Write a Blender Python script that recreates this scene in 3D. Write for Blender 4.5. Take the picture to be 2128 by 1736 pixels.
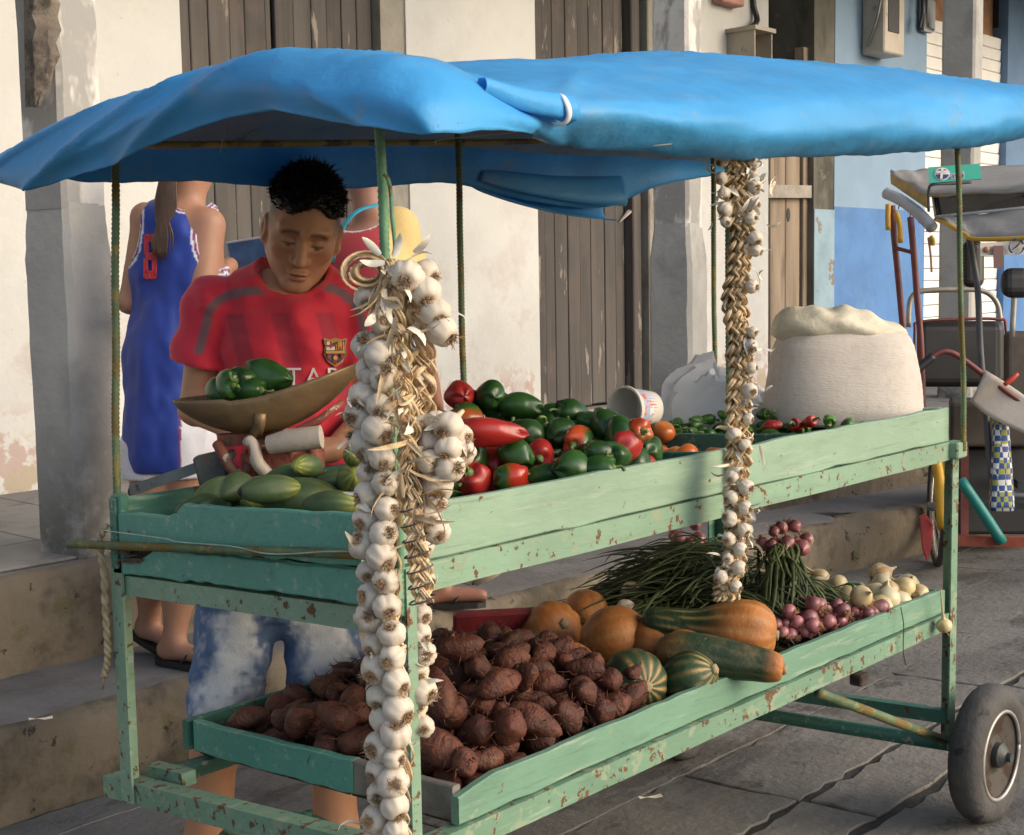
import bpy, math, random
import numpy as np
from mathutils import Vector, Matrix, Euler
random.seed(7); np.random.seed(7)
for _o in list(bpy.data.objects): bpy.data.objects.remove(_o)
scene = bpy.context.scene
COL = scene.collection
R = math.radians

# ------------------------------------------------------------------ camera
CAM_POS = np.array([-1.315, -1.479, 1.40])
YAW, PIT, ROLL = R(42.21), R(5.77), -R(1.03)
FPX, CXP, CYP = 2828.0, 1064.0, 868.0            # focal length and centre on a 2128 x 1736 picture
_f = np.array([math.cos(YAW)*math.cos(PIT), math.sin(YAW)*math.cos(PIT), -math.sin(PIT)])
_r = np.array([math.sin(YAW), -math.cos(YAW), 0.0]); _u = np.cross(_r, _f)
_r, _u = math.cos(ROLL)*_r + math.sin(ROLL)*_u, -math.sin(ROLL)*_r + math.cos(ROLL)*_u
camd = bpy.data.cameras.new("camera"); camo = bpy.data.objects.new("camera", camd); COL.objects.link(camo)
camo.matrix_world = Matrix(((_r[0], _u[0], -_f[0], CAM_POS[0]), (_r[1], _u[1], -_f[1], CAM_POS[1]), (_r[2], _u[2], -_f[2], CAM_POS[2]), (0, 0, 0, 1)))
camd.sensor_width = 36.0; camd.lens = 36.0*FPX/2128.0; camd.clip_start = 0.05; camd.clip_end = 600
scene.camera = camo

# ------------------------------------------------------------------ sky, sun, exposure
SUN_AZ = math.atan2(-0.93, 0.36)      # direction towards the sun on the ground plane
SUN_EL = R(26)
w = bpy.data.worlds.new("World"); scene.world = w; w.use_nodes = True
wn = w.node_tree; bg = wn.nodes["Background"]
sky = wn.nodes.new("ShaderNodeTexSky"); sky.sky_type = 'NISHITA'; sky.sun_disc = False
sky.sun_elevation = SUN_EL; sky.sun_rotation = math.pi/2 - SUN_AZ
sky.air_density = 1.0; sky.dust_density = 3.5; sky.ozone_density = 1.0
wn.links.new(sky.outputs[0], bg.inputs[0]); bg.inputs[1].default_value = 0.15
sl = bpy.data.lights.new("sun", 'SUN'); so = bpy.data.objects.new("sun", sl); COL.objects.link(so)
sl.energy = 0.5; sl.angle = R(55); sl.color = (1.0, 0.92, 0.80)
sd = Vector((math.cos(SUN_AZ)*math.cos(SUN_EL), math.sin(SUN_AZ)*math.cos(SUN_EL), math.sin(SUN_EL)))
so.rotation_euler = sd.to_track_quat('Z', 'Y').to_euler(); so.location = sd*20
vs = scene.view_settings; vs.view_transform = 'Standard'; vs.look = 'None'; vs.exposure = 0.76; vs.gamma = 1.0; vs.use_curve_mapping = False

# ------------------------------------------------------------------ pixel helpers (a pixel gives a direction only)
def ray(px, py): return _f + _r*(px-CXP)/FPX - _u*(py-CYP)/FPX
def on(ax, v, px, py):
    d = ray(px, py); t = (v-CAM_POS[ax])/d[ax]; return CAM_POS + t*d
def at_depth(px, py, dep): return CAM_POS + ray(px, py)*dep
def pix(P):
    d = np.asarray(P, float)-CAM_POS; z = d@_f; return CXP+FPX*(d@_r)/z, CYP-FPX*(d@_u)/z, z

# ------------------------------------------------------------------ materials
def mat(name, col, rough=0.6, var=0.12, scale=6.0, layers=(), bump=0.0, bscale=40.0, bstretch=(1,1,1), spec=0.5, metal=0.0,
        coat=0.0, sss=0.0, attr=False, rnd=0.0, trans=0.0, aniso=(1,1,1), alpha=1.0, sheen=0.0, translucent=0.0, world_coords=False):
    m = bpy.data.materials.new(name); m.use_nodes = True; nt = m.node_tree; N = nt.nodes; L = nt.links
    b = N["Principled BSDF"]
    tc = N.new("ShaderNodeTexCoord")
    if world_coords:
        g = N.new("ShaderNodeNewGeometry"); base_vec = g.outputs["Position"]
    else:
        oi = N.new("ShaderNodeObjectInfo"); add = N.new("ShaderNodeVectorMath"); add.operation = 'MULTIPLY_ADD'
        L.new(oi.outputs["Random"], add.inputs[0]); add.inputs[1].default_value = (17.3, 11.9, 23.1); L.new(tc.outputs["Object"], add.inputs[2])
        base_vec = add.outputs[0]
    def noise(sc, st=(1,1,1), detail=4.0, rough_=0.6, off=0.0):
        mp = N.new("ShaderNodeMapping"); mp.inputs["Scale"].default_value = st; mp.inputs["Location"].default_value = (off, off*1.7, off*0.6)
        L.new(base_vec, mp.inputs[0])
        n = N.new("ShaderNodeTexNoise"); n.inputs["Scale"].default_value = sc; n.inputs["Detail"].default_value = detail; n.inputs["Roughness"].default_value = rough_
        L.new(mp.outputs[0], n.inputs["Vector"]); return n.outputs["Fac"]
    def ramp(fac, lo, hi):
        mr = N.new("ShaderNodeMapRange"); mr.interpolation_type = 'SMOOTHSTEP'; L.new(fac, mr.inputs[0]); mr.inputs[1].default_value = lo; mr.inputs[2].default_value = hi; return mr.outputs[0]
    def mix(fac, a, c):
        mx = N.new("ShaderNodeMix"); mx.data_type = 'RGBA'
        if isinstance(fac, float): mx.inputs[0].default_value = fac
        else: L.new(fac, mx.inputs[0])
        for s, v in ((6, a), (7, c)):
            if isinstance(v, tuple): mx.inputs[s].default_value = (*v[:3], 1)
            else: L.new(v, mx.inputs[s])
        return mx.outputs[2]
    lo = tuple(max(0, c*(1-var)) for c in col); hi = tuple(min(1, c*(1+var)) for c in col)
    if attr:
        at = N.new("ShaderNodeAttribute"); at.attribute_name = "Col"; c0 = at.outputs["Color"]
        mul = N.new("ShaderNodeMix"); mul.data_type = 'RGBA'; mul.blend_type = 'MULTIPLY'; mul.inputs[0].default_value = 1.0
        L.new(c0, mul.inputs[6]); g = mix(ramp(noise(scale, aniso), .3, .7), (1-var,)*3, (min(1.0, 1+var),)*3); L.new(g, mul.inputs[7]); c = mul.outputs[2]
    else:
        c = mix(ramp(noise(scale, aniso), .3, .7), lo, hi)
    if rnd and not world_coords:
        hs = N.new("ShaderNodeHueSaturation"); mr = N.new("ShaderNodeMapRange"); L.new(oi.outputs["Random"], mr.inputs[0]); mr.inputs[3].default_value = 1-rnd; mr.inputs[4].default_value = 1+rnd
        L.new(mr.outputs[0], hs.inputs["Value"]); L.new(c, hs.inputs["Color"]); c = hs.outputs[0]
    rg = None
    for i, ly in enumerate(layers):
        f = ramp(noise(ly.get('scale', 8), ly.get('st', (1,1,1)), ly.get('detail', 5), ly.get('rough_', .65), 3.1*(i+1)), ly.get('lo', .55), ly.get('hi', .62))
        if 'z' in ly:     # only near a height: (z0 full, z1 none)
            sp = N.new("ShaderNodeSeparateXYZ"); L.new(base_vec if world_coords else tc.outputs["Object"], sp.inputs[0])
            zr = N.new("ShaderNodeMapRange"); L.new(sp.outputs[ly.get('ax', 2)], zr.inputs[0]); zr.inputs[1].default_value = ly['z'][0]; zr.inputs[2].default_value = ly['z'][1]; zr.inputs[3].default_value = 1; zr.inputs[4].default_value = 0
            mm = N.new("ShaderNodeMath"); mm.operation = 'MULTIPLY'; L.new(f, mm.inputs[0]); L.new(zr.outputs[0], mm.inputs[1]); f = mm.outputs[0]
        if ly.get('amt', 1) != 1:
            mm = N.new("ShaderNodeMath"); mm.operation = 'MULTIPLY'; L.new(f, mm.inputs[0]); mm.inputs[1].default_value = ly['amt']; f = mm.outputs[0]
        c = mix(f, c, tuple(ly['col']))
        if 'rough' in ly:
            mr = N.new("ShaderNodeMapRange"); L.new(f, mr.inputs[0]); mr.inputs[4].default_value = ly['rough']
            if rg is None: mr.inputs[3].default_value = rough
            else: L.new(rg, mr.inputs[3])
            rg = mr.outputs[0]
    L.new(c, b.inputs["Base Color"])
    if rg is not None: L.new(rg, b.inputs["Roughness"])
    else: b.inputs["Roughness"].default_value = rough
    b.inputs["Specular IOR Level"].default_value = spec; b.inputs["Metallic"].default_value = metal
    b.inputs["Coat Weight"].default_value = coat; b.inputs["Coat Roughness"].default_value = 0.15
    b.inputs["Sheen Weight"].default_value = sheen
    if sss: b.inputs["Subsurface Weight"].default_value = sss; b.inputs["Subsurface Radius"].default_value = (0.02, 0.008, 0.004); b.inputs["Subsurface Scale"].default_value = 0.3
    if trans: b.inputs["Transmission Weight"].default_value = trans
    if alpha < 1: b.inputs["Alpha"].default_value = alpha
    if bump:
        bp = N.new("ShaderNodeBump"); bp.inputs["Strength"].default_value = bump; bp.inputs["Distance"].default_value = 0.01
        L.new(noise(bscale, bstretch, 6.0, .6, 9.0), bp.inputs["Height"]); L.new(bp.outputs[0], b.inputs["Normal"])
    if translucent:
        tr = N.new("ShaderNodeBsdfTranslucent"); L.new(c, tr.inputs[0]); ms = N.new("ShaderNodeMixShader"); ms.inputs[0].default_value = translucent
        out = N["Material Output"]; L.new(b.outputs[0], ms.inputs[1]); L.new(tr.outputs[0], ms.inputs[2]); L.new(ms.outputs[0], out.inputs[0])
    return m

RUST = (0.135, 0.062, 0.028)
def green_paint(name, col, chips=.60):
    return mat(name, col, .55, .10, 3, layers=[dict(col=tuple(c*.62 for c in col), scale=14, st=(.25,1,1), lo=.50, hi=.75, amt=.5), dict(col=(.40,.45,.36), scale=42, st=(.10,1,1.2), lo=.56, hi=.70, amt=.45), dict(col=tuple(c*.5 for c in col), scale=70, st=(.06,1,1.5), lo=.58, hi=.72, amt=.5),
        dict(col=(0.24,0.30,0.20), scale=26, lo=chips+.02, hi=chips+.03, rough=.8), dict(col=RUST, scale=42, lo=chips+.030, hi=chips+.05, rough=.9),
        dict(col=(.03,.035,.03), scale=60, lo=.72, hi=.75, amt=.8)], bump=.25, bscale=30, bstretch=(.3,1,1))
M = {}
M['paint_side'] = green_paint('green_paint_boards', (0.235, 0.35, 0.25), .64)
M['paint_low'] = green_paint('green_paint_lower_boards', (0.145, 0.275, 0.19), .64)
M['paint_iron_low'] = green_paint('green_paint_lower_iron', (0.145, 0.26, 0.175), .55)
M['paint_end'] = green_paint('green_paint_teal', (0.085, 0.29, 0.22), .66)
M['paint_iron'] = green_paint('green_paint_iron', (0.20, 0.32, 0.22), .57)
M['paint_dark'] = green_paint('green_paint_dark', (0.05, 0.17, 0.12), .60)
M['rod'] = mat('rebar_painted', (0.10, 0.155, 0.075), .6, .2, 14, layers=[dict(col=(.16,.11,.03), scale=10, lo=.5, hi=.58, rough=.85), dict(col=(.22,.19,.06), scale=22, lo=.55, hi=.6)], bump=.3, bscale=150)
M['rod_green'] = mat('rebar_green', (0.12, 0.27, 0.15), .6, .2, 14, layers=[dict(col=(.17,.10,.03), scale=9, lo=.56, hi=.62, rough=.85)], bump=.3, bscale=150)
M['wood_inside'] = mat('bare_tray_wood', (0.055, 0.035, 0.022), .8, .3, 12, layers=[dict(col=(.02,.014,.01), scale=20, st=(.2,1,1), lo=.5, hi=.7)], bump=.3, bscale=40, bstretch=(.2,1,1))
M['wood_grey'] = mat('grey_end_grain', (0.16, 0.145, 0.12), .8, .3, 10, layers=[dict(col=(.07,.05,.035), scale=18, st=(1,.2,1), lo=.5, hi=.7)], bump=.4, bscale=40, bstretch=(1,.2,1))
M['rubber'] = mat('tyre_rubber', (0.062, 0.059, 0.056), .8, .25, 9, layers=[dict(col=(.15,.13,.105), scale=7, lo=.5, hi=.72, amt=.7), dict(col=(.025,.022,.02), scale=20, lo=.6, hi=.65)], bump=.4, bscale=60)
M['rim'] = mat('wheel_rim_dirty', (0.05, 0.042, 0.034), .7, .3, 12, layers=[dict(col=(.035,.018,.010), scale=14, lo=.5, hi=.6, rough=.9)])
M['rim_edge'] = mat('rim_edge_steel', (0.42, 0.40, 0.36), .45, .2, 20, metal=.6)
M['wire'] = mat('thin_steel_wire', (0.30, 0.42, 0.38), .5, .2, 30, metal=.4)
M['rope'] = mat('fibre_rope', (0.36, 0.29, 0.18), .9, .25, 60)
M['iron_dark'] = mat('dark_iron', (0.07, 0.075, 0.075), .55, .25, 15, layers=[dict(col=(.10,.06,.03), scale=20, lo=.6, hi=.68)], metal=.4, bump=.2, bscale=80)
M['steel'] = mat('dull_steel', (0.22, 0.235, 0.23), .5, .2, 10, layers=[dict(col=(.09,.07,.05), scale=25, lo=.6, hi=.7)], metal=.4)
M['black'] = mat('black_vinyl', (0.016, 0.016, 0.017), .5, .2, 10)

# ------------------------------------------------------------------ mesh builder
class MB:
    def __init__(s): s.v = []; s.f = []; s.m = []
    def n(s): return len(s.v)
    def quadgrid(s, rows, closeu=False, closev=False, mi=0):
        base = s.n(); nu = len(rows); nv = len(rows[0])
        for r_ in rows: s.v.extend([tuple(p) for p in r_])
        for i in range(nu if closeu else nu-1):
            for j in range(nv if closev else nv-1):
                i2 = (i+1) % nu; j2 = (j+1) % nv
                s.f.append((base+i*nv+j, base+i*nv+j2, base+i2*nv+j2, base+i2*nv+j)); s.m.append(mi)
        return base
    def box(s, lo, hi, fn=None, mi=0, bev=0.0):
        x0, y0, z0 = lo; x1, y1, z1 = hi
        if bev:
            b_ = min(bev, .45*min(x1-x0, y1-y0, z1-z0)); base = s.n(); idx = {}
            for sx in (0, 1):
                for sy in (0, 1):
                    for sz in (0, 1):
                        c = (x1 if sx else x0, y1 if sy else y0, z1 if sz else z0); d = (-b_ if sx else b_, -b_ if sy else b_, -b_ if sz else b_)
                        for ax in range(3):
                            p = [c[k]+(0 if k == ax else d[k]) for k in range(3)]
                            idx[(sx, sy, sz, ax)] = s.n(); s.v.append(tuple(fn(*p)) if fn else tuple(p))
            def F(*k): s.f.append(tuple(idx[q] for q in k)); s.m.append(mi)
            for ax in range(3):
                o = [k for k in range(3) if k != ax]
                for sgn in (0, 1):
                    q = []
                    for (a, c) in ((0, 0), (1, 0), (1, 1), (0, 1)):
                        t = [0, 0, 0]; t[ax] = sgn; t[o[0]] = a; t[o[1]] = c; q.append((t[0], t[1], t[2], ax))
                    F(*(q if (sgn == 1) ^ (ax == 1) else q[::-1]))
            for ax in range(3):
                o = [k for k in range(3) if k != ax]
                for a in (0, 1):
                    for c in (0, 1):
                        k0 = [0, 0, 0]; k1 = [0, 0, 0]; k0[o[0]] = k1[o[0]] = a; k0[o[1]] = k1[o[1]] = c; k1[ax] = 1
                        F((*k0, o[0]), (*k1, o[0]), (*k1, o[1]), (*k0, o[1]))
            for sx in (0, 1):
                for sy in (0, 1):
                    for sz in (0, 1): F((sx, sy, sz, 0), (sx, sy, sz, 1), (sx, sy, sz, 2))
            return
        P = [(x0,y0,z0),(x1,y0,z0),(x1,y1,z0),(x0,y1,z0),(x0,y0,z1),(x1,y0,z1),(x1,y1,z1),(x0,y1,z1)]
        if fn: P = [tuple(fn(*p)) for p in P]
        b0 = s.n(); s.v.extend(P)
        for q in ((0,3,2,1),(4,5,6,7),(0,1,5,4),(1,2,6,5),(2,3,7,6),(3,0,4,7)): s.f.append(tuple(b0+k for k in q)); s.m.append(mi)
    def tube(s, pts, rad, seg=8, cap=True, mi=0, flat=None):
        pts = [Vector(p) for p in pts]; n = len(pts)
        if not hasattr(rad, '__len__'): rad = [rad]*n
        up = None; rows = []
        for i, p in enumerate(pts):
            t = (pts[min(i+1, n-1)]-pts[max(i-1, 0)])
            if t.length < 1e-9: t = Vector((0, 0, 1))
            t.normalize()
            if up is None:
                up = Vector((0, 0, 1)) if abs(t.z) < .9 else Vector((1, 0, 0))
            a = t.cross(up)
            if a.length < 1e-6: a = t.orthogonal()
            a.normalize(); bb = a.cross(t).normalized(); up = bb
            fl = 1.0 if flat is None else flat
            rows.append([p + (a*math.cos(2*math.pi*k/seg) + bb*math.sin(2*math.pi*k/seg)*fl)*rad[i] for k in range(seg)])
        base = s.quadgrid(rows, closev=True, mi=mi)
        if cap:
            s.f.append(tuple(base+k for k in range(seg))[::-1]); s.m.append(mi)
            e = base+(n-1)*seg; s.f.append(tuple(e+k for k in range(seg))); s.m.append(mi)
    def bar(s, a, c, w, h, mi=0, up=(0, 0, 1)):
        a = Vector(a); c = Vector(c); t = (c-a).normalized(); up = Vector(up)
        sd_ = t.cross(up); sd_.normalize(); u2 = sd_.cross(t)
        q = []
        for p in (a, c):
            for (i, j) in ((-1,-1),(1,-1),(1,1),(-1,1)): q.append(tuple(p+sd_*w*.5*i+u2*h*.5*j))
        b0 = s.n(); s.v.extend(q)
        for f_ in ((3,2,1,0),(4,5,6,7),(0,1,5,4),(1,2,6,5),(2,3,7,6),(3,0,4,7)): s.f.append(tuple(b0+k for k in f_)); s.m.append(mi)
    def lathe(s, prof, seg=24, fn=None, mi=0, cap=True):
        rows = []
        for (r_, z) in prof:
            row = []
            for k in range(seg):
                a = 2*math.pi*k/seg; rr = r_; p = (rr*math.cos(a), rr*math.sin(a), z)
                if fn: p = fn(p, a, z)
                row.append(p)
            rows.append(row)
        base = s.quadgrid(rows, closev=True, mi=mi)
        if cap:
            s.f.append(tuple(base+k for k in range(seg))[::-1]); s.m.append(mi)
            e = base+(len(prof)-1)*seg; s.f.append(tuple(e+k for k in range(seg))); s.m.append(mi)
    def xform(s, mtx, start=0):
        for i in range(start, len(s.v)): s.v[i] = tuple(mtx @ Vector(s.v[i]))
        return s
    def mesh(s, name, mats, smooth=True):
        me = bpy.data.meshes.new(name); me.from_pydata([tuple(map(float, p)) for p in s.v], [], s.f)
        for m_ in (mats if isinstance(mats, (list, tuple)) else [mats]): me.materials.append(m_)
        if any(s.m): me.polygons.foreach_set('material_index', s.m)
        if smooth: me.polygons.foreach_set('use_smooth', [True]*len(me.polygons))
        me.validate(); me.update(); return me
    def build(s, name, mats, parent=None, smooth=False, angle=None):
        me = s.mesh(name, mats, smooth)
        o = link(name, me, parent)
        if angle and smooth:
            me.set_sharp_from_angle(angle=R(angle))
        return o
def set_col(me, fn):
    n = len(me.vertices); co = np.empty(n*3); me.vertices.foreach_get('co', co); C = np.clip(np.asarray(fn(co.reshape(-1, 3)), float), 0, 1)
    ca = me.color_attributes.new("Col", 'FLOAT_COLOR', 'POINT'); ca.data.foreach_set('color', np.concatenate([C, np.ones((n, 1))], 1).ravel().astype(np.float32)); return me
def align(loc, d, spin=0.0, s=1.0):
    q = Vector(d).normalized().to_track_quat('Z', 'Y'); return Matrix.Translation(loc) @ q.to_matrix().to_4x4() @ Matrix.Rotation(spin, 4, 'Z') @ Matrix.Scale(s, 4)
def link(name, data, parent=None, mtx=None):
    o = bpy.data.objects.new(name, data); COL.objects.link(o)
    if parent is not None: o.parent = parent; o.matrix_parent_inverse = parent.matrix_world.inverted()
    if mtx is not None: o.matrix_world = mtx
    return o
def tag(o, label=None, cat=None, group=None, kind=None):
    if label: o['label'] = label
    if cat: o['category'] = cat
    if group: o['group'] = group
    if kind: o['kind'] = kind
    return o
def thing(name, loc, label, cat, group=None):
    o = bpy.data.objects.new(name, None); COL.objects.link(o); o.location = loc; o.empty_display_size = .1
    o.matrix_world = Matrix.Translation(loc)
    return tag(o, label, cat, group)
def spline(pts, n):
    pts = [np.array(p, float) for p in pts]; P = [2*pts[0]-pts[1]]+pts+[2*pts[-1]-pts[-2]]; out = []
    segs = len(pts)-1
    for i in range(n):
        t = i/(n-1)*segs; k = min(int(t), segs-1); t -= k; a, b_, c, d = P[k:k+4]
        out.append(.5*((2*b_)+(-a+c)*t+(2*a-5*b_+4*c-d)*t*t+(-a+3*b_-3*c+d)*t**3))
    return out
def hashn(x, y, z, s=0):     # cheap smooth noise
    return (math.sin(x*1.7+s)*math.sin(y*2.3+s*1.3+.5*math.sin(z*1.1))+math.sin(y*1.9-x*.8+s*2.1)*math.sin(z*2.1+s)+math.sin(z*1.3+x*2.9-s))/3

# ------------------------------------------------------------------ surface nets for soft bodies
def nets(fun, lo, hi, h):
    xs = np.arange(lo[0], hi[0]+h, h); ys = np.arange(lo[1], hi[1]+h, h); zs = np.arange(lo[2], hi[2]+h, h)
    X, Y, Z = np.meshgrid(xs, ys, zs, indexing='ij'); shp = X.shape
    V = fun(np.stack([X.ravel(), Y.ravel(), Z.ravel()], 1)).reshape(shp)
    S = V < 0
    nx, ny, nz = shp
    cs = np.zeros((nx-1, ny-1, nz-1), np.int8)
    offs = [(i, j, k) for i in (0, 1) for j in (0, 1) for k in (0, 1)]
    sl_ = lambda A, o: A[o[0]:nx-1+o[0], o[1]:ny-1+o[1], o[2]:nz-1+o[2]]
    for o in offs: cs += sl_(S, o)
    act = (cs > 0) & (cs < 8); idx = -np.ones(act.shape, np.int64); I = np.argwhere(act); idx[act] = np.arange(len(I))
    acc = np.zeros((len(I), 3)); cnt = np.zeros(len(I))
    for o in offs:
        for ax in range(3):
            if o[ax]: continue
            o2 = list(o); o2[ax] = 1
            a = V[I[:,0]+o[0], I[:,1]+o[1], I[:,2]+o[2]]; b_ = V[I[:,0]+o2[0], I[:,1]+o2[1], I[:,2]+o2[2]]
            cr = (a < 0) != (b_ < 0); t = np.where(cr, a/np.where(cr, a-b_, 1), 0)
            p = np.tile(np.array(o, float), (len(I), 1)); p[:, ax] += t
            acc[cr] += p[cr]; cnt[cr] += 1
    P = (I + acc/cnt[:, None])*h + np.array([xs[0], ys[0], zs[0]])
    F = []
    for ax in range(3):
        d = [0, 0, 0]; d[ax] = 1; A = S[:nx-d[0], :ny-d[1], :nz-d[2]]; B = S[d[0]:, d[1]:, d[2]:]
        E = np.argwhere(A != B); o1, o2 = [(ax+1) % 3, (ax+2) % 3]
        E = E[(E[:, o1] > 0) & (E[:, o2] > 0) & (E[:, o1] < shp[o1]-1) & (E[:, o2] < shp[o2]-1)]
        e1 = np.zeros(3, int); e1[o1] = 1; e2 = np.zeros(3, int); e2[o2] = 1
        q = [idx[tuple((E-e1-e2).T)], idx[tuple((E-e2).T)], idx[tuple(E.T)], idx[tuple((E-e1).T)]]
        flip = ~A[tuple(E.T)]
        Q = np.stack(q, 1); Q[flip] = Q[flip][:, ::-1]; F.append(Q)
    return P, np.concatenate(F)
def net_mesh(name, parts, mats, colfn=None, smooth_it=2):
    """parts: list of (P, F); joined to one mesh, optional vertex colours"""
    Ps, Fs, n = [], [], 0
    for P, F in parts:
        for _ in range(smooth_it):
            s = np.zeros_like(P); c = np.zeros(len(P))
            for a, b_ in ((0, 1), (1, 2), (2, 3), (3, 0)):
                np.add.at(s, F[:, a], P[F[:, b_]]); np.add.at(c, F[:, a], 1); np.add.at(s, F[:, b_], P[F[:, a]]); np.add.at(c, F[:, b_], 1)
            P = .5*P + .5*s/np.maximum(c, 1)[:, None]
        Ps.append(P); Fs.append(F+n); n += len(P)
    P = np.concatenate(Ps); F = np.concatenate(Fs)
    me = bpy.data.meshes.new(name); me.from_pydata(P.tolist(), [], F.tolist())
    for m_ in (mats if isinstance(mats, (list, tuple)) else [mats]): me.materials.append(m_)
    me.polygons.foreach_set('use_smooth', [True]*len(me.polygons))
    if colfn is not None:
        C = colfn(P); C = np.concatenate([C, np.ones((len(C), 1))], 1)
        ca = me.color_attributes.new("Col", 'FLOAT_COLOR', 'POINT'); ca.data.foreach_set('color', C.ravel().astype(np.float32))
    me.update(); return me
def s_cone(P, a, b_, r1, r2):
    a = np.asarray(a, float); b_ = np.asarray(b_, float); ab = b_-a; t = np.clip(((P-a)@ab)/(ab@ab), 0, 1)
    return np.linalg.norm(P-a-t[:, None]*ab, axis=1) - (r1+(r2-r1)*t)
def s_ell(P, c, r_, rot=None):
    Q = P-np.asarray(c, float)
    if rot is not None: Q = Q@rot
    r_ = np.asarray(r_, float); k0 = np.linalg.norm(Q/r_, axis=1); k1 = np.linalg.norm(Q/(r_*r_), axis=1); return k0*(k0-1)/np.maximum(k1, 1e-9)
def vnoise(P, fr, seed=0):
    Q = np.asarray(P)*fr+seed*7.13; I = np.floor(Q).astype(np.int64); F_ = Q-I; F_ = F_*F_*(3-2*F_); out = np.zeros(len(Q))
    for dx in (0, 1):
        for dy in (0, 1):
            for dz in (0, 1):
                h = (I[:, 0]+dx)*374761393+(I[:, 1]+dy)*668265263+(I[:, 2]+dz)*2147483647+seed*1013; h = (h ^ (h >> 13))*1274126177 & 0x7fffffff; v = ((h ^ (h >> 16)) % 10007)/10007.0
                out += v*(F_[:, 0] if dx else 1-F_[:, 0])*(F_[:, 1] if dy else 1-F_[:, 1])*(F_[:, 2] if dz else 1-F_[:, 2])
    return out*2-1
def smin(a, b_, k):
    h = np.clip(.5+.5*(b_-a)/k, 0, 1); return b_*(1-h)+a*h-k*h*(1-h)
def smax(a, b_, k): return -smin(-a, -b_, k)
# ================================================================== setting
Y_CURB, Z_STEP, Y_RISE, Z_WALK, Y_WALL = 2.07, 0.17, 2.55, 0.50, 4.18
def z_street(y): return -0.05*(max(y, -.7)+0.1)

M['street_dirt'] = mat('joint_dirt', (0.045, 0.040, 0.032), .95, .3, 20, bump=.6, bscale=90, world_coords=True)
M['slab'] = mat('street_concrete', (0.172, 0.161, 0.143), .85, .22, 2.2, layers=[dict(col=(.07,.065,.058), scale=3.2, lo=.52, hi=.70, amt=.75), dict(col=(.20,.19,.17), scale=30, lo=.55, hi=.8, amt=.5), dict(col=(.055,.05,.042), scale=7, lo=.63, hi=.68, amt=.7), dict(col=(.05,.045,.038), scale=1.6, st=(.6,1.6,1), lo=.54, hi=.62, amt=.6), dict(col=(.21,.18,.135), scale=2.4, lo=.58, hi=.72, amt=.5)], bump=.8, bscale=35, world_coords=True, spec=.35)
M['step'] = mat('old_step_concrete', (0.145, 0.122, 0.092), .92, .22, 2.6, layers=[dict(col=(.05,.043,.032), scale=3.0, lo=.47, hi=.64, amt=.85), dict(col=(.20,.15,.10), scale=4.2, lo=.58, hi=.70, amt=.7), dict(col=(.10,.10,.045), scale=9, lo=.58, hi=.70, amt=.7), dict(col=(.03,.027,.022), scale=14, lo=.62, hi=.68)], bump=.8, bscale=22, world_coords=True, spec=.25)
M['tread'] = mat('step_tread_cement', (0.155, 0.15, 0.145), .9, .18, 3, layers=[dict(col=(.075,.072,.068), scale=2.5, lo=.5, hi=.7, amt=.7)], bump=.5, bscale=40, world_coords=True, spec=.3)
M['tile'] = mat('walk_tiles', (0.19, 0.185, 0.18), .75, .15, 4, layers=[dict(col=(.10,.095,.09), scale=4, lo=.5, hi=.7, amt=.7)], bump=.25, bscale=40, world_coords=True)

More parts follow.
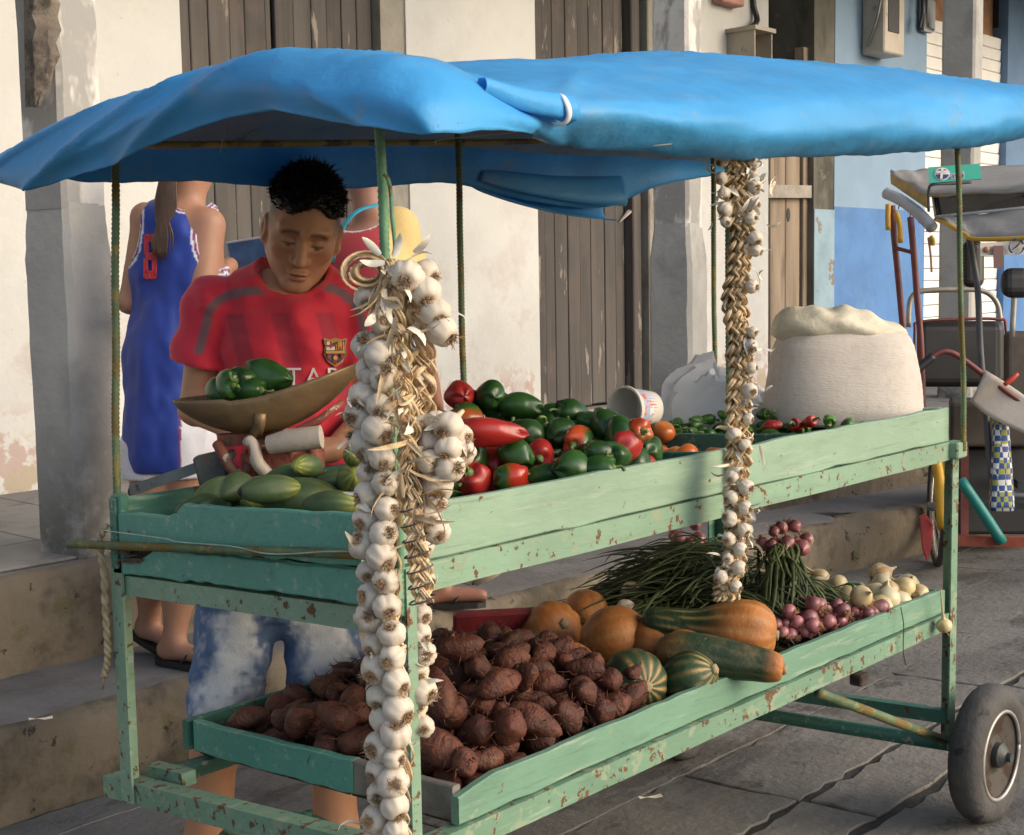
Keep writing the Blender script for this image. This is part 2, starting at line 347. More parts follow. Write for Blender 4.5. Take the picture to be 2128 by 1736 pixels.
# --- street: one sheet to the horizon, with the paving slabs as pieces laid on it
b = MB(); xs = [-60, -20, -6, -3, 0, 3, 6, 9, 13, 30, 80, 250]; ys = [-150, -40, -12, -5, -2.2, -.7, .2, 1.1, Y_CURB+.04]
b.quadgrid([[(x, y, z_street(y)-.008) for y in ys] for x in xs])
street = b.build('street', M['street_dirt']); tag(street, 'worn grey concrete street with dark open joints between slabs', 'street', kind='structure')
rows_y = [-3.2, -2.6, -2.0, -1.45, -1.0, -.6, -.22, .115, .355, .74, 1.14, 1.55, 1.90, 2.08]
rs = random.Random(3)
for ri in range(len(rows_y)-1):
    y0, y1 = rows_y[ri], rows_y[ri+1]
    cuts = {6: [1.955], 7: [1.86], 8: [1.85], 9: [3.86]}.get(ri, [rs.uniform(.5, 2)])
    x = cuts[0]
    while x > -1.2: x -= rs.uniform(.75, 1.4); cuts.append(x)
    x = cuts[0]
    while x < 9.5: x += rs.uniform(.8, 1.5); cuts.append(x)
    cuts = sorted(set(cuts))
    for ci in range(len(cuts)-1):
        x0, x1 = cuts[ci]+rs.uniform(.002, .005), cuts[ci+1]-rs.uniform(.002, .005)
        gy0 = .016 if ri in (7, 8) else .0015; gy1 = .016 if ri in (6, 7) else .0015
        loop = []
        def jag(a, c, n):
            for k in range(n):
                t = k/n; p = (a[0]+(c[0]-a[0])*t, a[1]+(c[1]-a[1])*t); q = .0065 if (gy0 > .01 or gy1 > .01) else .003
                loop.append((p[0]+rs.gauss(0, q)*.8, p[1]+rs.gauss(0, q)))
        A, B_, C_, D_ = (x0, y0+gy0), (x1, y0+gy0), (x1, y1-gy1), (x0, y1-gy1)
        nl = max(4, int((x1-x0)/.055)); ns = max(3, int((y1-y0)/.06))
        jag(A, B_, nl); jag(B_, C_, ns); jag(C_, D_, nl); jag(D_, A, ns)
        cx_, cy_ = (x0+x1)/2, (y0+y1)/2; dz = rs.uniform(-.0015, .0015); tx, ty = rs.uniform(-.003, .003), rs.uniform(-.004, .004)
        b = MB(); n = len(loop)
        zf = lambda p, o: z_street(p[1])+dz+tx*(p[0]-cx_)+ty*(p[1]-cy_)+o
        for sc_, o in ((1.0, -.02), (1.0, -.003), (.994, 0.0)):
            for p in loop:
                q = (p[0]+(cx_-p[0])*(1-sc_), p[1]+(cy_-p[1])*(1-sc_)*2); b.v.append((*q, zf(q, o)))
        for k in range(n):
            k2 = (k+1) % n
            for lv in (0, 1): b.f.append((lv*n+k, lv*n+k2, (lv+1)*n+k2, (lv+1)*n+k)); b.m.append(0)
        b.f.append(tuple(range(2*n, 3*n))); b.m.append(0)
        b.build('slab', M['slab'], street)

# --- lower step and raised walk: swept profiles with crumbled edges
def swept(name, prof_fn, x0, x1, dx, mats, label):
    b = MB(); rows = []; x = x0
    while x < x1: rows.append(prof_fn(x)); x += dx*(1 if -1 < x < 7.5 else 4)
    b.quadgrid(rows)
    o = b.build(name, mats, smooth=True); tag(o, label, name.replace('_', ' '), kind='structure'); return o
def jn(x, s, a): return a*(hashn(x*5.1, s*3.1, x*2.3, s)+.6*hashn(x*17, s, x*11, s+2)+.35*hashn(x*41, s, x*37, s+4))
def kerb_off(x): q = max(0, x-1.5); return -.025*q*q if q < 5 else -.625-.15*(q-5)
def shift(rows, n): return [(p[0], p[1]+kerb_off(p[0]), p[2]) if k < n else p for k, p in enumerate(rows)]
def prof_step(x):
    e = jn(x, 1, .022); cr = max(0, hashn(x*2.2, 4, x*1.3, 7)-.33)*.32
    return [(x, Y_CURB+.03+jn(x, 2, .015), z_street(2.05)-.05), (x, Y_CURB+.012+jn(x, 3, .014), -.02), (x, Y_CURB+.004+jn(x, 4, .014), .06), (x, Y_CURB+abs(e)*.6+cr*.3, Z_STEP-.045-cr*.3),
            (x, Y_CURB+.012+abs(e)+cr, Z_STEP-.012-cr*.3), (x, Y_CURB+.045+abs(e)+cr*1.2, Z_STEP+jn(x, 5, .004)), (x, 2.2, Z_STEP+jn(x, 6, .004)), (x, 2.38, Z_STEP+jn(x, 8, .004)), (x, Y_RISE+.06, Z_STEP+jn(x, 7, .004))]
def prof_walk(x):
    e = jn(x, 11, .016)
    return [(x, Y_RISE+.015+jn(x, 12, .012), Z_STEP-.03), (x, Y_RISE+.008+jn(x, 13, .014), Z_STEP+.07), (x, Y_RISE+.003+jn(x, 14, .012), Z_STEP+.16), (x, Y_RISE+abs(e)*.5, Z_WALK-.06),
            (x, Y_RISE+.012+abs(e)*.8, Z_WALK-.018), (x, Y_RISE+.04+abs(e), Z_WALK-.008), (x, 2.9, Z_WALK-.008), (x, 3.6, Z_WALK-.008), (x, Y_WALL+.05, Z_WALK-.008)]
low = swept('kerb_step', lambda x: shift(prof_step(x), 9), -6, 26, .035, [M['step'], M['tread']], 'crumbling concrete kerb step along the street')
low.data.polygons.foreach_set('material_index', [1 if (i % 8) in (5, 6, 7) else 0 for i in range(len(low.data.polygons))])
walk = swept('raised_pavement', lambda x: shift(prof_walk(x), 6), -6, 26, .035, [M['step'], M['tread']], 'raised stained pavement in front of the white house')
walk.data.polygons.foreach_set('material_index', [1 if (i % 8) in (5, 6, 7) else 0 for i in range(len(walk.data.polygons))])
tb = MB(); tb.box((-.196, -.186, 0), (.196, .186, .011), bev=.003); tme = tb.mesh('tile', M['tile'], False)
for i in range(-1, 8):
    for j in range(4): link('tile', tme, walk, Matrix.Translation((.1+i*.40, 2.82+j*.38, Z_WALK-.006)))

# --- white house
M['white_wall'] = mat('old_whitewash', (0.56, 0.565, 0.55), .9, .05, 2.0, layers=[dict(col=(.49,.485,.46), scale=1.6, lo=.5, hi=.72, amt=.7), dict(col=(.45,.40,.38), scale=3.0, lo=.50, hi=.66, z=(1.1, 2.1), amt=.7), dict(col=(.36,.32,.28), scale=38, lo=.68, hi=.72, amt=.7),
    dict(col=(.42,.29,.26), scale=5.5, lo=.49, hi=.54, z=(.74, .92), amt=.75), dict(col=(.42,.36,.28), scale=5, lo=.52, hi=.58, z=(.62, .80))], bump=.35, bscale=14, world_coords=True, spec=.2)
M['grey_mould'] = mat('mouldy_plaster', (0.135, 0.13, 0.11), .95, .25, 2, layers=[dict(col=(.05,.05,.04), scale=3, st=(1,1,.4), lo=.48, hi=.66, amt=.85), dict(col=(.24,.23,.20), scale=6, lo=.6, hi=.72, amt=.6)], bump=.6, bscale=15, world_coords=True)
M['door_wood'] = mat('weathered_door_wood', (0.082, 0.074, 0.069), .85, .22, 7, aniso=(1,1,.08), layers=[dict(col=(.05,.043,.039), scale=16, st=(1,1,.06), lo=.5, hi=.72, amt=.7), dict(col=(.24,.21,.18), scale=11, st=(1,1,.16), lo=.60, hi=.63), dict(col=(.105,.083,.074), scale=2.5, lo=.5, hi=.65, amt=.6)], bump=.5, bscale=22, bstretch=(1,1,.08), rnd=.16)
M['pale_wood'] = mat('pale_gate_wood', (0.25, 0.195, 0.145), .85, .2, 9, aniso=(1,1,.1), layers=[dict(col=(.13,.10,.075), scale=14, st=(1,1,.08), lo=.52, hi=.7, amt=.8)], bump=.4, bscale=25, bstretch=(1,1,.1), rnd=.12)
M['stone_jamb'] = mat('grey_stone_jamb', (0.27, 0.255, 0.22), .9, .12, 5, layers=[dict(col=(.15,.13,.11), scale=5, st=(1,1,.4), lo=.52, hi=.7, amt=.7)], bump=.4, bscale=30)
M['blue_wall'] = mat('two_tone_blue_upper', (0.235, 0.345, 0.475), .85, .05, 2.5, layers=[dict(col=(.20,.29,.40), scale=2.5, lo=.55, hi=.75, amt=.6)], bump=.2, bscale=18, world_coords=True, spec=.3)
M['blue_low'] = mat('two_tone_blue_lower', (0.095, 0.215, 0.46), .8, .10, 3.0, layers=[dict(col=(.14,.27,.50), scale=2.2, lo=.5, hi=.75, amt=.7), dict(col=(.5,.55,.6), scale=45, lo=.74, hi=.77, amt=.7)], bump=.2, bscale=18, world_coords=True, spec=.3)
M['blue_peel'] = mat('peeling_pale_blue', (0.25, 0.36, 0.44), .9, .12, 4, layers=[dict(col=(.22,.19,.15), scale=4, lo=.57, hi=.60), dict(col=(.13,.15,.16), scale=9, lo=.6, hi=.7, amt=.7)], bump=.4, bscale=20, world_coords=True)
house = thing('white_house', (2.0, Y_WALL, Z_WALK), 'whitewashed old house with two weathered plank doors behind the cart', 'house')
def wallseg(x0, x1, z0, z1, m=None, parent=house, y0=Y_WALL, y1=Y_WALL+.30, name='wall'):
    b = MB(); b.box((x0, y0, z0), (x1, y1, z1)); return b.build(name, m or M['white_wall'], parent)
DZ = 3.55
wallseg(-6, 2.60, .46, 4.7); wallseg(2.60, 4.097, DZ, 4.7); wallseg(4.097, 5.20, .46, 4.7); wallseg(5.20, 6.445, DZ, 4.7); wallseg(6.445, 7.92, .46, 4.7)
for (a, c) in ((2.60, 4.097), (5.20, 6.445)):
    wallseg(a, c, .46, .538, M['stone_jamb'], y0=Y_WALL-.02, y1=Y_WALL+.3, name='threshold')
    wallseg(a, c, .538, DZ, M['grey_mould'], y0=Y_WALL+.22, y1=Y_WALL+.3, name='door_backing')
wallseg(3.915, 4.097, .538, DZ, M['stone_jamb'], y0=Y_WALL+.012, y1=Y_WALL+.21, name='stone_jamb')
def plank_door(x0, x1, gapx, seed):
    rr = random.Random(seed); d = link('plank_door', None, house, Matrix.Translation(((x0+x1)/2, Y_WALL+.1, .545)))
    x = x0
    while x < x1-.03:
        wd = rr.uniform(.095, .145); xe = min(x+wd, x1)
        if x1-xe < .05: xe = x1
        for g in gapx:
            if x < g < xe: xe = g
        if any(abs(x-g) < .001 for g in gapx): x += .018
        b = MB(); dz = rr.uniform(0, .012); dy = rr.uniform(-.005, .005)
        b.box((-(xe-x)/2+.0018, -.012, 0), ((xe-x)/2-.0018, .018, DZ-.56), bev=.004)
        o = b.build('plank', M['door_wood'], d); o.matrix_world = Matrix.Translation(((x+xe)/2, Y_WALL+.085+dy, .548+dz))
        x = xe
    return d
d1 = plank_door(2.605, 3.90, [3.21], 1); d2 = plank_door(5.205, 6.18, [], 2)
for (x, wd, y) in ((6.215, .05, .03), (6.30, .075, .07), (6.395, .085, .015)):
    b = MB(); b.box((-wd/2, -.03, 0), (wd/2, .06, DZ-.56), bev=.008); o = b.build('door_post', M['door_wood' if x < 6.35 else 'stone_jamb'], d2); o.matrix_world = Matrix.Translation((x, Y_WALL+y, .55))
p0 = on(1, Y_WALL+.05, 1318, 420); p1 = on(1, Y_WALL+.05, 1288, 462)
b = MB(); b.tube([p0, (p0+p1)/2+np.array([.01, -.02, .01]), p1], [.022, .026, .004], 5, flat=.35); b.build('wood_splinter', mat('bare_splinter', (.55, .50, .44), .8), d2)

wallseg(-6, 8.3, 4.30, 4.48, M['white_wall'], house, 2.25, Y_WALL-.002, 'porch_roof')
# narrow passage with a plank gate between the houses
passage = thing('passage_wall', (8.4, 5.2, Z_WALK), 'dark mouldy wall at the back of the narrow gated passage', 'wall')
wallseg(7.92, 8.95, .46, 4.7, M['grey_mould'], passage, 4.62, 4.8); wallseg(7.9, 7.92, .46, 4.7, M['grey_mould'], passage, 4.48, 4.8, 'side_wall')
gate = thing('plank_gate', (8.1, Y_WALL+.1, Z_WALK), 'pale plank gate with one cross board beside the blue house', 'gate')
gx = [on(1, Y_WALL+.1, p, 500)[0] for p in (1596, 1628, 1658)]
for i in range(2):
    b = MB(); b.box((gx[i]+.005, Y_WALL+.08, .5), (gx[i+1]-.005, Y_WALL+.115, 2.75), bev=.006); b.build('plank', M['pale_wood'], gate)
pb = on(1, Y_WALL+.06, 1672, 500)[0]; b = MB(); b.box((pb-.02, Y_WALL+.06, .5), (pb+.13, Y_WALL+.15, 3.22), bev=.006); b.build('gate_post', M['pale_wood'], gate)
ca = on(1, Y_WALL+.04, 1592, 398); cb = on(1, Y_WALL+.04, 1696, 399); b = MB(); b.bar(ca, cb, .04, .10); b.build('cross_board', mat('cross_board_wood', (.33, .30, .26), .85, .15, 12), gate)
kh = on(1, Y_WALL+.079, 1638, 447); b = MB(); b.lathe([(.05, 0), (.045, .004)], 12, fn=lambda p, a, z: (p[0]*.55, z*-1, p[1]*1.15)); b.xform(Matrix.Translation(kh)); b.build('knot_hole', M['black'], gate)

# --- blue house
blue = thing('blue_house', (10, Y_WALL, Z_WALK), 'two tone blue house front with white slatted shutter', 'house')
wallseg(8.62, 8.95, .46, 4.7, M['grey_mould'], blue, Y_WALL+.005, 4.6, 'corner_pier')
wallseg(8.62, 8.95, .46, 1.93, M['blue_peel'], blue, Y_WALL-.004, Y_WALL+.004, 'pale_dado')
wallseg(8.95, 10.63, 1.96, 4.7, M['blue_wall'], blue); wallseg(8.95, 10.63, .46, 1.96, M['blue_low'], blue)
wallseg(12.46, 18, 1.96, 4.7, mat('blue_far', (.13, .22, .36), .85, .1, 3), blue); wallseg(12.46, 18, .46, 1.96, M['blue_low'], blue)
wallseg(10.63, 12.46, 4.3, 4.7, M['blue_wall'], blue)
wallseg(10.63, 12.46, .46, 4.3, mat('terracotta_board', (.34, .18, .10), .8, .2, 6), blue, Y_WALL+.16, Y_WALL+.3, 'inner_board')
shutter = link('slatted_shutter', None, blue, Matrix.Translation((11.5, Y_WALL+.08, .5)))
M['slat'] = mat('white_slat', (.82, .80, .77), .6, .06, 3, rnd=.04)
sb = MB(); sb.box((-.912, -.012, 0), (.912, .03, .108), bev=.007); sme = sb.mesh('slat', M['slat'], False)
for k in range(28): link('slat', sme, shutter, Matrix.Translation((11.545, Y_WALL+.085, .52+k*.115)) @ Matrix.Rotation(R(4), 4, 'X'))
dk = on(1, Y_WALL+.12, 2078, 18); b = MB(); b.box((dk[0]-.05, Y_WALL+.10, dk[2]-.2), (12.45, Y_WALL+.155, dk[2]+.25)); b.build('dark_opening', M['black'], blue)

wallseg(8.3, 18, 4.30, 4.48, M['blue_wall'], blue, 2.25, Y_WALL-.002, 'porch_roof')
# meter boxes and fittings on the walls
M['box_metal'] = mat('meter_box_paint', (0.36, 0.32, 0.26), .6, .12, 4, layers=[dict(col=(.17,.12,.08), scale=9, lo=.58, hi=.7, amt=.6)], bump=.15, bscale=40)
M['box_pink'] = mat('meter_box_buff', (0.50, 0.44, 0.37), .6, .10, 4, layers=[dict(col=(.22,.16,.12), scale=8, lo=.6, hi=.72, amt=.6)])
X0 = on(1, Y_WALL, 1510, 100)[0]; Yf = on(0, X0, 1568, 100)[1]; X1 = on(1, Yf, 1605, 100)[0]; zt = on(0, X0, 1540, 57)[2]
mb1 = thing('open_meter_box', (X0, Y_WALL, zt-.45), 'open fronted beige metal meter box on white wall', 'meter box')
t_ = .012
for nm, lo_, hi_ in (('side_panel', (X0, Yf, zt-.55), (X0+t_, Y_WALL, zt-.03)), ('side_panel', (X1-t_, Yf, zt-.55), (X1, Y_WALL, zt-.03)), ('top_panel', (X0-.02, Yf-.02, zt-.03), (X1+.02, Y_WALL, zt)), ('bottom_panel', (X0+t_, Yf, zt-.55), (X1-t_, Y_WALL, zt-.54)), ('back_panel', (X0+t_, Y_WALL-.015, zt-.54), (X1-t_, Y_WALL-.003, zt-.03))):
    b = MB(); b.box(lo_, hi_); b.build(nm, M['box_metal'], mb1)
b = MB(); pth = spline([on(1, Y_WALL-.02, 1565, -40), on(1, Y_WALL-.02, 1566, 10), on(1, Y_WALL-.05, 1573, 45), (X0+.1, Y_WALL-.1, zt-.01)], 12); b.tube(pth, .022, 8); b.build('cable', M['black'], mb1)
X0 = on(1, Y_WALL, 1790, 60)[0]; Yf = on(0, X0, 1838, 60)[1]; X1 = on(1, Yf, 1880, 60)[0]; zb = on(0, X0, 1815, 111)[2]
mb2 = thing('meter_box', (X0, Y_WALL, zb), 'buff metal meter box with small dark window on blue wall', 'meter box')
b = MB(); b.box((X0, Yf, zb), (X1, Y_WALL-.002, zb+.85), bev=.012); b.build('casing', M['box_pink'], mb2)
wz = on(1, Yf, 1857, 20); b = MB(); b.box((wz[0]-.10, Yf-.006, wz[2]-.19), (wz[0]+.10, Yf+.002, wz[2]+.3), bev=.004); b.build('window', M['black'], mb2)
b = MB(); b.tube(spline([on(0, X0-.02, 1834, -20), on(0, X0-.02, 1822, 40), on(0, X0-.02, 1806, 85), on(0, X0-.02, 1802, 98)], 10), .012, 6); b.build('cable', M['steel'], mb2)
pm = on(1, Y_WALL-.05, 1927, 25)
ph = thing('wall_telephone', (pm[0], Y_WALL, pm[2]-.2), 'small grey wall intercom with hanging black cord', 'intercom')
b = MB(); b.box((pm[0]-.11, Y_WALL-.09, pm[2]-.18), (pm[0]+.11, Y_WALL-.002, pm[2]+.12), bev=.03); b.build('body', mat('grey_plastic', (.33, .35, .36), .5), ph, smooth=True)
b = MB(); b.tube(spline([on(1, Y_WALL-.1, 1918, -5), on(1, Y_WALL-.11, 1917, 30), on(1, Y_WALL-.11, 1912, 55), on(1, Y_WALL-.11, 1917, 58), on(1, Y_WALL-.11, 1921, 30)], 16), .018, 6); b.build('cord', M['black'], ph)
rb = on(1, Y_WALL-.04, 1515, -8); b = MB(); b.box((rb[0]-.17, Y_WALL-.1, rb[2]-.07), (rb[0]+.12, Y_WALL, rb[2]+.1), bev=.01)
tag(b.build('junction_box', mat('faded_red_box', (.42, .22, .18), .7, .15, 6)), 'small faded red junction box high on the white wall', 'junction box')

# --- porch columns standing on the raised pavement
M['col_grey'] = mat('cement_column', (0.38, 0.375, 0.355), .9, .10, 3, layers=[dict(col=(.25,.245,.23), scale=2.5, lo=.5, hi=.7, amt=.7), dict(col=(.035,.032,.026), scale=5, lo=.30, hi=.56, z=(.45, 1.0), amt=.9), dict(col=(.38,.37,.35), scale=14, lo=.62, hi=.72, amt=.6)], bump=.4, bscale=30, world_coords=True, spec=.2)
M['col_white'] = mat('whitewashed_column', (0.60, 0.585, 0.55), .9, .06, 3, layers=[dict(col=(.28,.275,.26), scale=2.2, st=(1,1,.5), lo=.50, hi=.56, amt=.9), dict(col=(.15,.14,.13), scale=18, lo=.68, hi=.72, amt=.7), dict(col=(.42,.40,.37), scale=5, lo=.55, hi=.7, amt=.6)], bump=.5, bscale=16, world_coords=True, spec=.2)
M['brick_raw'] = mat('broken_brick_core', (0.15, 0.125, 0.10), .95, .3, 9, layers=[dict(col=(.06,.05,.042), scale=14, lo=.5, hi=.65), dict(col=(.25,.23,.20), scale=22, lo=.6, hi=.7)], bump=1.0, bscale=25)
def column(cx_, cy_, rotz, wu, wl, zf, label, broken=0, plain=False, seed=0, wm='col_white', lm='col_grey'):
    c = thing('porch_column', (cx_, cy_, Z_WALK), label, 'column', 'porch columns along the pavement')
    def ring(wd, z, ch=.18, s=1.0):
        h = wd/2; k = h*ch; pts = []
        for (sx, sy) in ((1, 1), (-1, 1), (-1, -1), (1, -1)):
            a, d = (h*sx, (h-k)*sy), ((h-k)*sx, h*sy)
            pts += [a, d] if sx*sy > 0 else [d, a]
        rr = random.Random(int(z*1000)+seed)
        cs_, sn_ = math.cos(rotz), math.sin(rotz)
        return [(cx_+(x*cs_-y*sn_)+rr.gauss(0, .0015), cy_+(x*sn_+y*cs_)+rr.gauss(0, .0015), z) for x, y in pts]
    b = MB(); zz = np.linspace(Z_WALK-.02, zf-.12, 14); rows = [ring(wl, z) for z in zz]
    if not plain: rows += [ring(wl+(wu-wl)*(.5-.5*math.cos(math.pi*t)), zf-.10+.22*t) for t in np.linspace(0, 1, 7)]
    b.quadgrid(rows, closev=True); b.build('lower_shaft', M[lm], c, smooth=True, angle=25)
    b = MB(); z0 = zf+.12 if not plain else zf-.12; rows = [ring(wu-.002, z, .16) for z in np.linspace(z0-.02, 4.7, 22)]
    b.quadgrid(rows, closev=True); b.build('upper_shaft', M[wm], c, smooth=True, angle=25)
    return c
col1 = column(1.115, 2.735, R(14), .195, .212, 1.56, 'grey cement porch column with broken brick showing high up')
p = on(1, 2.63, 108, 70); q = on(1, 2.63, 100, 138)
b = MB(); rr = random.Random(5); rows = []
for k in range(16):
    t = k/15; z = 1.98+t*.62; xl = on(1, 2.62, 82, 400-300*t)[0]; wdt = (.085-.025*t+rr.uniform(-.014, .014))*min(1, .12+k/15*3.2)
    rows.append([(xl-.012, 2.66, z), (xl+rr.uniform(-.004, .004), 2.618+rr.uniform(-.012, .008), z), (xl+wdt*.5, 2.600+rr.uniform(-.01, .012), z), (xl+wdt, 2.605+rr.uniform(-.006, .006), z), (xl+wdt+.004, 2.66, z)])
b.quadgrid(rows); b.build('broken_brick', M['brick_raw'], col1)
col2 = column(4.70, 2.76, R(12), .205, .245, 1.56, 'peeling grey and white porch column beside the second plank door', seed=3)
col3 = column(8.20, 2.76, R(10), .235, .235, 1.2, 'plain grey square porch column in front of white shutter', plain=True, seed=5, wm='col_grey')
# ================================================================== vegetable cart
ZA, SL, CW, CL = 1.061, 0.0594, 0.704, 1.96
def cw(x, y, z): return (x, y, ZA+z-SL*y)           # cart frame: x along, y across, z from the upper board edge
def cwv(x, y, z): return Vector(cw(x, y, z))
def cray(px, py):                                   # pixel ray in cart frame: origin, direction
    d = ray(px, py); o = CAM_POS
    return np.array([o[0], o[1], o[2]-ZA+SL*o[1]]), np.array([d[0], d[1], d[2]+SL*d[1]])
def cz(px, py, z):
    o, d = cray(px, py); t = (z-o[2])/d[2]; return o+d*t
cart = thing('vegetable_cart', (1.0, .35, 0.0), 'green painted two tray wooden vegetable cart with iron frame and wheels', 'cart')
def cbox(name, lo, hi, m, bev=.003, fn=cw, parent=cart):
    b = MB(); b.box(lo, hi, fn=fn, bev=bev); return b.build(name, M[m], parent)
def board(name, a, c, h, th, m, axis, seg=14, sag=.004, seed=1, notch=None, parent=cart):
    """long board from a to c (cart frame, top edge), wobbly worn edges; thickness grows to +th along the other axis"""
    rr = random.Random(seed); b = MB(); rows = []
    for k in range(seg+1):
        t = k/seg; x, y, z = (a[i]+(c[i]-a[i])*t for i in range(3))
        wt = rr.gauss(0, .0011); wb = rr.gauss(0, .0012); wo = .002*math.sin(t*5+seed)
        zt = z+wt-(notch(t) if notch else 0); zb = z-h+wb; e = .0025
        prof = [(0, zb+e), (0, zt-e), (e, zt), (th-e, zt), (th, zt-e), (th, zb+e), (th-e, zb), (e, zb)]
        rows.append([cw(x, y+o+wo, zz) if axis == 'x' else cw(x+o+wo, y, zz) for o, zz in prof])
    base = b.quadgrid(rows, closev=True); n = len(rows[0])
    b.f.append(tuple(base+k for k in range(n))); b.m.append(0); e_ = base+seg*n; b.f.append(tuple(e_+k for k in range(n))[::-1]); b.m.append(0)
    return b.build(name, M[m], parent)
PH = .086
# upper tray
board('side_board', (.035, 0, 0), (CL, 0, 0), PH, .02, 'paint_side', 'x', 30, seed=2)
board('side_board', (.0, CW-.02, 0), (CL, CW-.02, 0), .13, .02, 'paint_dark', 'x', 20, seed=3)
def nt(t): return .0 if t < .70 else (.010+.012*min(1, (t-.70)/.06))
board('end_board', (0, .018, 0.0), (0, CW-.028, -.004), .078, .018, 'paint_end', 'y', 26, seed=4, notch=nt)
board('end_board', (.002, .012, -.084), (.004, CW-.03, -.088), .050, .018, 'paint_end', 'y', 26, seed=5, notch=lambda t: 0 if t < .86 else .024*min(1, (t-.86)/.05))
cbox('corner_block', (.004, CW-.028, -.14), (.024, CW+.004, .006), 'paint_dark')
board('end_board', (CL-.02, .02, 0), (CL-.02, CW-.02, 0), PH, .02, 'paint_side', 'y', 10, seed=6)
for k in range(8):
    y0 = .021+k*.083; cbox('floor_plank', (.022, y0, -.112), (CL-.021, y0+.080, -.098), 'wood_inside', .002)
# inner partitions of the upper tray
board('partition_board', (1.13, .024, -.030), (1.13, CW-.024, -.030), .066, .014, 'paint_dark', 'y', 8, seed=9)
board('partition_board', (1.47, .024, -.022), (1.47, CW-.024, -.022), .074, .014, 'paint_dark', 'y', 8, seed=10)
# iron rails under the upper tray
def angle_rail(name, a, c, h, w_, m, up=True, parent=cart):
    b = MB(); a = np.array(a); c = np.array(c); d = (c-a)/np.linalg.norm(c-a); ax = abs(d[0]) > abs(d[1]); n = 16; rr = random.Random(int(a[2]*1000)+int(a[1]*77))
    for (o0, o1, z0, z1) in ((0, .005, -h, 0), (.005, w_, -.005, 0)):
        rows = []
        for k in range(n+1):
            p = a+(c-a)*k/n; g = rr.gauss(0, .0007)
            q = [(o0, z0+g), (o1, z0+g), (o1, z1), (o0, z1)]
            rows.append([cw(p[0], p[1]+o, p[2]+z) if ax else cw(p[0]+o, p[1], p[2]+z) for o, z in q])
        base = b.quadgrid(rows, closev=True); b.f.append(tuple(base+k for k in range(4))); b.m.append(0); e_ = base+n*4; b.f.append(tuple(e_+k for k in range(4))[::-1]); b.m.append(0)
    return b.build(name, M[m], parent)
angle_rail('rail', (.03, -.006, -PH-.002), (CL+.0, -.006, -PH-.002), .046, .035, 'paint_iron')
angle_rail('rail', (.03, CW, -PH-.045), (CL, CW, -PH-.045), .04, -.035, 'paint_iron')
angle_rail('rail', (.012, .02, -.143), (.012, CW+.01, -.143), .036, .035, 'paint_iron')
angle_rail('rail', (CL, .0, -PH-.004), (CL, CW, -PH-.004), .04, -.035, 'paint_dark')
# legs (angle iron)
def leg(x, y, z0, z1, sx, sy, m, wd=.036):
    b = MB()
    for (lo_, hi_) in (((0, 0), (wd*sx, .005*sy)), ((0, .005*sy), (.005*sx, wd*sy))):
        xs_ = sorted((x+lo_[0], x+hi_[0])); ys_ = sorted((y+lo_[1], y+hi_[1])); b.box((xs_[0], ys_[0], z0), (xs_[1], ys_[1], z1), fn=lambda a, c, d: (a, c, d))
    return b.build('leg', M[m], cart)
leg(.062, -.010, .42, ZA-.09, 1, 1, 'paint_iron', .020); leg(.004, CW+.012, .45, .92, 1, -1, 'paint_iron')
leg(CL+.034, -.012, .17, ZA-.09, -1, 1, 'paint_iron_low'); leg(CL+.012, CW+.01, .13, .95, -1, -1, 'paint_dark')
b = MB(); b.box((CL-.012, -.03, ZA-.13), (CL+.045, .012, ZA-.088), bev=.004); b.build('corner_bracket', M['paint_iron'], cart)
# lower tray
LX0, LX1, LW, LZ, LH = .172, 1.945, .76, -.464, .062
def nl(t): return max(0, .014*(1-t/.045)) if t < .045 else 0
board('side_board', (LX0, 0, LZ), (LX1, 0, LZ), LH, .018, 'paint_low', 'x', 40, seed=12, notch=nl)
board('side_board', (LX0, LW-.018, LZ), (LX1, LW-.018, LZ), LH, .018, 'paint_dark', 'x', 20, seed=13)
e1 = board('end_board', (LX0+.004, .26, LZ), (LX0+.004, LW-.03, LZ), LH, .018, 'paint_end', 'y', 12, seed=14)
board('end_board', (LX0+.004, .018, LZ-.002), (LX0+.004, .258, LZ-.001), LH-.004, .018, 'wood_grey', 'y', 8, seed=15)
board('end_board', (LX1-.018, .018, LZ), (LX1-.018, LW-.02, LZ), LH, .018, 'paint_low', 'y', 8, seed=16)
for k in range(8):
    y0 = .02+k*.0905; cbox('floor_plank', (LX0+.024, y0, LZ-LH-.012), (LX1-.02, y0+.087, LZ-LH+.003), 'wood_inside', .002)
angle_rail('rail', (.06, -.008, LZ-LH-.003), (CL, -.008, LZ-LH-.003), .042, .035, 'paint_iron_low')
angle_rail('rail', (.03, LW-.03, LZ-LH-.014), (CL, LW-.03, LZ-LH-.014), .04, -.035, 'paint_dark')
b = MB(); b.bar((.03, -.02, .535), (.03, .79, .456), .038, .040); b.build('end_beam', M['paint_iron_low'], cart)
b = MB(); b.bar((.075, .60, .498), (.075, .72, .487), .03, .026); b.build('beam_patch', M['paint_iron_low'], cart)
# axle, braces
b = MB(); b.tube([(1.985, -.06, .182), (1.985, .80, .127)], .019, 10); b.build('axle', M['paint_dark'], cart, smooth=True)
b = MB(); b.bar((1.985, .0, .252), (1.985, .72, .205), .03, .034); b.build('axle_beam', M['paint_dark'], cart)
b = MB(); b.tube([(1.31, .0, .478), (1.97, .0, .19)], .012, 8); b.build('brace', M['rod'], cart, smooth=True)
b = MB(); b.tube([(1.31, .70, .44), (1.97, .70, .15)], .012, 8); b.build('brace', M['rod'], cart, smooth=True)
b = MB(); b.box((1.47, -.02, .455), (1.51, .012, .482), bev=.004); b.build('bolt_lug', M['rim'], cart)
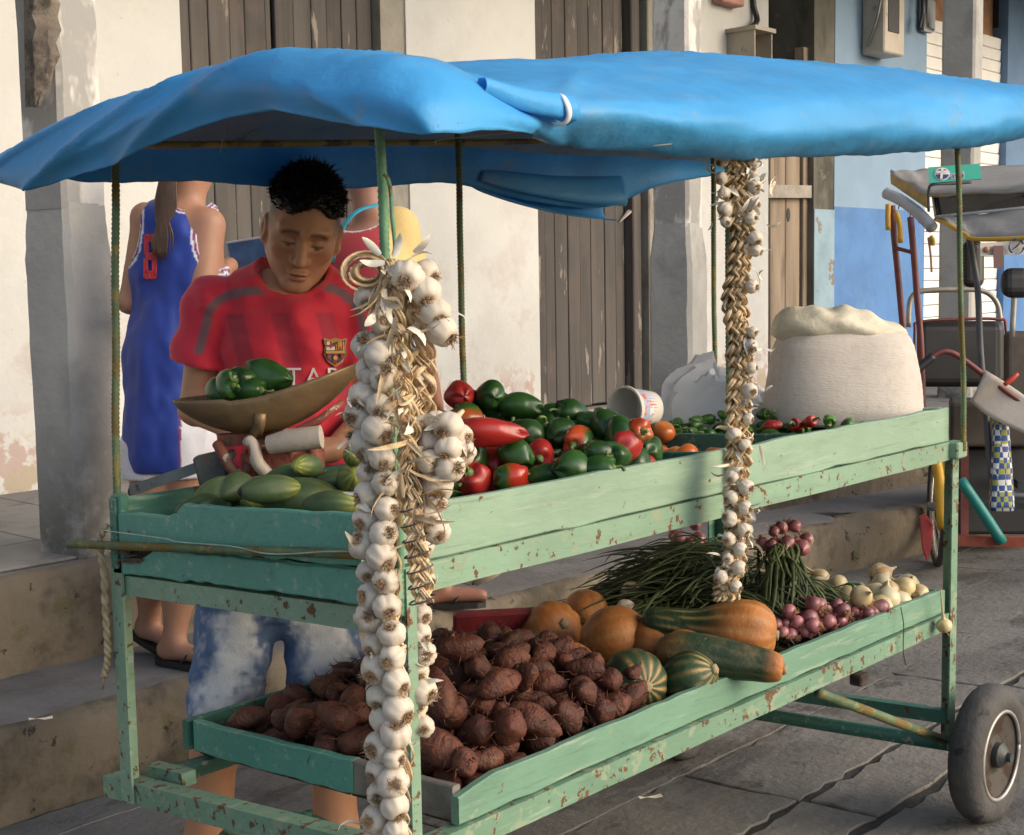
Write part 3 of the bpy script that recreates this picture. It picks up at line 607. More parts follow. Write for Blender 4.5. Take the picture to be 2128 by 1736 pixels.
# wheels
def wheel(x, y, z, r_, w_, side):
    o = link('wheel', None, cart, Matrix.Translation((x, y, z)))
    T = Matrix.Translation((x, y, z)) @ Matrix.Rotation(R(90), 4, 'X')
    b = MB(); prof = []
    for k in range(20):
        a = 2*math.pi*k/20; rr = r_-.040+.040*math.cos(a)*(1 if math.cos(a) > 0 else .9); prof.append((rr, (w_/2)*math.copysign(abs(math.sin(a))**.75, math.sin(a))))
    rows = []
    for k in range(64):
        th = 2*math.pi*k/64; rows.append([((p[0]-(.0025 if (k % 2 and p[0] > r_-.012) else 0))*math.cos(th), (p[0]-(.0025 if (k % 2 and p[0] > r_-.012) else 0))*math.sin(th), p[1]) for p in prof])
    b.quadgrid(rows, closeu=True, closev=True); b.xform(T); b.build('tyre', M['rubber'], o, smooth=True)
    b = MB(); s_ = .045*side*-1
    b.lathe([(r_-.062, -.03), (r_-.062, .03), (.05, .018), (.05, -.018)], 40, cap=True); b.xform(T); b.build('rim', M['rim'], o, smooth=True, angle=40)
    b = MB(); ring = [((r_-.066)*math.cos(2*math.pi*k/48), (r_-.066)*math.sin(2*math.pi*k/48), side*.034) for k in range(49)]; b.tube(ring, .0055, 6); b.xform(T); b.build('rim_edge', M['rim_edge'], o, smooth=True)
    b = MB(); b.lathe([(.012, side*.020), (.045, side*.020), (.060, side*.012), (r_-.085, side*.014), (r_-.064, side*.028)], 40, cap=False); b.xform(T); b.build('wheel_disc', M['rim'], o, smooth=True)
    b = MB(); b.lathe([(.032, -.05), (.032, .035), (.022, .045), (.012, .05), (.012, .062)], 16, fn=lambda p, a, z: (p[0], p[1], p[2]*side)); b.xform(T); b.build('hub', M['iron_dark'], o, smooth=True, angle=40)
    return o
wheel(1.985, -.105, .178, .178, .082, 1); wheel(1.985, .83, z_street(.83)+.176, .178, .082, -1)
# front swivel wheel under the near end
ft = link('swivel_fork', None, cart, Matrix.Translation((.08, .36, .45)))
b = MB(); b.lathe([(.085, -.03), (.085, -.004), (.078, 0), (.078, .016), (.10, .018), (.10, .028)], 28); b.xform(Matrix.Translation((.085, .36, .425))); b.build('turntable', M['paint_iron'], ft, smooth=True, angle=35)
b = MB()
b = MB(); b.lathe([(.009, 0), (.008, .012)], 8); bme = b.mesh('bolt', M['rod_green'])
for k in range(8): link('bolt', bme, ft, Matrix.Translation((.085+.088*math.cos(k*.785+.2), .36+.088*math.sin(k*.785+.2), .450)))
for s_ in (-1, 1):
    b = MB(); b.bar((.085, .36+.052*s_, .43), (.04, .36+.052*s_, .13), .012, .045, up=(1, 0, 0)); b.build('fork_blade', M['paint_iron'], ft)
wheel(.04, .36, z_street(.36)+.145, .148, .07, -1)
# standing rods that carry the tarp
def rebar(pts, r_, m, name='rod', parent=cart, pitch=.0085):
    pts = [Vector(p) for p in pts]; L_ = (pts[1]-pts[0]).length; n = max(8, int(L_/pitch)*2); P = []; rad = []
    for k in range(n+1): P.append(pts[0].lerp(pts[1], k/n)+Vector((.0015*math.sin(k*.09), .0015*math.cos(k*.07), 0))); rad.append(r_*(1.0 if k % 2 else 1.22))
    b = MB(); b.tube(P, rad, 8); return b.build(name, M[m], parent, smooth=True)
RODS = dict(A=(.040, 0.0, 1.66, .90, .060, 'rod_green'), B=(.060, .725, 1.66, .93, .024, 'rod'), C=(1.915, -.03, 1.74, .95, 1.985, 'rod'), M1=(.930, -.014, 1.70, .93, .938, 'rod_green'), M2=(.938, .715, 1.77, .9, .938, 'rod'), D=(1.978, .72, 1.79, .9, 1.985, 'rod'))
for k, (xt, y, zt_, zb_, xb, m) in RODS.items(): rebar([(xt, y, zt_), (xb, y, zb_)], .0066, m)
rebar([(-.018, .815, .925), (-.018, -.02, 1.008)], .0068, 'rod', 'cross_rod')
M['rod_yellow'] = mat('rebar_yellow', (0.30, 0.22, 0.05), .6, .2, 14, layers=[dict(col=(.12,.08,.03), scale=12, lo=.5, hi=.6)])
rebar([(.045, .015, 1.655), (.05, .36, 1.735)], .006, 'rod_yellow', 'roof_rod'); rebar([(.05, .36, 1.735), (.06, .72, 1.655)], .006, 'rod_yellow', 'roof_rod')
rebar([(.93, -.0, 1.70), (.936, .36, 1.83)], .006, 'rod_yellow', 'roof_rod'); rebar([(.936, .36, 1.83), (.938, .715, 1.765)], .006, 'rod_yellow', 'roof_rod')
rebar([(1.92, -.03, 1.74), (1.95, .36, 1.88)], .006, 'rod_yellow', 'roof_rod'); rebar([(1.95, .36, 1.88), (1.978, .72, 1.785)], .006, 'rod_yellow', 'roof_rod')
rebar([(.06, .722, 1.655), (1.978, .72, 1.785)], .006, 'rod_yellow', 'roof_rod', pitch=.02); rebar([(.04, .0, 1.655), (1.915, -.02, 1.735)], .006, 'rod_yellow', 'roof_rod', pitch=.02)
# tie wires, hook, rope
b = MB(); b.tube(spline([cw(-.022, .69, -.055), cw(-.025, .5, -.058), cw(-.024, .45, -.062), cw(-.026, .30, -.06), cw(-.026, .2, -.066), cw(-.03, .05, -.052), cw(-.02, -.02, -.05)], 30), .0013, 5); b.build('tie_wire', M['wire'], cart)
b = MB(); hk = spline([at_depth(797, 362, 1.955), at_depth(806, 372, 1.955), at_depth(812, 400, 1.95), at_depth(815, 450, 1.945), at_depth(821, 510, 1.94), at_depth(818, 530, 1.94)], 18); b.tube(hk, .0032, 6); b.build('hook', M['rod_green'], cart, smooth=True)
b = MB(); rp = spline([cw(-.004, CW+.006, -.05), cw(-.012, CW+.02, -.08), cw(-.01, CW+.012, -.13), cw(-.008, CW+.016, -.20), cw(-.006, CW+.018, -.26), cw(-.006, CW+.02, -.30), cw(-.006, CW+.035, -.335)], 60)
for s_ in (0, math.pi): b.tube([(p[0]+.0035*math.cos(k*.9+s_), p[1]+.0035*math.sin(k*.9+s_), p[2]) for k, p in enumerate(rp)], .0042, 6)
for k in range(6): b.tube([rp[-1], rp[-1]+np.array([random.gauss(0, .004), .01+random.gauss(0, .005), -.025])], [.0016, .0006], 4)
tag(b.build('rope', M['rope'], None, smooth=True), 'frayed end of pale rope hanging from the cart corner', 'rope')
# frayed splinters at the board ends
M['splinter'] = mat('raw_splinter', (.09, .06, .04), .9, .3, 20)
b = MB(); rr = random.Random(9)
for k in range(9):
    y = rr.uniform(.60, .68); z = rr.uniform(-.118, -.09); b.bar(cw(-.001, y, z), cw(-.001-rr.uniform(0, .004), y+rr.uniform(.01, .05), z+rr.uniform(-.004, .004)), .004, .003)
tag(b.build('split_wood', M['splinter'], cart), kind='stuff')

# ------------------------------------------------------------------ tarp
M['tarp'] = mat('blue_vinyl_tarp', (0.070, 0.39, 0.78), .5, .10, 3, layers=[dict(col=(.16,.43,.70), scale=5, st=(.5,1,1), lo=.52, hi=.75, amt=.6), dict(col=(.26,.38,.48), scale=11, st=(.4,1.4,1), lo=.56, hi=.75, amt=.6), dict(col=(.10,.10,.10), scale=34, st=(.5,1,1.3), lo=.69, hi=.72, amt=.7)], bump=.45, bscale=16, world_coords=True, spec=.4, translucent=.25)
M['lining'] = mat('tarp_underside', (.30, .34, .34), .75, .12, 4, layers=[dict(col=(.18,.29,.36), scale=5, lo=.5, hi=.66, amt=.8), dict(col=(.16,.15,.12), scale=9, lo=.58, hi=.68, amt=.6)], bump=.2, bscale=45, world_coords=True, translucent=.30)
LSIDE = -1
# each section: list of (dx, y, z) from street hem to pavement hem
S_ = []
S_.append([(-.045, -.175, 1.602), (-.05, -.15, 1.606), (-.05, -.095, 1.617), (-.05, -.02, 1.632), (-.052, .06, 1.648), (-.055, .135, 1.659), (-.056, .265, 1.654), (-.055, .394, 1.639), (-.05, .55, 1.612), (-.05, .68, 1.600), (-.05, .80, 1.586), (-.03, .86, 1.592)])
S_.append([(-.040, -.195, 1.600), (-.055, -.178, 1.632), (-.062, -.10, 1.662), (-.065, -.02, 1.672), (-.068, .06, 1.690), (-.07, .135, 1.704), (-.07, .265, 1.700), (-.066, .394, 1.684), (-.06, .55, 1.664), (-.055, .70, 1.650), (-.06, .88, 1.622), (-.05, .97, 1.622)])
S_.append([(.01, -.198, 1.604), (.0, -.185, 1.652), (-.008, -.10, 1.708), (-.01, -.02, 1.722), (-.01, .06, 1.737), (-.01, .15, 1.752), (-.01, .27, 1.752), (-.01, .42, 1.737), (-.01, .58, 1.724), (-.01, .74, 1.706), (-.02, .92, 1.672), (-.02, 1.0, 1.645)])
S_.append([(.105, -.178, 1.614), (.10, -.170, 1.650), (.10, -.10, 1.708), (.10, -.02, 1.726), (.10, .06, 1.745), (.10, .16, 1.748), (.10, .28, 1.750), (.10, .44, 1.742), (.10, .60, 1.738), (.10, .74, 1.712), (.10, .87, 1.664), (.10, .89, 1.604)])
S_.append([(.215, -.135, 1.622), (.215, -.142, 1.640), (.22, -.105, 1.668), (.22, -.03, 1.700), (.23, .05, 1.735), (.24, .16, 1.748), (.26, .28, 1.760), (.26, .44, 1.758), (.26, .60, 1.756), (.26, .74, 1.722), (.26, .86, 1.668), (.26, .884, 1.606)])
def std(X, zf, zh, zr, zb, zbh, yh=-.085, bul=-.125):
    return [(X, yh+.05, zf+.012), (X, yh+.01, zf), (X, bul, zf+.035), (X, bul+.005, (zf+zh)/2+.02), (X, bul+.045, zh), (X, .04, zh+(zr-zh)*.42), (X, .22, zr-.018), (X, .38, zr), (X, .56, zr-(zr-zb)*.35), (X, .74, zb), (X, .86, zb-.05), (X, .882, zbh)]
S_.append(std(.36, 1.615, 1.690, 1.776, 1.728, 1.610))
S_.append(std(.56, 1.614, 1.705, 1.808, 1.736, 1.614))
S_.append(std(.80, 1.617, 1.725, 1.838, 1.752, 1.618))
S_.append(std(1.06, 1.632, 1.752, 1.874, 1.76, 1.630))
S_.append(std(1.27, 1.648, 1.772, 1.896, 1.765, 1.616))
S_.append(std(1.50, 1.664, 1.792, 1.912, 1.77, 1.600))
S_.append(std(1.72, 1.684, 1.812, 1.925, 1.775, 1.60))
S_.append(std(1.95, 1.708, 1.832, 1.936, 1.78, 1.66))
S_.append(std(2.16, 1.735, 1.850, 1.946, 1.79, 1.70))
S_.append(std(2.36, 1.757, 1.866, 1.95, 1.80, 1.73))
NV, NU = 90, 220
secs = [spline([np.array(p) for p in s], NV) for s in S_]
grid = []
for j in range(NV): grid.append(spline([s[j] for s in secs], NU))
rows = []
for i in range(NU):
    row = []
    for j in range(NV):
        p = grid[j][i].copy(); u, v = p[0], j/(NV-1)
        # soft wrinkles: diagonal drags near the near corners, long ripples on the street side
        wn_ = max(0, 1-abs(u-.0)/.45)
        def crease(c0, c1, wd, amp):     # sharp fold along a line on the sheet, in (x, y)
            ax_, ay_ = c1[0]-c0[0], c1[1]-c0[1]; L2 = ax_*ax_+ay_*ay_; t_ = ((p[0]-c0[0])*ax_+(p[1]-c0[1])*ay_)/L2; dd = ((p[0]-c0[0])*ay_-(p[1]-c0[1])*ax_)/math.sqrt(L2)
            return amp*math.exp(-abs(dd)/wd)*max(0, math.sin(math.pi*min(1, max(0, t_))))**.6
        if u < .12:     # diagonal drag folds on the near end flap, read in (y, z)
            wf = max(0, min(1, (.12-u)/.12))
            for (y0, z0, k_, wd, am, ya, yb) in ((.745, 1.608, -.34, .010, .026, .30, .95), (.95, 1.632, -.27, .009, .020, .45, 1.0), (.47, 1.632, -.36, .010, .018, .05, .55), (.10, 1.655, .30, .012, .016, -.18, .16), (.60, 1.640, -.18, .008, .010, .35, .75), (-.05, 1.640, .55, .010, .014, -.2, .05)):
                dd = (p[2]-z0-k_*(p[1]-y0)); e_ = max(0, min(1, (p[1]-ya)/.08))*max(0, min(1, (yb-p[1])/.08))
                p[0] -= wf*e_*am*(math.exp(-abs(dd)/wd) if dd < 0 else math.exp(-dd/(wd*2.6)))
        p[2] += crease((-.06, .98), (.25, .50), .012, .007)+crease((-.06, .90), (.10, .30), .010, .006)+crease((-.06, .62), (.25, .18), .010, .006)+crease((.27, -.15), (.02, .12), .010, .008)+crease((.30, -.14), (.10, .28), .010, .006)+crease((.27, -.15), (.65, .12), .012, .008)-crease((-.05, .45), (.2, .3), .02, .012)-.010*wn_
        p[2] += crease((.4, .3), (1.1, .0), .02, .007)+crease((.9, .35), (1.6, .1), .025, .007)+crease((1.5, .3), (2.2, .05), .02, .006)+crease((2.3, -.1), (1.7, .3), .02, .008)
        if j < 40 and u > .3: p[1] -= .004*abs(math.sin(u*4.0+v*9))
        p[2] += .0022*hashn(u*9, p[1]*14, v*5, 1)+.0018*hashn(u*31, p[1]*40, v*13, 2)
        if v < .35: p[1] += .003*hashn(u*12, v*30, 1, 5); p[2] += .0015*math.sin(u*11+2)*(1-v/.35)
        if v > .85: p[1] += .012*hashn(u*8, v*9, 2, 6); p[2] += .006*math.sin(u*7.5)*(v-.85)/.15
        row.append(p)
    rows.append(row)
b = MB(); b.quadgrid(rows); tp = b.mesh('tarp', M['lining'], True)
tarp = link('tarp', None); tarp.location = (1, .35, 1.6); tarp.matrix_world = Matrix.Translation((1, .35, 1.6)); tag(tarp, 'sagging bright blue vinyl tarp stretched over the cart rods', 'tarp')
tp.materials.append(M['tarp']); tp.polygons.foreach_set('material_index', [1 if (q % (NV-1)) >= 80 else 0 for q in range(len(tp.polygons))]); cl = link('sheet', tp, tarp); md = cl.modifiers.new('thick', 'SOLIDIFY'); md.thickness = .003; md.offset = LSIDE; md.material_offset = 1
# rolled hem on the pavement side hanging as a loose tube, and the bunched street corner with its white ring
b = MB(); rows = []
for k in range(40):
    t = k/39; x = 1.18+.56*t; zc_ = 1.660-.032*t-.012*math.sin(t*3); rr_ = .024+.036*t**.7; row = []
    for q in range(26):
        a = -1.9+q/25*5.4; rj = rr_*(1+.05*math.sin(q+3*t)); row.append((x+.012*math.sin(a*1.3), .885+rj*math.cos(a)*.8, zc_+rj*math.sin(a)*1.05-.006))
    rows.append(row)
b.quadgrid(rows); o = b.build('rolled_hem', M['tarp'], tarp, smooth=True); md = o.modifiers.new('thick', 'SOLIDIFY'); md.thickness = .0025
b = MB(); pa = np.array([.235, -.135, 1.655]); rows = []
pts_ = spline([(.10, -.15, 1.672), (.18, -.148, 1.660), (.26, -.146, 1.656), (.305, -.142, 1.654)], 22)
for k, p in enumerate(pts_):
    t = k/21; rj = .012+.010*t; rows.append([p+np.array([0, math.cos(a)*rj*.8, math.sin(a)*rj*(1+.15*math.sin(3*a+t*4))]) for a in np.linspace(0, 2*math.pi*.93, 18)])
b.quadgrid(rows); b.f.append(tuple(range((21)*18, 22*18))); b.m.append(0); o = b.build('bunched_corner', M['tarp'], tarp, smooth=True)
b = MB(); cpt = np.array([.272, -.144, 1.652]); b.tube([cpt+np.array([.004*math.sin(2*a), math.cos(a)*.018-.002, math.sin(a)*.022]) for a in np.linspace(R(75), R(310), 24)], [.0015+.0045*math.sin(math.pi*k/23) for k in range(24)], 8, flat=.6); b.build('plastic_ring', mat('white_plastic', (.72, .72, .72), .4, .05), tarp, smooth=True)
M['thread'] = mat('frayed_thread', (.50, .42, .30), .9, .1)
b = MB(); rr = random.Random(4)
for pts3 in ([(1078, 250), (1130, 285), (1180, 300), (1250, 312), (1330, 306), (1395, 300)], [(1130, 285), (1175, 293), (1260, 308)], [(465, 250), (466, 275), (457, 318)], [(1160, 300), (1162, 322)], [(905, 300), (920, 290), (1075, 275)]):
    pp = [at_depth(x, y, 2.30 if x > 800 else 2.4) for x, y in pts3]; b.tube(spline(pp, 18), .0011, 4)
tag(b.build('loose_thread', M['thread'], tarp), kind='stuff')
# ================================================================== produce
FLU, FLL = -.098, LZ-LH+.003          # tray floors in the cart frame
class Heap:
    def __init__(s, floor): s.floor = floor; s.S = np.zeros((0, 4))
    def rest(s, x, y, sph, soft=.90):
        """lowest centre height for an item whose spheres (dx, dy, dz, r) come to rest at x, y"""
        z = max(s.floor + r_ - dz for dx, dy, dz, r_ in sph)
        if len(s.S):
            for dx, dy, dz, r_ in sph:
                Rr = (s.S[:, 3]+r_)*soft; d2 = (s.S[:, 0]-x-dx)**2+(s.S[:, 1]-y-dy)**2; k = d2 < Rr*Rr
                if k.any(): z = max(z, float((s.S[k, 2]+np.sqrt(Rr[k]**2-d2[k])).max())-dz)
        return z
    def add(s, x, y, z, sph): s.S = np.vstack([s.S, [[x+a, y+c, z+d, r_] for a, c, d, r_ in sph]])
    def on_ray(s, px, py, sph, soft=.90, lim=None, t0=1.2, t1=6.0):
        o, d = cray(px, py)
        for t in np.arange(t0, t1, .006):
            p = o+d*t
            if lim and not (lim[0] <= p[0] <= lim[1] and lim[2] <= p[1] <= lim[3]): continue
            if p[2] <= s.rest(p[0], p[1], sph, soft): return p
        p = cz(px, py, s.floor+max(q[3] for q in sph))
        if lim: p = np.array([min(max(p[0], lim[0]), lim[1]), min(max(p[1], lim[2]), lim[3]), 0.0])
        p[2] = s.rest(p[0], p[1], sph, soft); return p
def spheres(axis, L_, r_, n=3):
    a = np.array(axis, float); a /= np.linalg.norm(a); h = max(0, L_/2-r_)
    return [(*(a*h*t), r_) for t in np.linspace(-1, 1, n)] if h > 1e-4 else [(0, 0, 0, r_)]
def yawdir(yaw, pitch=0): return np.array([math.cos(R(yaw))*math.cos(R(pitch)), math.sin(R(yaw))*math.cos(R(pitch)), math.sin(R(pitch))])
def put(name, me, p, d, spin=0, s=1.0, label=None, cat=None, group=None):
    o = link(name, me, None, align(cw(*p), d, spin, s)); return tag(o, label, cat, group)
def fib(name, me_mats): pass

# ---- peppers
M['stem'] = mat('pepper_stem', (.12, .19, .05), .6, .2, 30)
PCOL = {'green': mat('pepper_green', (0.022, 0.070, 0.014), .32, .35, 14, layers=[dict(col=(.06,.13,.02), scale=9, lo=.58, hi=.75, amt=.6)], spec=.5, rnd=.25),
        'red': mat('pepper_red', (0.33, 0.022, 0.018), .33, .2, 10, layers=[dict(col=(.22,.012,.008), scale=9, lo=.5, hi=.7, amt=.5)], spec=.5, rnd=.15),
        'turning': mat('pepper_turning', (0.03, 0.09, 0.015), .22, .3, 10, layers=[dict(col=(.42,.06,.015), scale=7, lo=.47, hi=.56, detail=1.5), dict(col=(.40,.03,.015), scale=7, lo=.55, hi=.62, detail=1.5)], spec=.5),
        'small': mat('pepper_small_green', (0.045, 0.125, 0.018), .35, .3, 20, spec=.4, rnd=.3)}
def pepper_mesh(kind, L_, Rr, lobes, seed, taper=.75):
    rr = random.Random(seed); b = MB(); n = 15; prof = []
    for k in range(n):
        t = k/(n-1); e = math.sin(math.pi*min(1, t*1.0))**.34 if 0 < t < 1 else 0
        prof.append((max(.0015, Rr*e*(taper+(1-taper)*min(1, t*1.3))), (t-.5)*L_))
    prof[-2] = (Rr*.62, .5*L_-.001); prof[-1] = (Rr*.2, .5*L_-.008)
    ph = rr.uniform(0, 6); bend = rr.uniform(-.12, .12); am = rr.uniform(.06, .12)
    def fn(p, a, z):
        t = z/L_+.5; q = 1+am*math.cos(lobes*a+ph)*(.45+.55*abs(2*t-1))+.03*math.sin(2*a+t*3+ph)
        return (p[0]*q+bend*Rr*4*(t-.5)**2, p[1]*q, z+.06*L_*math.cos(lobes*a+ph)*(1 if t < .3 else (.5 if t > .85 else 0)))
    b.lathe(prof, 26, fn)
    s0 = b.n(); b.lathe([(Rr*.30, L_*.5-.011), (Rr*.26, L_*.5-.003), (Rr*.10, L_*.5+.002)], 10, mi=1, cap=False)
    b.tube(spline([(0, 0, L_*.5-.004), (rr.uniform(-.003, .003), 0, L_*.5+.012), (rr.uniform(-.01, .01), rr.uniform(-.006, .006), L_*.5+.019)], 7), [.0042, .0034, .0030, .0029, .0029, .0032, .0035], 7, mi=1)
    return b.mesh('pepper', [PCOL[kind], M['stem']])
PM = {k: [pepper_mesh(k, rs_[0]*.9, rs_[1]*.9, rs_[2], 10*i+len(k), rs_[3]) for i, rs_ in enumerate(((.082, .036, 3, .8), (.075, .038, 4, .85), (.092, .034, 3, .7), (.070, .036, 3, .9)))] for k in ('green', 'red', 'turning')}
LONGRED = pepper_mesh('red', .118, .030, 3, 91, .62)
PLAB = {'green': ('glossy dark green bell pepper in the heap on the upper tray', 'green bell peppers heaped on the upper tray'),
        'red': ('ripe red pepper lying among the green ones on the upper tray', 'red peppers among the green ones'),
        'turning': ('bell pepper turning from green to red on the upper tray', 'peppers turning from green to red')}
hp_ = Heap(FLU); rr = random.Random(21)
def env_p(x, y):       # height of the pepper heap
    return FLU+.205*max(0, 1-((x-.80)/.40)**2*.8)*max(0, min(1, (y+.06)/.42))*max(0, 1-max(0, y-.55)/.35)
cnt = 0; fills = []
for k in range(2200):
    x, y = rr.uniform(.46, 1.09), rr.uniform(.055, .655); d = yawdir(rr.uniform(0, 360), rr.uniform(-35, 35)); sph = spheres(d, .064, .0275, 2); z = hp_.rest(x, y, sph)
    if z+.030 < env_p(x, y)-.012: hp_.add(x, y, z, sph); fills.append((x, y, z, d))
    if len(fills) > 135: break
for (x, y, z, d) in fills:
    c = 'green' if rr.random() < .82 else ('red' if rr.random() < .55 else 'turning')
    put('pepper', PM[c][rr.randrange(4)], (x, y, z), d, rr.uniform(0, 6), rr.uniform(.80, 1.0), PLAB[c][0], 'pepper', PLAB[c][1])
CAMY = 222.0    # tray yaw that points at the camera
heroes = [  # px, py, colour, mesh, yaw of the stem, pitch
 (1105, 885, 'red', 3, 40, 20), (1040, 850, 'green', 1, 230, 10), (985, 840, 'green', 0, 170, -5), (1020, 822, 'green', 3, 60, 8), (1085, 845, 'green', 2, 120, 5), (955, 822, 'red', 1, 60, 0), (1150, 868, 'green', 1, 30, 5), (1190, 860, 'green', 0, 160, 15),
 (972, 875, 'turning', 1, 120, 20), (1135, 905, 'green', 1, 215, 55), (1240, 885, 'green', 2, 130, 12), (1165, 900, 'green', 3, 10, 10), (1205, 915, 'turning', 2, 200, -10), (1262, 888, 'green', 1, 60, 30), (1100, 905, 'green', 3, 90, 30),
 (1290, 905, 'green', 0, 40, 20), (1318, 900, 'turning', 2, 250, 10), (1300, 925, 'red', 3, 10, 0), (1250, 945, 'green', 0, 150, 5), (1280, 950, 'green', 2, 200, 10), (1345, 940, 'green', 1, 30, 0), (1120, 945, 'red', 0, 222, -8), (1030, 962, 'red', 3, 262, -25), (1075, 945, 'green', 0, 100, 30),
 (980, 955, 'green', 1, 20, 10), (985, 1000, 'red', 1, 200, 40), (1060, 995, 'turning', 3, 330, 10), (1135, 990, 'green', 2, 312, 0), (1190, 975, 'green', 0, 350, 0), (930, 1010, 'green', 1, 260, 10), (1235, 975, 'green', 2, 300, 5), (1320, 965, 'green', 1, 20, 0), (925, 960, 'green', 3, 120, 20), (1330, 972, 'red', 3, 0, 0)]
for (px, py, c, mi_, yw, pt) in heroes:
    d = yawdir(yw, pt); sph = spheres(d, .070, .030, 2); p = hp_.on_ray(px, py, sph, .86, (.42, 1.11, .045, .67))
    if p is None: continue
    hp_.add(*p, sph); put('pepper', PM[c][mi_], p, d, rr.uniform(0, 6), rr.uniform(.90, 1.06), PLAB[c][0], 'pepper', PLAB[c][1])
d = yawdir(138, 5); sph = spheres(d, .11, .030, 3); p = hp_.on_ray(1022, 905, sph, .86, (.42, 1.1, .04, .67)); p[2] += .006
put('pepper', LONGRED, p, d, .6, 1.05, 'long shiny red pepper lying sideways on top of the heap', 'pepper')
# tomatoes behind the first partition
def fruit_mesh(name, Rr, sq, m, ribs=0):
    b = MB(); n = 13; b.lathe([(max(.001, Rr*math.sin(math.pi*k/(n-1))), -Rr*sq*math.cos(math.pi*k/(n-1))) for k in range(n)], 22, lambda p, a, z: (p[0]*(1+ribs*math.cos(6*a)), p[1]*(1+ribs*math.cos(6*a)), z-(.12*Rr if math.hypot(p[0], p[1]) < Rr*.3 and z > 0 else 0))); return b.mesh(name, m)
TOM = fruit_mesh('tomato', .031, .86, mat('tomato_orange', (.52, .13, .025), .3, .25, 12, layers=[dict(col=(.30,.22,.03), scale=10, lo=.55, hi=.7)], rnd=.2), .02)
ht = Heap(FLU)
for k, (px, py) in enumerate(((1385, 937), (1412, 935), (1372, 950), (1400, 950), (1425, 947))):
    sph = [(0, 0, 0, .03)]; p = ht.on_ray(px, py, sph, .95, (1.16, 1.45, .05, .65))
    if p is None: continue
    ht.add(*p, sph); put('tomato', TOM, p, (rr.gauss(0, .4), rr.gauss(0, .4), 1), 0, rr.uniform(.9, 1.05), 'half ripe orange tomato behind the bell peppers', 'tomato', 'tomatoes behind the bell peppers')
for k in range(5):
    x, y = rr.uniform(1.18, 1.44), rr.uniform(.06, .64); sph = [(0, 0, 0, .03)]; z = ht.rest(x, y, sph)
    if z > FLU+.05: continue
    ht.add(x, y, z, sph); put('tomato', TOM, (x, y, z), (rr.gauss(0, .5), rr.gauss(0, .5), 1), 0, rr.uniform(.9, 1.05), 'half ripe orange tomato behind the bell peppers', 'tomato', 'tomatoes behind the bell peppers')
# small green peppers in the far compartment
SP = [pepper_mesh('small', .040, .016, 3, 200+i, .6) for i in range(3)]; SPR = pepper_mesh('red', .042, .017, 3, 300, .6)
hs_ = Heap(FLU); n = 0
for k in range(2500):
    x, y = rr.uniform(1.505, 1.925), rr.uniform(.045, .655); d = yawdir(rr.uniform(0, 360), rr.uniform(-30, 30)); sph = spheres(d, .044, .017, 2); z = hs_.rest(x, y, sph, .86)
    if z+.012 > .006+.022*math.sin(x*14)*math.sin(y*11) or (x > 1.70 and z > -.05): continue
    hs_.add(x, y, z, sph); n += 1
    red = (.16 < y < .26 and x < 1.58 and rr.random() < .6)
    if z > FLU+.02 or y < .2 or True:
        put('small_pepper', SPR if red else SP[n % 3], (x, y, z), d, rr.uniform(0, 6), rr.uniform(.9, 1.15), 'small red pepper among the little green ones by the sack' if red else 'small green pepper in the compartment by the white sack', 'pepper', 'small red peppers by the sack' if red else 'small green peppers by the sack')
    if n > 230: break

# ---- cucumbers
M['cuke'] = mat('cucumber_skin', (1, 1, 1), .58, .12, 30, attr=True, bump=.15, bscale=80, rnd=.15)
def cuke_mesh(L_, Rr, seed, bend=.0, pale=0.0):
    rr = random.Random(seed); b = MB(); n = 19
    prof = [(max(.001, Rr*(math.sin(math.pi*k/(n-1))**.55)*(.88+.12*(k/(n-1)))), (k/(n-1)-.5)*L_) for k in range(n)]
    ph = rr.uniform(0, 6)
    b.lathe(prof, 24, lambda p, a, z: (p[0]*(1+.025*math.cos(3*a+ph))+bend*(z/L_)**2*L_, p[1]*(1+.025*math.cos(3*a+ph)), z))
    me = b.mesh('cucumber', M['cuke'])
    def col(P):
        t = P[:, 2]/L_+.5; a = np.arctan2(P[:, 1], P[:, 0]); st = np.clip(np.cos(10*a+ph+.6*np.sin(P[:, 2]*80))*.5+.5, 0, 1)**3
        e = np.clip((t-.62)/.38, 0, 1)**1.3*(.45+.55*st); e = np.maximum(e, np.clip((t-.93)/.07, 0, 1)*.8)
        base = np.array([.048, .080, .030])*(1+pale); tip = np.array([.30, .31, .055])
        c = base[None]*(1-e[:, None])+tip[None]*e[:, None]; c = c*(1+.9*st[:, None]*(t[:, None]**1.2))
        mot = .5+.5*np.sin(P[:, 0]*190+ph)*np.sin(P[:, 1]*170)*np.sin(P[:, 2]*60+ph); return c*(.85+.35*mot[:, None])
    return set_col(me, col)
CK = [cuke_mesh(.115, .027, 1), cuke_mesh(.105, .0255, 2, .1), cuke_mesh(.128, .034, 3, -.05, .2), cuke_mesh(.090, .0245, 4, .05, .25)]
hc = Heap(FLU); rr = random.Random(41)
for k in range(60):
    x, y = rr.uniform(.06, .40), rr.uniform(.06, .64); d = yawdir(rr.uniform(0, 360), rr.uniform(-8, 8)); sph = spheres(d, .105, .021, 4); z = hc.rest(x, y, sph)
    e_ = d*.05
    if z > -.030 or not (.03 < x+e_[0] < .46 and .04 < y+e_[1] < .66 and .03 < x-e_[0] and .04 < y-e_[1] < .66): continue
    hc.add(x, y, z, sph); put('cucumber', CK[k % 2], (x, y, z), d, rr.uniform(0, 6), 1, 'dark green cucumber at the bottom of the heap by the scale', 'cucumber', 'cucumbers at the bottom of the heap')
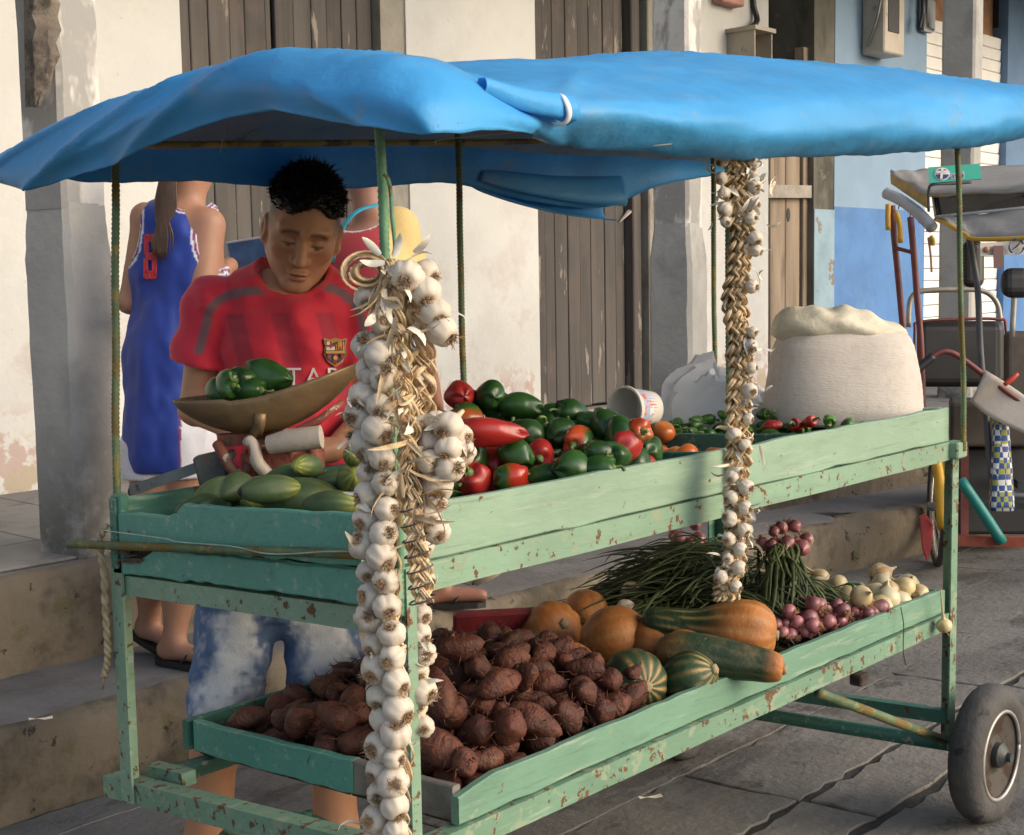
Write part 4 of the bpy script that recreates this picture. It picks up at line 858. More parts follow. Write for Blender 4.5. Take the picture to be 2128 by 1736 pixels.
for (px, py, mi_, yw, pt, s_, lab) in ((455, 1030, 2, 10, 8, 1.0, 'long dull green cucumber beside the yellow squash'), (445, 1056, 3, 190, 0, .85, 'small pale green cucumber at the edge of the end board'), (528, 1038, 0, 225, 0, .95, 'cucumber pointing its pale tip towards the street'),
   (700, 962, 1, 150, 0, .9, 'dark cucumber lying against the rusty scale base'), (660, 990, 1, 350, 8, 1.0, 'cucumber with bright yellow green tip next to the scale'), (590, 998, 3, 330, 18, 1.1, 'short pale bellied cucumber on top of the pile'), (690, 1003, 1, 320, 8, .9, 'slim cucumber behind the thick one'),
   (734, 1000, 0, 232, 20, 1.15, 'streaked cucumber pointing at the garlic'), (745, 1062, 0, 300, 0, .9, 'cucumber partly hidden behind the hanging garlic'), (623, 1036, 2, 312, -2, 1.12, 'thick mottled cucumber lying along the end board'), (735, 948, 3, 222, 20, .75, 'little round cucumber at the back by the scale'), (415, 1052, 1, 350, 4, .9, 'slender cucumber next to the yellow squash'), (490, 1012, 1, 30, 6, 1.0, 'cucumber lying behind the one with the pale tip'), (560, 1018, 0, 340, 0, .95, 'cucumber in the middle of the pile under the scale'), (690, 1050, 1, 300, 0, 1.0, 'cucumber low against the end board near the garlic'), (640, 968, 1, 200, 8, .85, 'short cucumber right below the scale yoke')):
    d = yawdir(yw, pt); sph = spheres(d, .11*s_, (.028 if mi_ == 2 else .0215)*s_, 4); p = hc.on_ray(px, py, sph, .86, (.045, .46, .05, .66))
    if p is None: print('no place', lab); continue
    hc.add(*p, sph); put('cucumber', CK[mi_], p, d, rr.uniform(0, 6), s_, lab, 'cucumber')
YS = fruit_mesh('yellow_squash', .034, 1.0, mat('yellow_squash', (.52, .33, .045), .45, .2, 14, layers=[dict(col=(.20,.24,.05), scale=10, lo=.55, hi=.7)]))
p = hc.on_ray(362, 1060, [(0, 0, 0, .033)], .9, (.04, .4, .05, .66)); put('yellow_squash', YS, p, (1, .4, .3), 0, 1.0, 'small yellow squash in the broken corner of the upper tray', 'squash')
p = hc.on_ray(338, 1072, [(0, 0, 0, .025)], .9, (.03, .4, .05, .67))
if p is not None: put('cucumber', CK[3], p, yawdir(300), 0, .7, 'small green cucumber tucked below the yellow squash', 'cucumber')

# ---- lower tray: taro
M['taro'] = mat('taro_skin', (0.092, 0.027, 0.014), .58, .35, 22, layers=[dict(col=(.045,.02,.014), scale=30, st=(1,1,3), lo=.5, hi=.65, amt=.8), dict(col=(.15,.06,.03), scale=16, lo=.60, hi=.72, amt=.6), dict(col=(.15,.085,.05), scale=7, lo=.55, hi=.70, amt=.6), dict(col=(.40,.27,.20), scale=14, lo=.70, hi=.72)], bump=.7, bscale=95, bstretch=(1,1,1.4), spec=.45, rnd=.28)
def taro_mesh(L_, Rr, seed, bend=0.0):
    rr = random.Random(seed); b = MB(); n = 17; ph = rr.uniform(0, 6)
    prof = [(max(.001, Rr*(math.sin(math.pi*(k/(n-1))**.85)**.6)), (k/(n-1)-.5)*L_) for k in range(n)]
    lump = lambda a, z: .10*math.sin(a+ph*2+z*70)*math.sin(z*55+ph)+.05*math.sin(4*a+z*130+ph)
    b.lathe(prof, 18, lambda p, a, z: (p[0]*(1+lump(a, z)+.10*math.sin(2*a+ph+z*40)+.010*math.sin(z*420))+bend*(z/L_)**2*L_*2, p[1]*(1+lump(a+1, z)+.10*math.cos(3*a+ph)+.010*math.sin(z*420)), z))
    for q in range(11):
        z = (q/11-.45)*L_*.7; a = rr.uniform(0, 6); p0 = np.array([math.cos(a)*Rr*.85, math.sin(a)*Rr*.85, z]); b.tube(spline([p0, p0*1.25+np.array([0, 0, rr.uniform(-.01, .01)]), p0*1.5+np.array([rr.uniform(-.012, .012), rr.uniform(-.01, .01), rr.uniform(-.015, .015)])], 5), [.0012, .001, .0009, .0007, .0004], 4)
    return b.mesh('taro_root', M['taro'])
TR = [taro_mesh(.072, .025, 1), taro_mesh(.086, .0235, 2, .12), taro_mesh(.062, .025, 3), taro_mesh(.098, .0245, 4, -.1), taro_mesh(.07, .0225, 5, .1), taro_mesh(.056, .022, 6)]
TL = [.072, .086, .062, .098, .07, .056]
ha = Heap(FLL); n = 0; rr = random.Random(42)
def env_t(x, y): return FLL+.062+.125*math.exp(-((x-.62)/.36)**2-((y-.36)/.32)**2)
for k in range(4000):
    mi_ = rr.randrange(6); x, y = rr.uniform(.235, 1.0), rr.uniform(.05, .70); d = yawdir(rr.uniform(0, 360), rr.uniform(-30, 30)); sph = spheres(d, TL[mi_], .0235, 3); z = ha.rest(x, y, sph, .84)
    if z+.02 > env_t(x, y) or x > .77+.10*y: continue
    e_ = d*TL[mi_]*.45
    if not (.21 < min(x-e_[0], x+e_[0]) and .03 < min(y-e_[1], y+e_[1]) and max(y-e_[1], y+e_[1]) < .73): continue
    ha.add(x, y, z, sph); n += 1; put('taro_root', TR[mi_], (x, y, z), d, rr.uniform(0, 6), rr.uniform(.92, 1.1), 'brown hairy taro root heaped at the near end of the lower tray', 'taro root', 'taro roots heaped in the lower tray')
    if n > 200: break
for (px, py, mi_, yw, pt, s_) in ((1110, 1500, 3, 300, -25, 1.1), (1000, 1465, 0, 222, 20, 1.15), (1060, 1510, 0, 225, 15, 1.2), (940, 1480, 2, 230, 20, 1.1), (915, 1440, 3, 60, 40, 1.1), (1175, 1490, 0, 200, 45, 1.15), (1250, 1480, 2, 220, 20, 1.15), (990, 1385, 2, 222, 10, 1.0), (955, 1345, 1, 310, 5, 1.1), (1065, 1370, 4, 320, 10, 1.0), (920, 1560, 3, 290, -25, 1.15), (965, 1585, 5, 250, -35, 1.0), (1000, 1520, 2, 225, 10, 1.1), (680, 1555, 2, 225, 20, 1.1), (620, 1500, 0, 225, 40, 1.1), (700, 1490, 0, 130, 30, 1.1), (1120, 1540, 4, 260, 20, 1.1), (1215, 1440, 5, 200, 30, 1.05), (1090, 1405, 1, 260, 40, 1.0), (1040, 1420, 3, 350, 10, 1.0)):
    d = yawdir(yw, pt); sph = spheres(d, TL[mi_]*s_, .0235*s_, 3); p = ha.on_ray(px, py, sph, .84, (.22, .84, .05, .70))
    if p is None: continue
    ha.add(*p, sph); put('taro_root', TR[mi_], p, d, rr.uniform(0, 6), s_, 'brown hairy taro root heaped at the near end of the lower tray', 'taro root', 'taro roots heaped in the lower tray')

# ---- pumpkins and squashes
M['gourd'] = mat('gourd_skin', (1, 1, 1), .58, .22, 14, attr=True, bump=.35, bscale=45, layers=[dict(col=(.40,.32,.2), scale=60, lo=.66, hi=.74, amt=.5), dict(col=(.20,.14,.07), scale=7, lo=.52, hi=.70, amt=.45)])
M['gstem'] = mat('gourd_stem', (.30, .24, .14), .8, .2, 30)
def gourd_mesh(name, prof, ribs, amp, colf, seed=0, bend=0.0, stem=True, N=40):
    """prof: list of (r, z), z along the axis, stem end at +z"""
    pr_ = spline([np.array(p) for p in prof], 30); pr_ = [(max(.0012, float(p[0])), float(p[1])) for p in pr_]; L_ = pr_[-1][1]-pr_[0][1]; b = MB()
    def fn(p, a, z):
        q = 1-amp*(.5-.5*math.cos(ribs*a))**2*1.0+.02*math.sin(2*a+z*9+seed); return (p[0]*q+bend*(z/L_)**2*L_, p[1]*q, z)
    b.lathe(pr_, N, fn); zt = pr_[-1][1]; xb = bend*(zt/L_)**2*L_
    if stem: b.lathe([(.013, zt-.004), (.011, zt+.004), (.009, zt+.007), (.004, zt+.0075)], 10, lambda p, a, z: (p[0]*(1+.12*math.cos(5*a))+xb, p[1]*(1+.12*math.cos(5*a)), z), mi=1)
    me = b.mesh(name, [M['gourd'], M['gstem']]); z0 = pr_[0][1]
    def col(P):
        a = np.arctan2(P[:, 1], P[:, 0]); t = (P[:, 2]-z0)/L_; r_ = np.hypot(P[:, 0], P[:, 1]); return colf(a, t, r_, P)
    return set_col(me, col)
def nz(P, f, s): return np.sin(P[:, 0]*f+s)*np.sin(P[:, 1]*f*1.1+s*2)*np.sin(P[:, 2]*f*.9+s*3)
ORG, GRN, TAN = np.array([.40, .145, .032]), np.array([.017, .042, .015]), np.array([.48, .30, .11])
def mixc(a, c, f): return a[None]*(1-f[:, None])+c[None]*f[:, None]
def col_orange(a, t, r_, P):
    st = np.clip(np.cos(11*a)*1.6-.9+.5*nz(P, 90, 1), 0, 1)*np.clip(np.sin(t*3.14), 0, 1); c = mixc(ORG*.9, TAN, st*.55); return c*(1+.18*nz(P, 60, 2))[:, None]
def col_green(a, t, r_, P):
    end = np.clip((t-.72)/.22, 0, 1); st = np.clip(np.cos(13*a+1.5*nz(P, 50, 1))*1.8-.75, 0, 1); f = np.clip(st*(.25+.9*end), 0, 1); c = mixc(GRN*1.4, TAN, f); return mixc(np.array([0, 0, 0.]), np.array([1., 1, 1]), np.ones(len(t)))*c*(1+.3*nz(P, 80, 2))[:, None]
def col_neck(a, t, r_, P):      # bulb end (t=1) orange, neck green
    o = np.clip((t-.45+.12*nz(P, 30, 1))/.28, 0, 1); c = mixc(GRN*1.2, ORG*1.05, o); st = np.clip(np.cos(12*a+nz(P, 40, 2))*1.8-1.0, 0, 1)*np.clip((t-.05)/.2, 0, 1); c = c*(1-st[:, None]*.75)+TAN[None]*st[:, None]*.75; return c*(1+.22*nz(P, 70, 3))[:, None]
def col_dark(a, t, r_, P):
    o = np.clip((t-.84+.05*nz(P, 40, 1))/.10, 0, 1); lo = np.clip((.20-t+.1*nz(P, 30, 2))/.2, 0, 1)*.6; c = mixc(GRN*1.0, ORG*1.1, np.clip(o+lo*.7, 0, 1)); st = np.clip(np.cos(10*a+2*nz(P, 40, 2))*1.8-1.3, 0, 1)*.6; c = c*(1-st[:, None]*.6)+TAN[None]*st[:, None]*.45; return c*(1+.3*nz(P, 80, 3))[:, None]
ball = [(.001, -.058), (.03, -.056), (.056, -.036), (.066, 0), (.058, .034), (.034, .052), (.012, .054), (.004, .052)]
oval = [(.001, -.068), (.03, -.062), (.054, -.035), (.064, 0), (.056, .036), (.032, .060), (.008, .067)]
PK1 = gourd_mesh('pumpkin', ball, 10, .07, col_orange, 1); PK2 = gourd_mesh('pumpkin', oval, 9, .05, col_orange, 2)
GG = gourd_mesh('green_squash', oval, 10, .05, col_green, 3); GG2 = gourd_mesh('green_squash', [(p[0]*.9, p[1]*.9) for p in oval], 10, .06, col_green, 4)
NK = gourd_mesh('necked_squash', [(.001, -.175), (.022, -.172), (.036, -.15), (.040, -.10), (.046, -.05), (.064, 0), (.074, .045), (.068, .085), (.045, .112), (.02, .120), (.006, .119)], 11, .06, col_neck, 5, .08)
DK = gourd_mesh('long_squash', [(.001, -.125), (.024, -.12), (.042, -.09), (.046, -.04), (.042, .03), (.037, .08), (.034, .115), (.026, .138), (.010, .144)], 9, .05, col_dark, 6, -.06)
def gput(name, me, px, py, z, d, spin, s_, lab, cat): put(name, me, cz(px, py, z), d, spin, s_, lab, cat)
TC = yawdir(222, 6)
gput('pumpkin', PK1, 1146, 1312, -.455, yawdir(255, 28), .3, 1.10, 'round orange pumpkin showing its stem scar beside red package', 'pumpkin')
gput('pumpkin', PK2, 1278, 1326, -.450, yawdir(318, 12), 1.0, 1.14, 'oval orange pumpkin next to the round one', 'pumpkin')
gput('pumpkin', PK2, 1218, 1275, -.452, yawdir(60, 40), .4, .9, 'small orange pumpkin behind the two larger ones', 'pumpkin')
gput('pumpkin', PK2, 1362, 1338, -.462, yawdir(130, 10), 2.0, .95, 'orange pumpkin half hidden under the long squashes', 'pumpkin')
gput('pumpkin', PK1, 1425, 1362, -.468, yawdir(150, 10), 2.0, .85, 'dull orange pumpkin under the dark long squash', 'pumpkin')
gput('pumpkin', PK2, 1185, 1388, -.468, yawdir(318, -20), 2.0, .85, 'pale green and buff squash wedged against the taro', 'squash')
gput('green_squash', GG, 1318, 1414, -.455, yawdir(238, 5), .2, 1.02, 'round green squash with a starburst of cream streaks', 'squash')
gput('green_squash', GG2, 1432, 1410, -.462, yawdir(285, 25), .9, .96, 'small green squash with cream stripes by the side board', 'squash')
gput('necked_squash', NK, 1498, 1312, -.432, yawdir(-62, -3), .8, 1.0, 'large necked squash with an orange striped bulb end', 'squash')
gput('long_squash', DK, 1486, 1366, -.430, yawdir(-62, -6), .4, .96, 'dark green long squash with orange tip over the side board', 'squash')
# red folded package
q = cz(1025, 1300, -.45); b = MB(); b.box((-.10, -.014, 0), (.10, .014, .125), bev=.006); b.box((-.102, -.017, .075), (.102, .017, .079), bev=.001)
o = b.build('folded_package', mat('maroon_plastic', (.17, .018, .022), .5, .2, 14, bump=.3, bscale=25), None); o.matrix_world = Matrix.Translation(cw(min(q[0], 1.0), .69, -.515)) @ Matrix.Rotation(R(-40), 4, 'Z') @ Matrix.Rotation(R(14), 4, 'X'); tag(o, 'folded maroon package leaning behind the taro roots', 'package')

# ---- onions
M['onion'] = mat('yellow_onion_skin', (.52, .42, .22), .35, .2, 16, aniso=(1,1,.2), layers=[dict(col=(.35,.18,.06), scale=18, st=(1,1,.2), lo=.55, hi=.68, amt=.8), dict(col=(.62,.58,.40), scale=8, lo=.5, hi=.62, amt=.7)], rnd=.12, spec=.5)
M['shallot'] = mat('red_onion_skin', (.27, .10, .11), .35, .25, 30, aniso=(1,1,.2), layers=[dict(col=(.45,.28,.26), scale=25, st=(1,1,.2), lo=.55, hi=.66, amt=.8), dict(col=(.36,.16,.07), scale=14, lo=.6, hi=.7)], rnd=.25, spec=.5)
M['root'] = mat('dry_roots', (.34, .19, .09), .9, .3, 40)
def onion_mesh(name, Rr, m, neck=.04, roots=8, seed=0):
    rr = random.Random(seed); b = MB()
    pf = [(.003, -Rr*.86), (Rr*.5, -Rr*.80), (Rr*.9, -Rr*.42), (Rr, 0), (Rr*.88, Rr*.45), (Rr*.5, Rr*.82), (Rr*.2, Rr*1.08), (Rr*.11, Rr*1.2+neck*.5), (Rr*.07, Rr*1.2+neck), (.001, Rr*1.22+neck)]
    pr_ = [(max(.0006, float(p[0])), float(p[1])) for p in spline(pf, 20)]
    b.lathe(pr_, 18, lambda p, a, z: (p[0]*(1+.02*math.cos(9*a)), p[1]*(1+.02*math.cos(9*a)), z))
    for k in range(roots):
        a = rr.uniform(0, 6.28); e = Rr*rr.uniform(.15, .5); b.tube(spline([(0, 0, -Rr*.84), (e*math.cos(a), e*math.sin(a), -Rr*1.05), (e*1.5*math.cos(a+.4), e*1.5*math.sin(a+.4), -Rr*rr.uniform(1.15, 1.5))], 5), [.0009, .0008, .0007, .0006, .0004], 3, mi=1)
    return b.mesh(name, [m, M['root']])
ON = [onion_mesh('onion', .028, M['onion'], .010, 8, 1), onion_mesh('onion', .025, M['onion'], .018, 8, 2)]
ho = Heap(FLL); rr = random.Random(43)
for k in range(60):
    x, y = rr.uniform(1.62, 1.90), rr.uniform(.05, .45); sph = [(0, 0, 0, .028)]; z = ho.rest(x, y, sph)
    if z > FLL+.028+.055*max(0, 1-abs(y-.22)/.25)*max(0, 1-abs(x-1.80)/.2): continue
    ho.add(x, y, z, sph); put('onion', ON[k % 2], (x, y, z), (rr.gauss(0, 1), rr.gauss(0, 1), rr.gauss(.4, .5)), 0, rr.uniform(.9, 1.08), 'pale yellow onion in the far corner of the lower tray', 'onion', 'yellow onions in the far corner of the lower tray')
for (px, py) in ((1832, 1185), (1835, 1215), (1765, 1238), (1820, 1235), (1850, 1228), (1880, 1222), (1900, 1215), (1795, 1262), (1830, 1262), (1760, 1278), (1810, 1282), (1935, 1228), (1910, 1235), (1870, 1250), (1790, 1240), (1845, 1245)):
    sph = [(0, 0, 0, .027)]; p = ho.on_ray(px, py, sph, .86, (1.45, 1.915, .04, .66))
    if p is None: continue
    ho.add(*p, sph); put('onion', ON[rr.randrange(2)], p, (rr.gauss(0, .8), rr.gauss(0, .8), rr.gauss(.5, .5)), 0, rr.uniform(.95, 1.12), 'pale yellow onion in the far corner of the lower tray', 'onion', 'yellow onions in the far corner of the lower tray')
b = MB(); hang = onion_mesh('onion', .020, M['onion'], .075, 4, 5); p = on(1, -.035, 1962, 1300); o = link('onion', hang, None, align(p, (-.25, 0, 1), 0, 1)); tag(o, 'single small onion hanging by its neck outside the side board', 'onion')
# red onion bunches: bulbs on tied green leaves
RO = [onion_mesh('bulb', .0185, M['shallot'], .012, 22, 11), onion_mesh('bulb', .0160, M['shallot'], .012, 22, 12)]
M['scallion'] = mat('onion_leaves', (.055, .075, .026), .55, .45, 5, rnd=.0, layers=[dict(col=(.17,.17,.06), scale=20, st=(1,1,1), lo=.60, hi=.70, amt=.8)], spec=.4)
def bunch(cx_, cy_, cz_, ldir, n, lab, spread=.045, up=.02, seed=0):
    rr = random.Random(seed); t = thing('red_onion_bunch', cw(cx_, cy_, cz_), lab, 'onion bunch', 'red onion bunches with green tops'); ld = np.array(ldir, float); ld /= np.linalg.norm(ld)
    S0 = []
    for k in range(n):
        for tr in range(30):
            q = np.array([rr.gauss(0, spread*.55), rr.gauss(0, spread*.5), abs(rr.gauss(0, spread*.45))])
            if all(np.linalg.norm(q-s_) > .0235 for s_ in S0): break
        S0.append(q); P = np.array([cx_, cy_, cz_])+q; dirn = ld*1.0+np.array([rr.gauss(0, .25), rr.gauss(0, .25), rr.gauss(.1, .25)])
        link('bulb', RO[k % 2], t, align(cw(*P), dirn, rr.uniform(0, 6), rr.uniform(.85, 1.2)))
    b = MB()
    for k in range(n*5):
        q = S0[k % n]*.6; P0 = np.array([cx_, cy_, cz_])+q+ld*.015; L_ = rr.uniform(.14, .30); e = ld*L_+np.array([rr.gauss(0, .045), rr.gauss(0, .045), rr.gauss(-.01, .03)]); mid = P0+e*.5+np.array([rr.gauss(0, .015), rr.gauss(0, .015), up+rr.gauss(0, .012)])
        end = P0+e; end[2] = max(end[2]-.02, FLL+.01); end[1] = min(max(end[1], .03), .74); mid[1] = min(mid[1], .745)
        pp = [cw(*p) for p in spline([P0, mid, end], 7)]; b.tube(pp, [.0030, .0040, .0046, .0046, .0040, .0026, .0008], 5, flat=.4)
    o = b.build('leaves', M['scallion'], t, smooth=True); tag(o, kind='stuff'); return t
bunch(1.38, .10, FLL+.045, (.15, 1, .15), 15, 'red onion bunch against the side board behind the big squash', seed=1)
bunch(1.50, .085, FLL+.05, (.1, 1, .15), 14, 'hairy red onion bunch between the squash and the yellow onions', seed=2)
bunch(1.60, .075, FLL+.035, (-.1, 1, .2), 11, 'small red onion bunch nearest the yellow onions', seed=3)
q = cz(1620, 1120, -.30); bunch(q[0], min(q[1], .60), -.33, (-.55, -.35, -.35), 16, 'red onion bunch on top of the green onion leaves', .06, .01, seed=4)
q = cz(1500, 1120, -.33); bunch(min(q[0], 1.75), .64, -.36, (-.7, -.6, -.3), 9, 'red onion bunch half hidden behind the hanging garlic string', .05, .01, seed=5)
# loose heap of green onion leaves
b = MB(); rr = random.Random(31)
for k in range(1500):
    x, y = rr.uniform(1.22, 1.84), rr.uniform(.18, .70); h = .205*math.exp(-((x-1.64)/.24)**2-((y-.50)/.20)**2)*rr.random()**.5; a = rr.gauss(2.6, .7); L_ = rr.uniform(.12, .30)
    P0 = np.array([x, y, FLL+.012+h]); e = np.array([math.cos(a)*L_, math.sin(a)*L_, rr.gauss(-.015, .02)]); mid = P0+e*.5+np.array([0, 0, rr.uniform(0, .025)]); end = P0+e
    for P in (mid, end): P[0] = min(max(P[0], .98), 1.9); P[1] = min(max(P[1], .05), .735); P[2] = max(P[2], FLL+.008)
    b.tube([cw(*p) for p in spline([P0, mid, end], 6)], [.002, .0045, .0052, .0048, .0036, .001], 5, flat=.35)
tag(b.build('onion_leaves', M['scallion'], None, smooth=True), 'tangled heap of dark green onion leaves in the lower tray', 'onion leaves', kind='stuff')
b = MB(); b.tube(spline([on(1, -.014, 1872, 1262), on(1, -.022, 1878, 1300), on(1, -.02, 1877, 1350), on(1, -.02, 1882, 1382)], 12), .0014, 5); tag(b.build('wilted_stalk', M['scallion'], None), 'thin wilted stalk drooping over the lower side board', 'stalk')
# ================================================================== garlic strings
M['garlic'] = mat('garlic_skin', (1, 1, 1), .5, .06, 20, attr=True, bump=.15, bscale=70, bstretch=(1,1,.3), sss=.08, rnd=.06, spec=.4)
M['groot'] = mat('garlic_roots', (.36, .235, .13), .9, .3, 40)
M['straw'] = mat('garlic_straw', (.62, .46, .27), .75, .3, 25, aniso=(1,1,.3), layers=[dict(col=(.34,.215,.10), scale=30, lo=.5, hi=.65, amt=.7), dict(col=(.68,.57,.40), scale=22, lo=.58, hi=.7, amt=.8)], bump=.3, bscale=120)
M['husk'] = mat('garlic_husk', (.76, .70, .58), .7, .2, 18, layers=[dict(col=(.48,.36,.20), scale=16, lo=.5, hi=.68, amt=.7)])
def garlic_mesh(seed):
    rr = random.Random(seed); b = MB(); Rr = .0245; ncl = rr.choice((7, 8, 9)); ph = rr.uniform(0, 6)
    pf = [(.004, -.0165), (.011, -.0185), (.0185, -.0145), (.0238, -.004), (.0240, .004), (.0205, .0125), (.0130, .0195), (.0075, .0255), (.0050, .034), (.0042, .045), (.0034, .050)]
    pr_ = [(max(.0006, float(p[0])), float(p[1])) for p in spline(pf, 22)]
    def fn(p, a, z):
        t = max(0, 1-abs(z+.003)/.022); g = abs(math.cos(ncl*.5*a+ph)); q = 1-.15*t*(1-g)**2.2+.04*math.sin(2*a+ph)+.015*math.sin(5*a+ph*2); return (p[0]*q, p[1]*q, z)
    b.lathe(pr_, 36, fn)
    for k in range(44):
        a = rr.uniform(0, 6.28); r0 = .0075*math.sqrt(rr.random()); L_ = rr.uniform(.004, .012); c_, s_ = math.cos(a), math.sin(a)
        b.tube([(r0*c_, r0*s_, -.0165), (r0*1.2*c_+rr.gauss(0, .002), r0*1.2*s_+rr.gauss(0, .002), -.0175-L_*.5), (r0*1.5*c_+rr.gauss(0, .005), r0*1.5*s_+rr.gauss(0, .005), -.017-L_)], [.0008, .0006, .0003], 3, mi=1)
    me = b.mesh('bulb', [M['garlic'], M['groot']])
    def col(P):
        a = np.arctan2(P[:, 1], P[:, 0]); z = P[:, 2]; base = np.array([.62, .545, .44])[None]*np.ones((len(P), 1)); st = np.clip(np.cos(ncl*2*a+ph*3)*2-1.2, 0, 1)*.10
        nk = np.clip((z-.018)/.016, 0, 1); rt = np.clip((-.0150-z)/.003, 0, 1)*np.clip(1-np.hypot(P[:, 0], P[:, 1])/.013, 0, 1)
        pur = np.clip(np.sin(3*a+ph)*.5+.1*np.sin(z*300), 0, 1)*.12*(seed % 2)
        c = base*(1-st[:, None]); c = c*(1-pur[:, None])+np.array([.45, .27, .33])*pur[:, None]; c = c*(1-.6*nk[:, None])+np.array([.55, .42, .24])*.6*nk[:, None]; return c*(1-rt[:, None]*.6)+np.array([.30, .19, .1])*rt[:, None]*.6
    return set_col(me, col)
GB = [garlic_mesh(k) for k in range(6)]
CAMD = np.array([-.74, -.67, 0.0])            # roughly towards the street side
IMR, IMU = _r, np.array([0, 0, 1.0])
def stalk_mesh(pts, rad, n=160, turns=None, fib=4, seed=0, loose=.0):
    """plaited dry stalks: three strands of several fibres"""
    rr = random.Random(seed); b = MB(); path = spline(pts, n); L_ = sum(np.linalg.norm(path[i+1]-path[i]) for i in range(n-1)); w_ = 2*math.pi*(turns or L_/.075)
    for s_ in range(3):
        for f_ in range(fib):
            wide = rad > .02; g1, g2 = max(-1.3, min(1.3, rr.gauss(0, 1))), max(-1.3, min(1.3, rr.gauss(0, 1))); fo = np.array([g1*rad*(.45 if wide else .32), g2*rad*(.35 if wide else .22), 0]); P = []; jit = rr.uniform(0, 6)
            for i, p in enumerate(path):
                t = i/(n-1)*w_+s_*2*math.pi/3; lat = rad*(.42 if wide else .85)*math.sin(t)+fo[0]*(1+.25*math.sin(t*.37+jit)); dep = rad*.55*math.sin(2*t)+fo[1]; P.append(p+IMR*(lat+loose*math.sin(t*.7+jit))+CAMD*dep)
            b.tube(P, [rad*(.25 if wide else .34)*(.8+.3*math.sin(i*.31+jit)) for i in range(n)], 5, flat=.55)
    return b
def ribbon(b, p0, d, L_, w_, seed, curl=.3):
    rr = random.Random(seed); d = np.array(d, float); d /= np.linalg.norm(d); sd_ = np.cross(d, [rr.gauss(0, 1), rr.gauss(0, 1), rr.gauss(0, 1)]); sd_ /= np.linalg.norm(sd_); nn = np.cross(d, sd_); rows = []
    for k in range(7):
        t = k/6; c = np.array(p0)+d*L_*t+nn*L_*curl*math.sin(t*2.6+rr.uniform(-.2, .2)); ww = w_*(.35+.65*math.sin(math.pi*min(1, t*.9+.12)))*(1 if t < .98 else .3)
        rows.append([c-sd_*ww+nn*ww*.5, c, c+sd_*ww+nn*ww*.5])
    b.quadgrid(rows)
def garlic_string(label, core, rad, bulbs, dep_bulb, seed, dry=0, core_n=160, loose=.0, bs=1.0, tilt=.9):
    rr = random.Random(seed); base = core[-1]; t = thing('garlic_braid', base, label, 'garlic braid', 'garlic braids hanging on the cart')
    b = stalk_mesh(core, rad, core_n, seed=seed, loose=loose, fib=17 if rad > .02 else 4, turns=14 if rad > .02 else None); o = b.build('plaited_stalks', M['straw'], t, smooth=True); tag(o, kind='stuff')
    for (px, py, dd, face) in bulbs:
        P = at_depth(px+rr.gauss(0, 2), py+rr.gauss(0, 2), dep_bulb+dd)
        # neck points back to the core and up, roots look out
        out = CAMD*(tilt*(.6+.8*rr.random()))+IMR*(face+rr.gauss(0, .35))+IMU*(-.30+rr.gauss(0, .45)); d = -out/np.linalg.norm(out)
        link('bulb', GB[rr.randrange(6)], t, align(P, d, rr.uniform(0, 6), bs*rr.uniform(.68, 1.0)))
    if dry:
        b = MB()
        for k in range(dry):
            px, py, dd, face = bulbs[rr.randrange(len(bulbs))]; P = at_depth(px+rr.gauss(0, 14), py+rr.gauss(0, 14), dep_bulb+.005)
            ribbon(b, P, IMR*rr.gauss(0, .7)+CAMD*rr.uniform(.1, .8)+IMU*rr.gauss(0, .8), rr.uniform(.015, .045), rr.uniform(.002, .006), seed*100+k)
        o = b.build('dry_husks', M['husk'], t, smooth=True); tag(o, kind='stuff')
    return t
rr = random.Random(77)
# left braid, from the hook down past the lower tray
cl_ = [(806, 545), (792, 660), (800, 800), (792, 900), (806, 1000), (808, 1100), (812, 1250), (826, 1400), (838, 1550), (832, 1700), (838, 1800)]
bl = []; y = 622; k = 0
def lerpx(tab, y):
    for (x0, y0), (x1, y1) in zip(tab, tab[1:]):
        if y0 <= y <= y1: return x0+(x1-x0)*(y-y0)/(y1-y0)
    return tab[-1][0]
lc = [(785, 540), (775, 660), (782, 760), (768, 880), (782, 1000), (778, 1100), (786, 1250), (800, 1400), (812, 1500), (803, 1600), (800, 1700), (800, 1830)]
while y < 1830:
    x = lerpx(lc, y); s_ = 1 if k % 2 else -1
    bl.append((x+s_*(17 if y > 760 else 12)+rr.gauss(0, 3), y, -.012*s_-.008, .35*s_+rr.gauss(0, .25))); y += rr.uniform(23, 30) if y > 700 else rr.uniform(42, 55); k += 1
bl += [(745, 868, .01, -.7), (742, 915, .01, -.7), (765, 940, .0, -.5), (800, 770, -.02, .1), (818, 600, -.01, -.2)]
garlic_string('long garlic braid with bulbs hanging down past the lower tray', [at_depth(x, y, 1.915) for x, y in cl_], .010, bl, 1.895, 5, 50, 200, loose=.002)
# short plait with bulbs up the right side
cr_ = [(812, 540), (845, 620), (872, 720), (880, 800), (872, 880), (880, 960), (885, 1040), (880, 1100)]
br = [(845, 578, -.03, -.1), (885, 572, -.0, .9), (883, 606, -.02, .3), (906, 650, -.02, .4), (919, 690, -.02, .4), (905, 878, -.0, -.2), (933, 885, -.02, .2), (958, 905, .0, .9), (930, 930, -.025, -.1), (955, 935, .0, .7), (898, 925, .0, -.3), (938, 972, -.02, .2), (905, 988, -.01, -.2), (888, 940, .01, -.4), (912, 1010, .0, .3), (880, 985, .01, -.2), (905, 1045, .0, .4), (890, 1075, .0, .3), (905, 1105, .0, .5), (868, 905, .01, -.3), (895, 960, -.02, .1)]
garlic_string('short garlic braid with bulbs bulging out beside the cart post', [at_depth(x, y, 1.90) for x, y in cr_], .013, br, 1.895, 6, 30, 130, loose=.006)
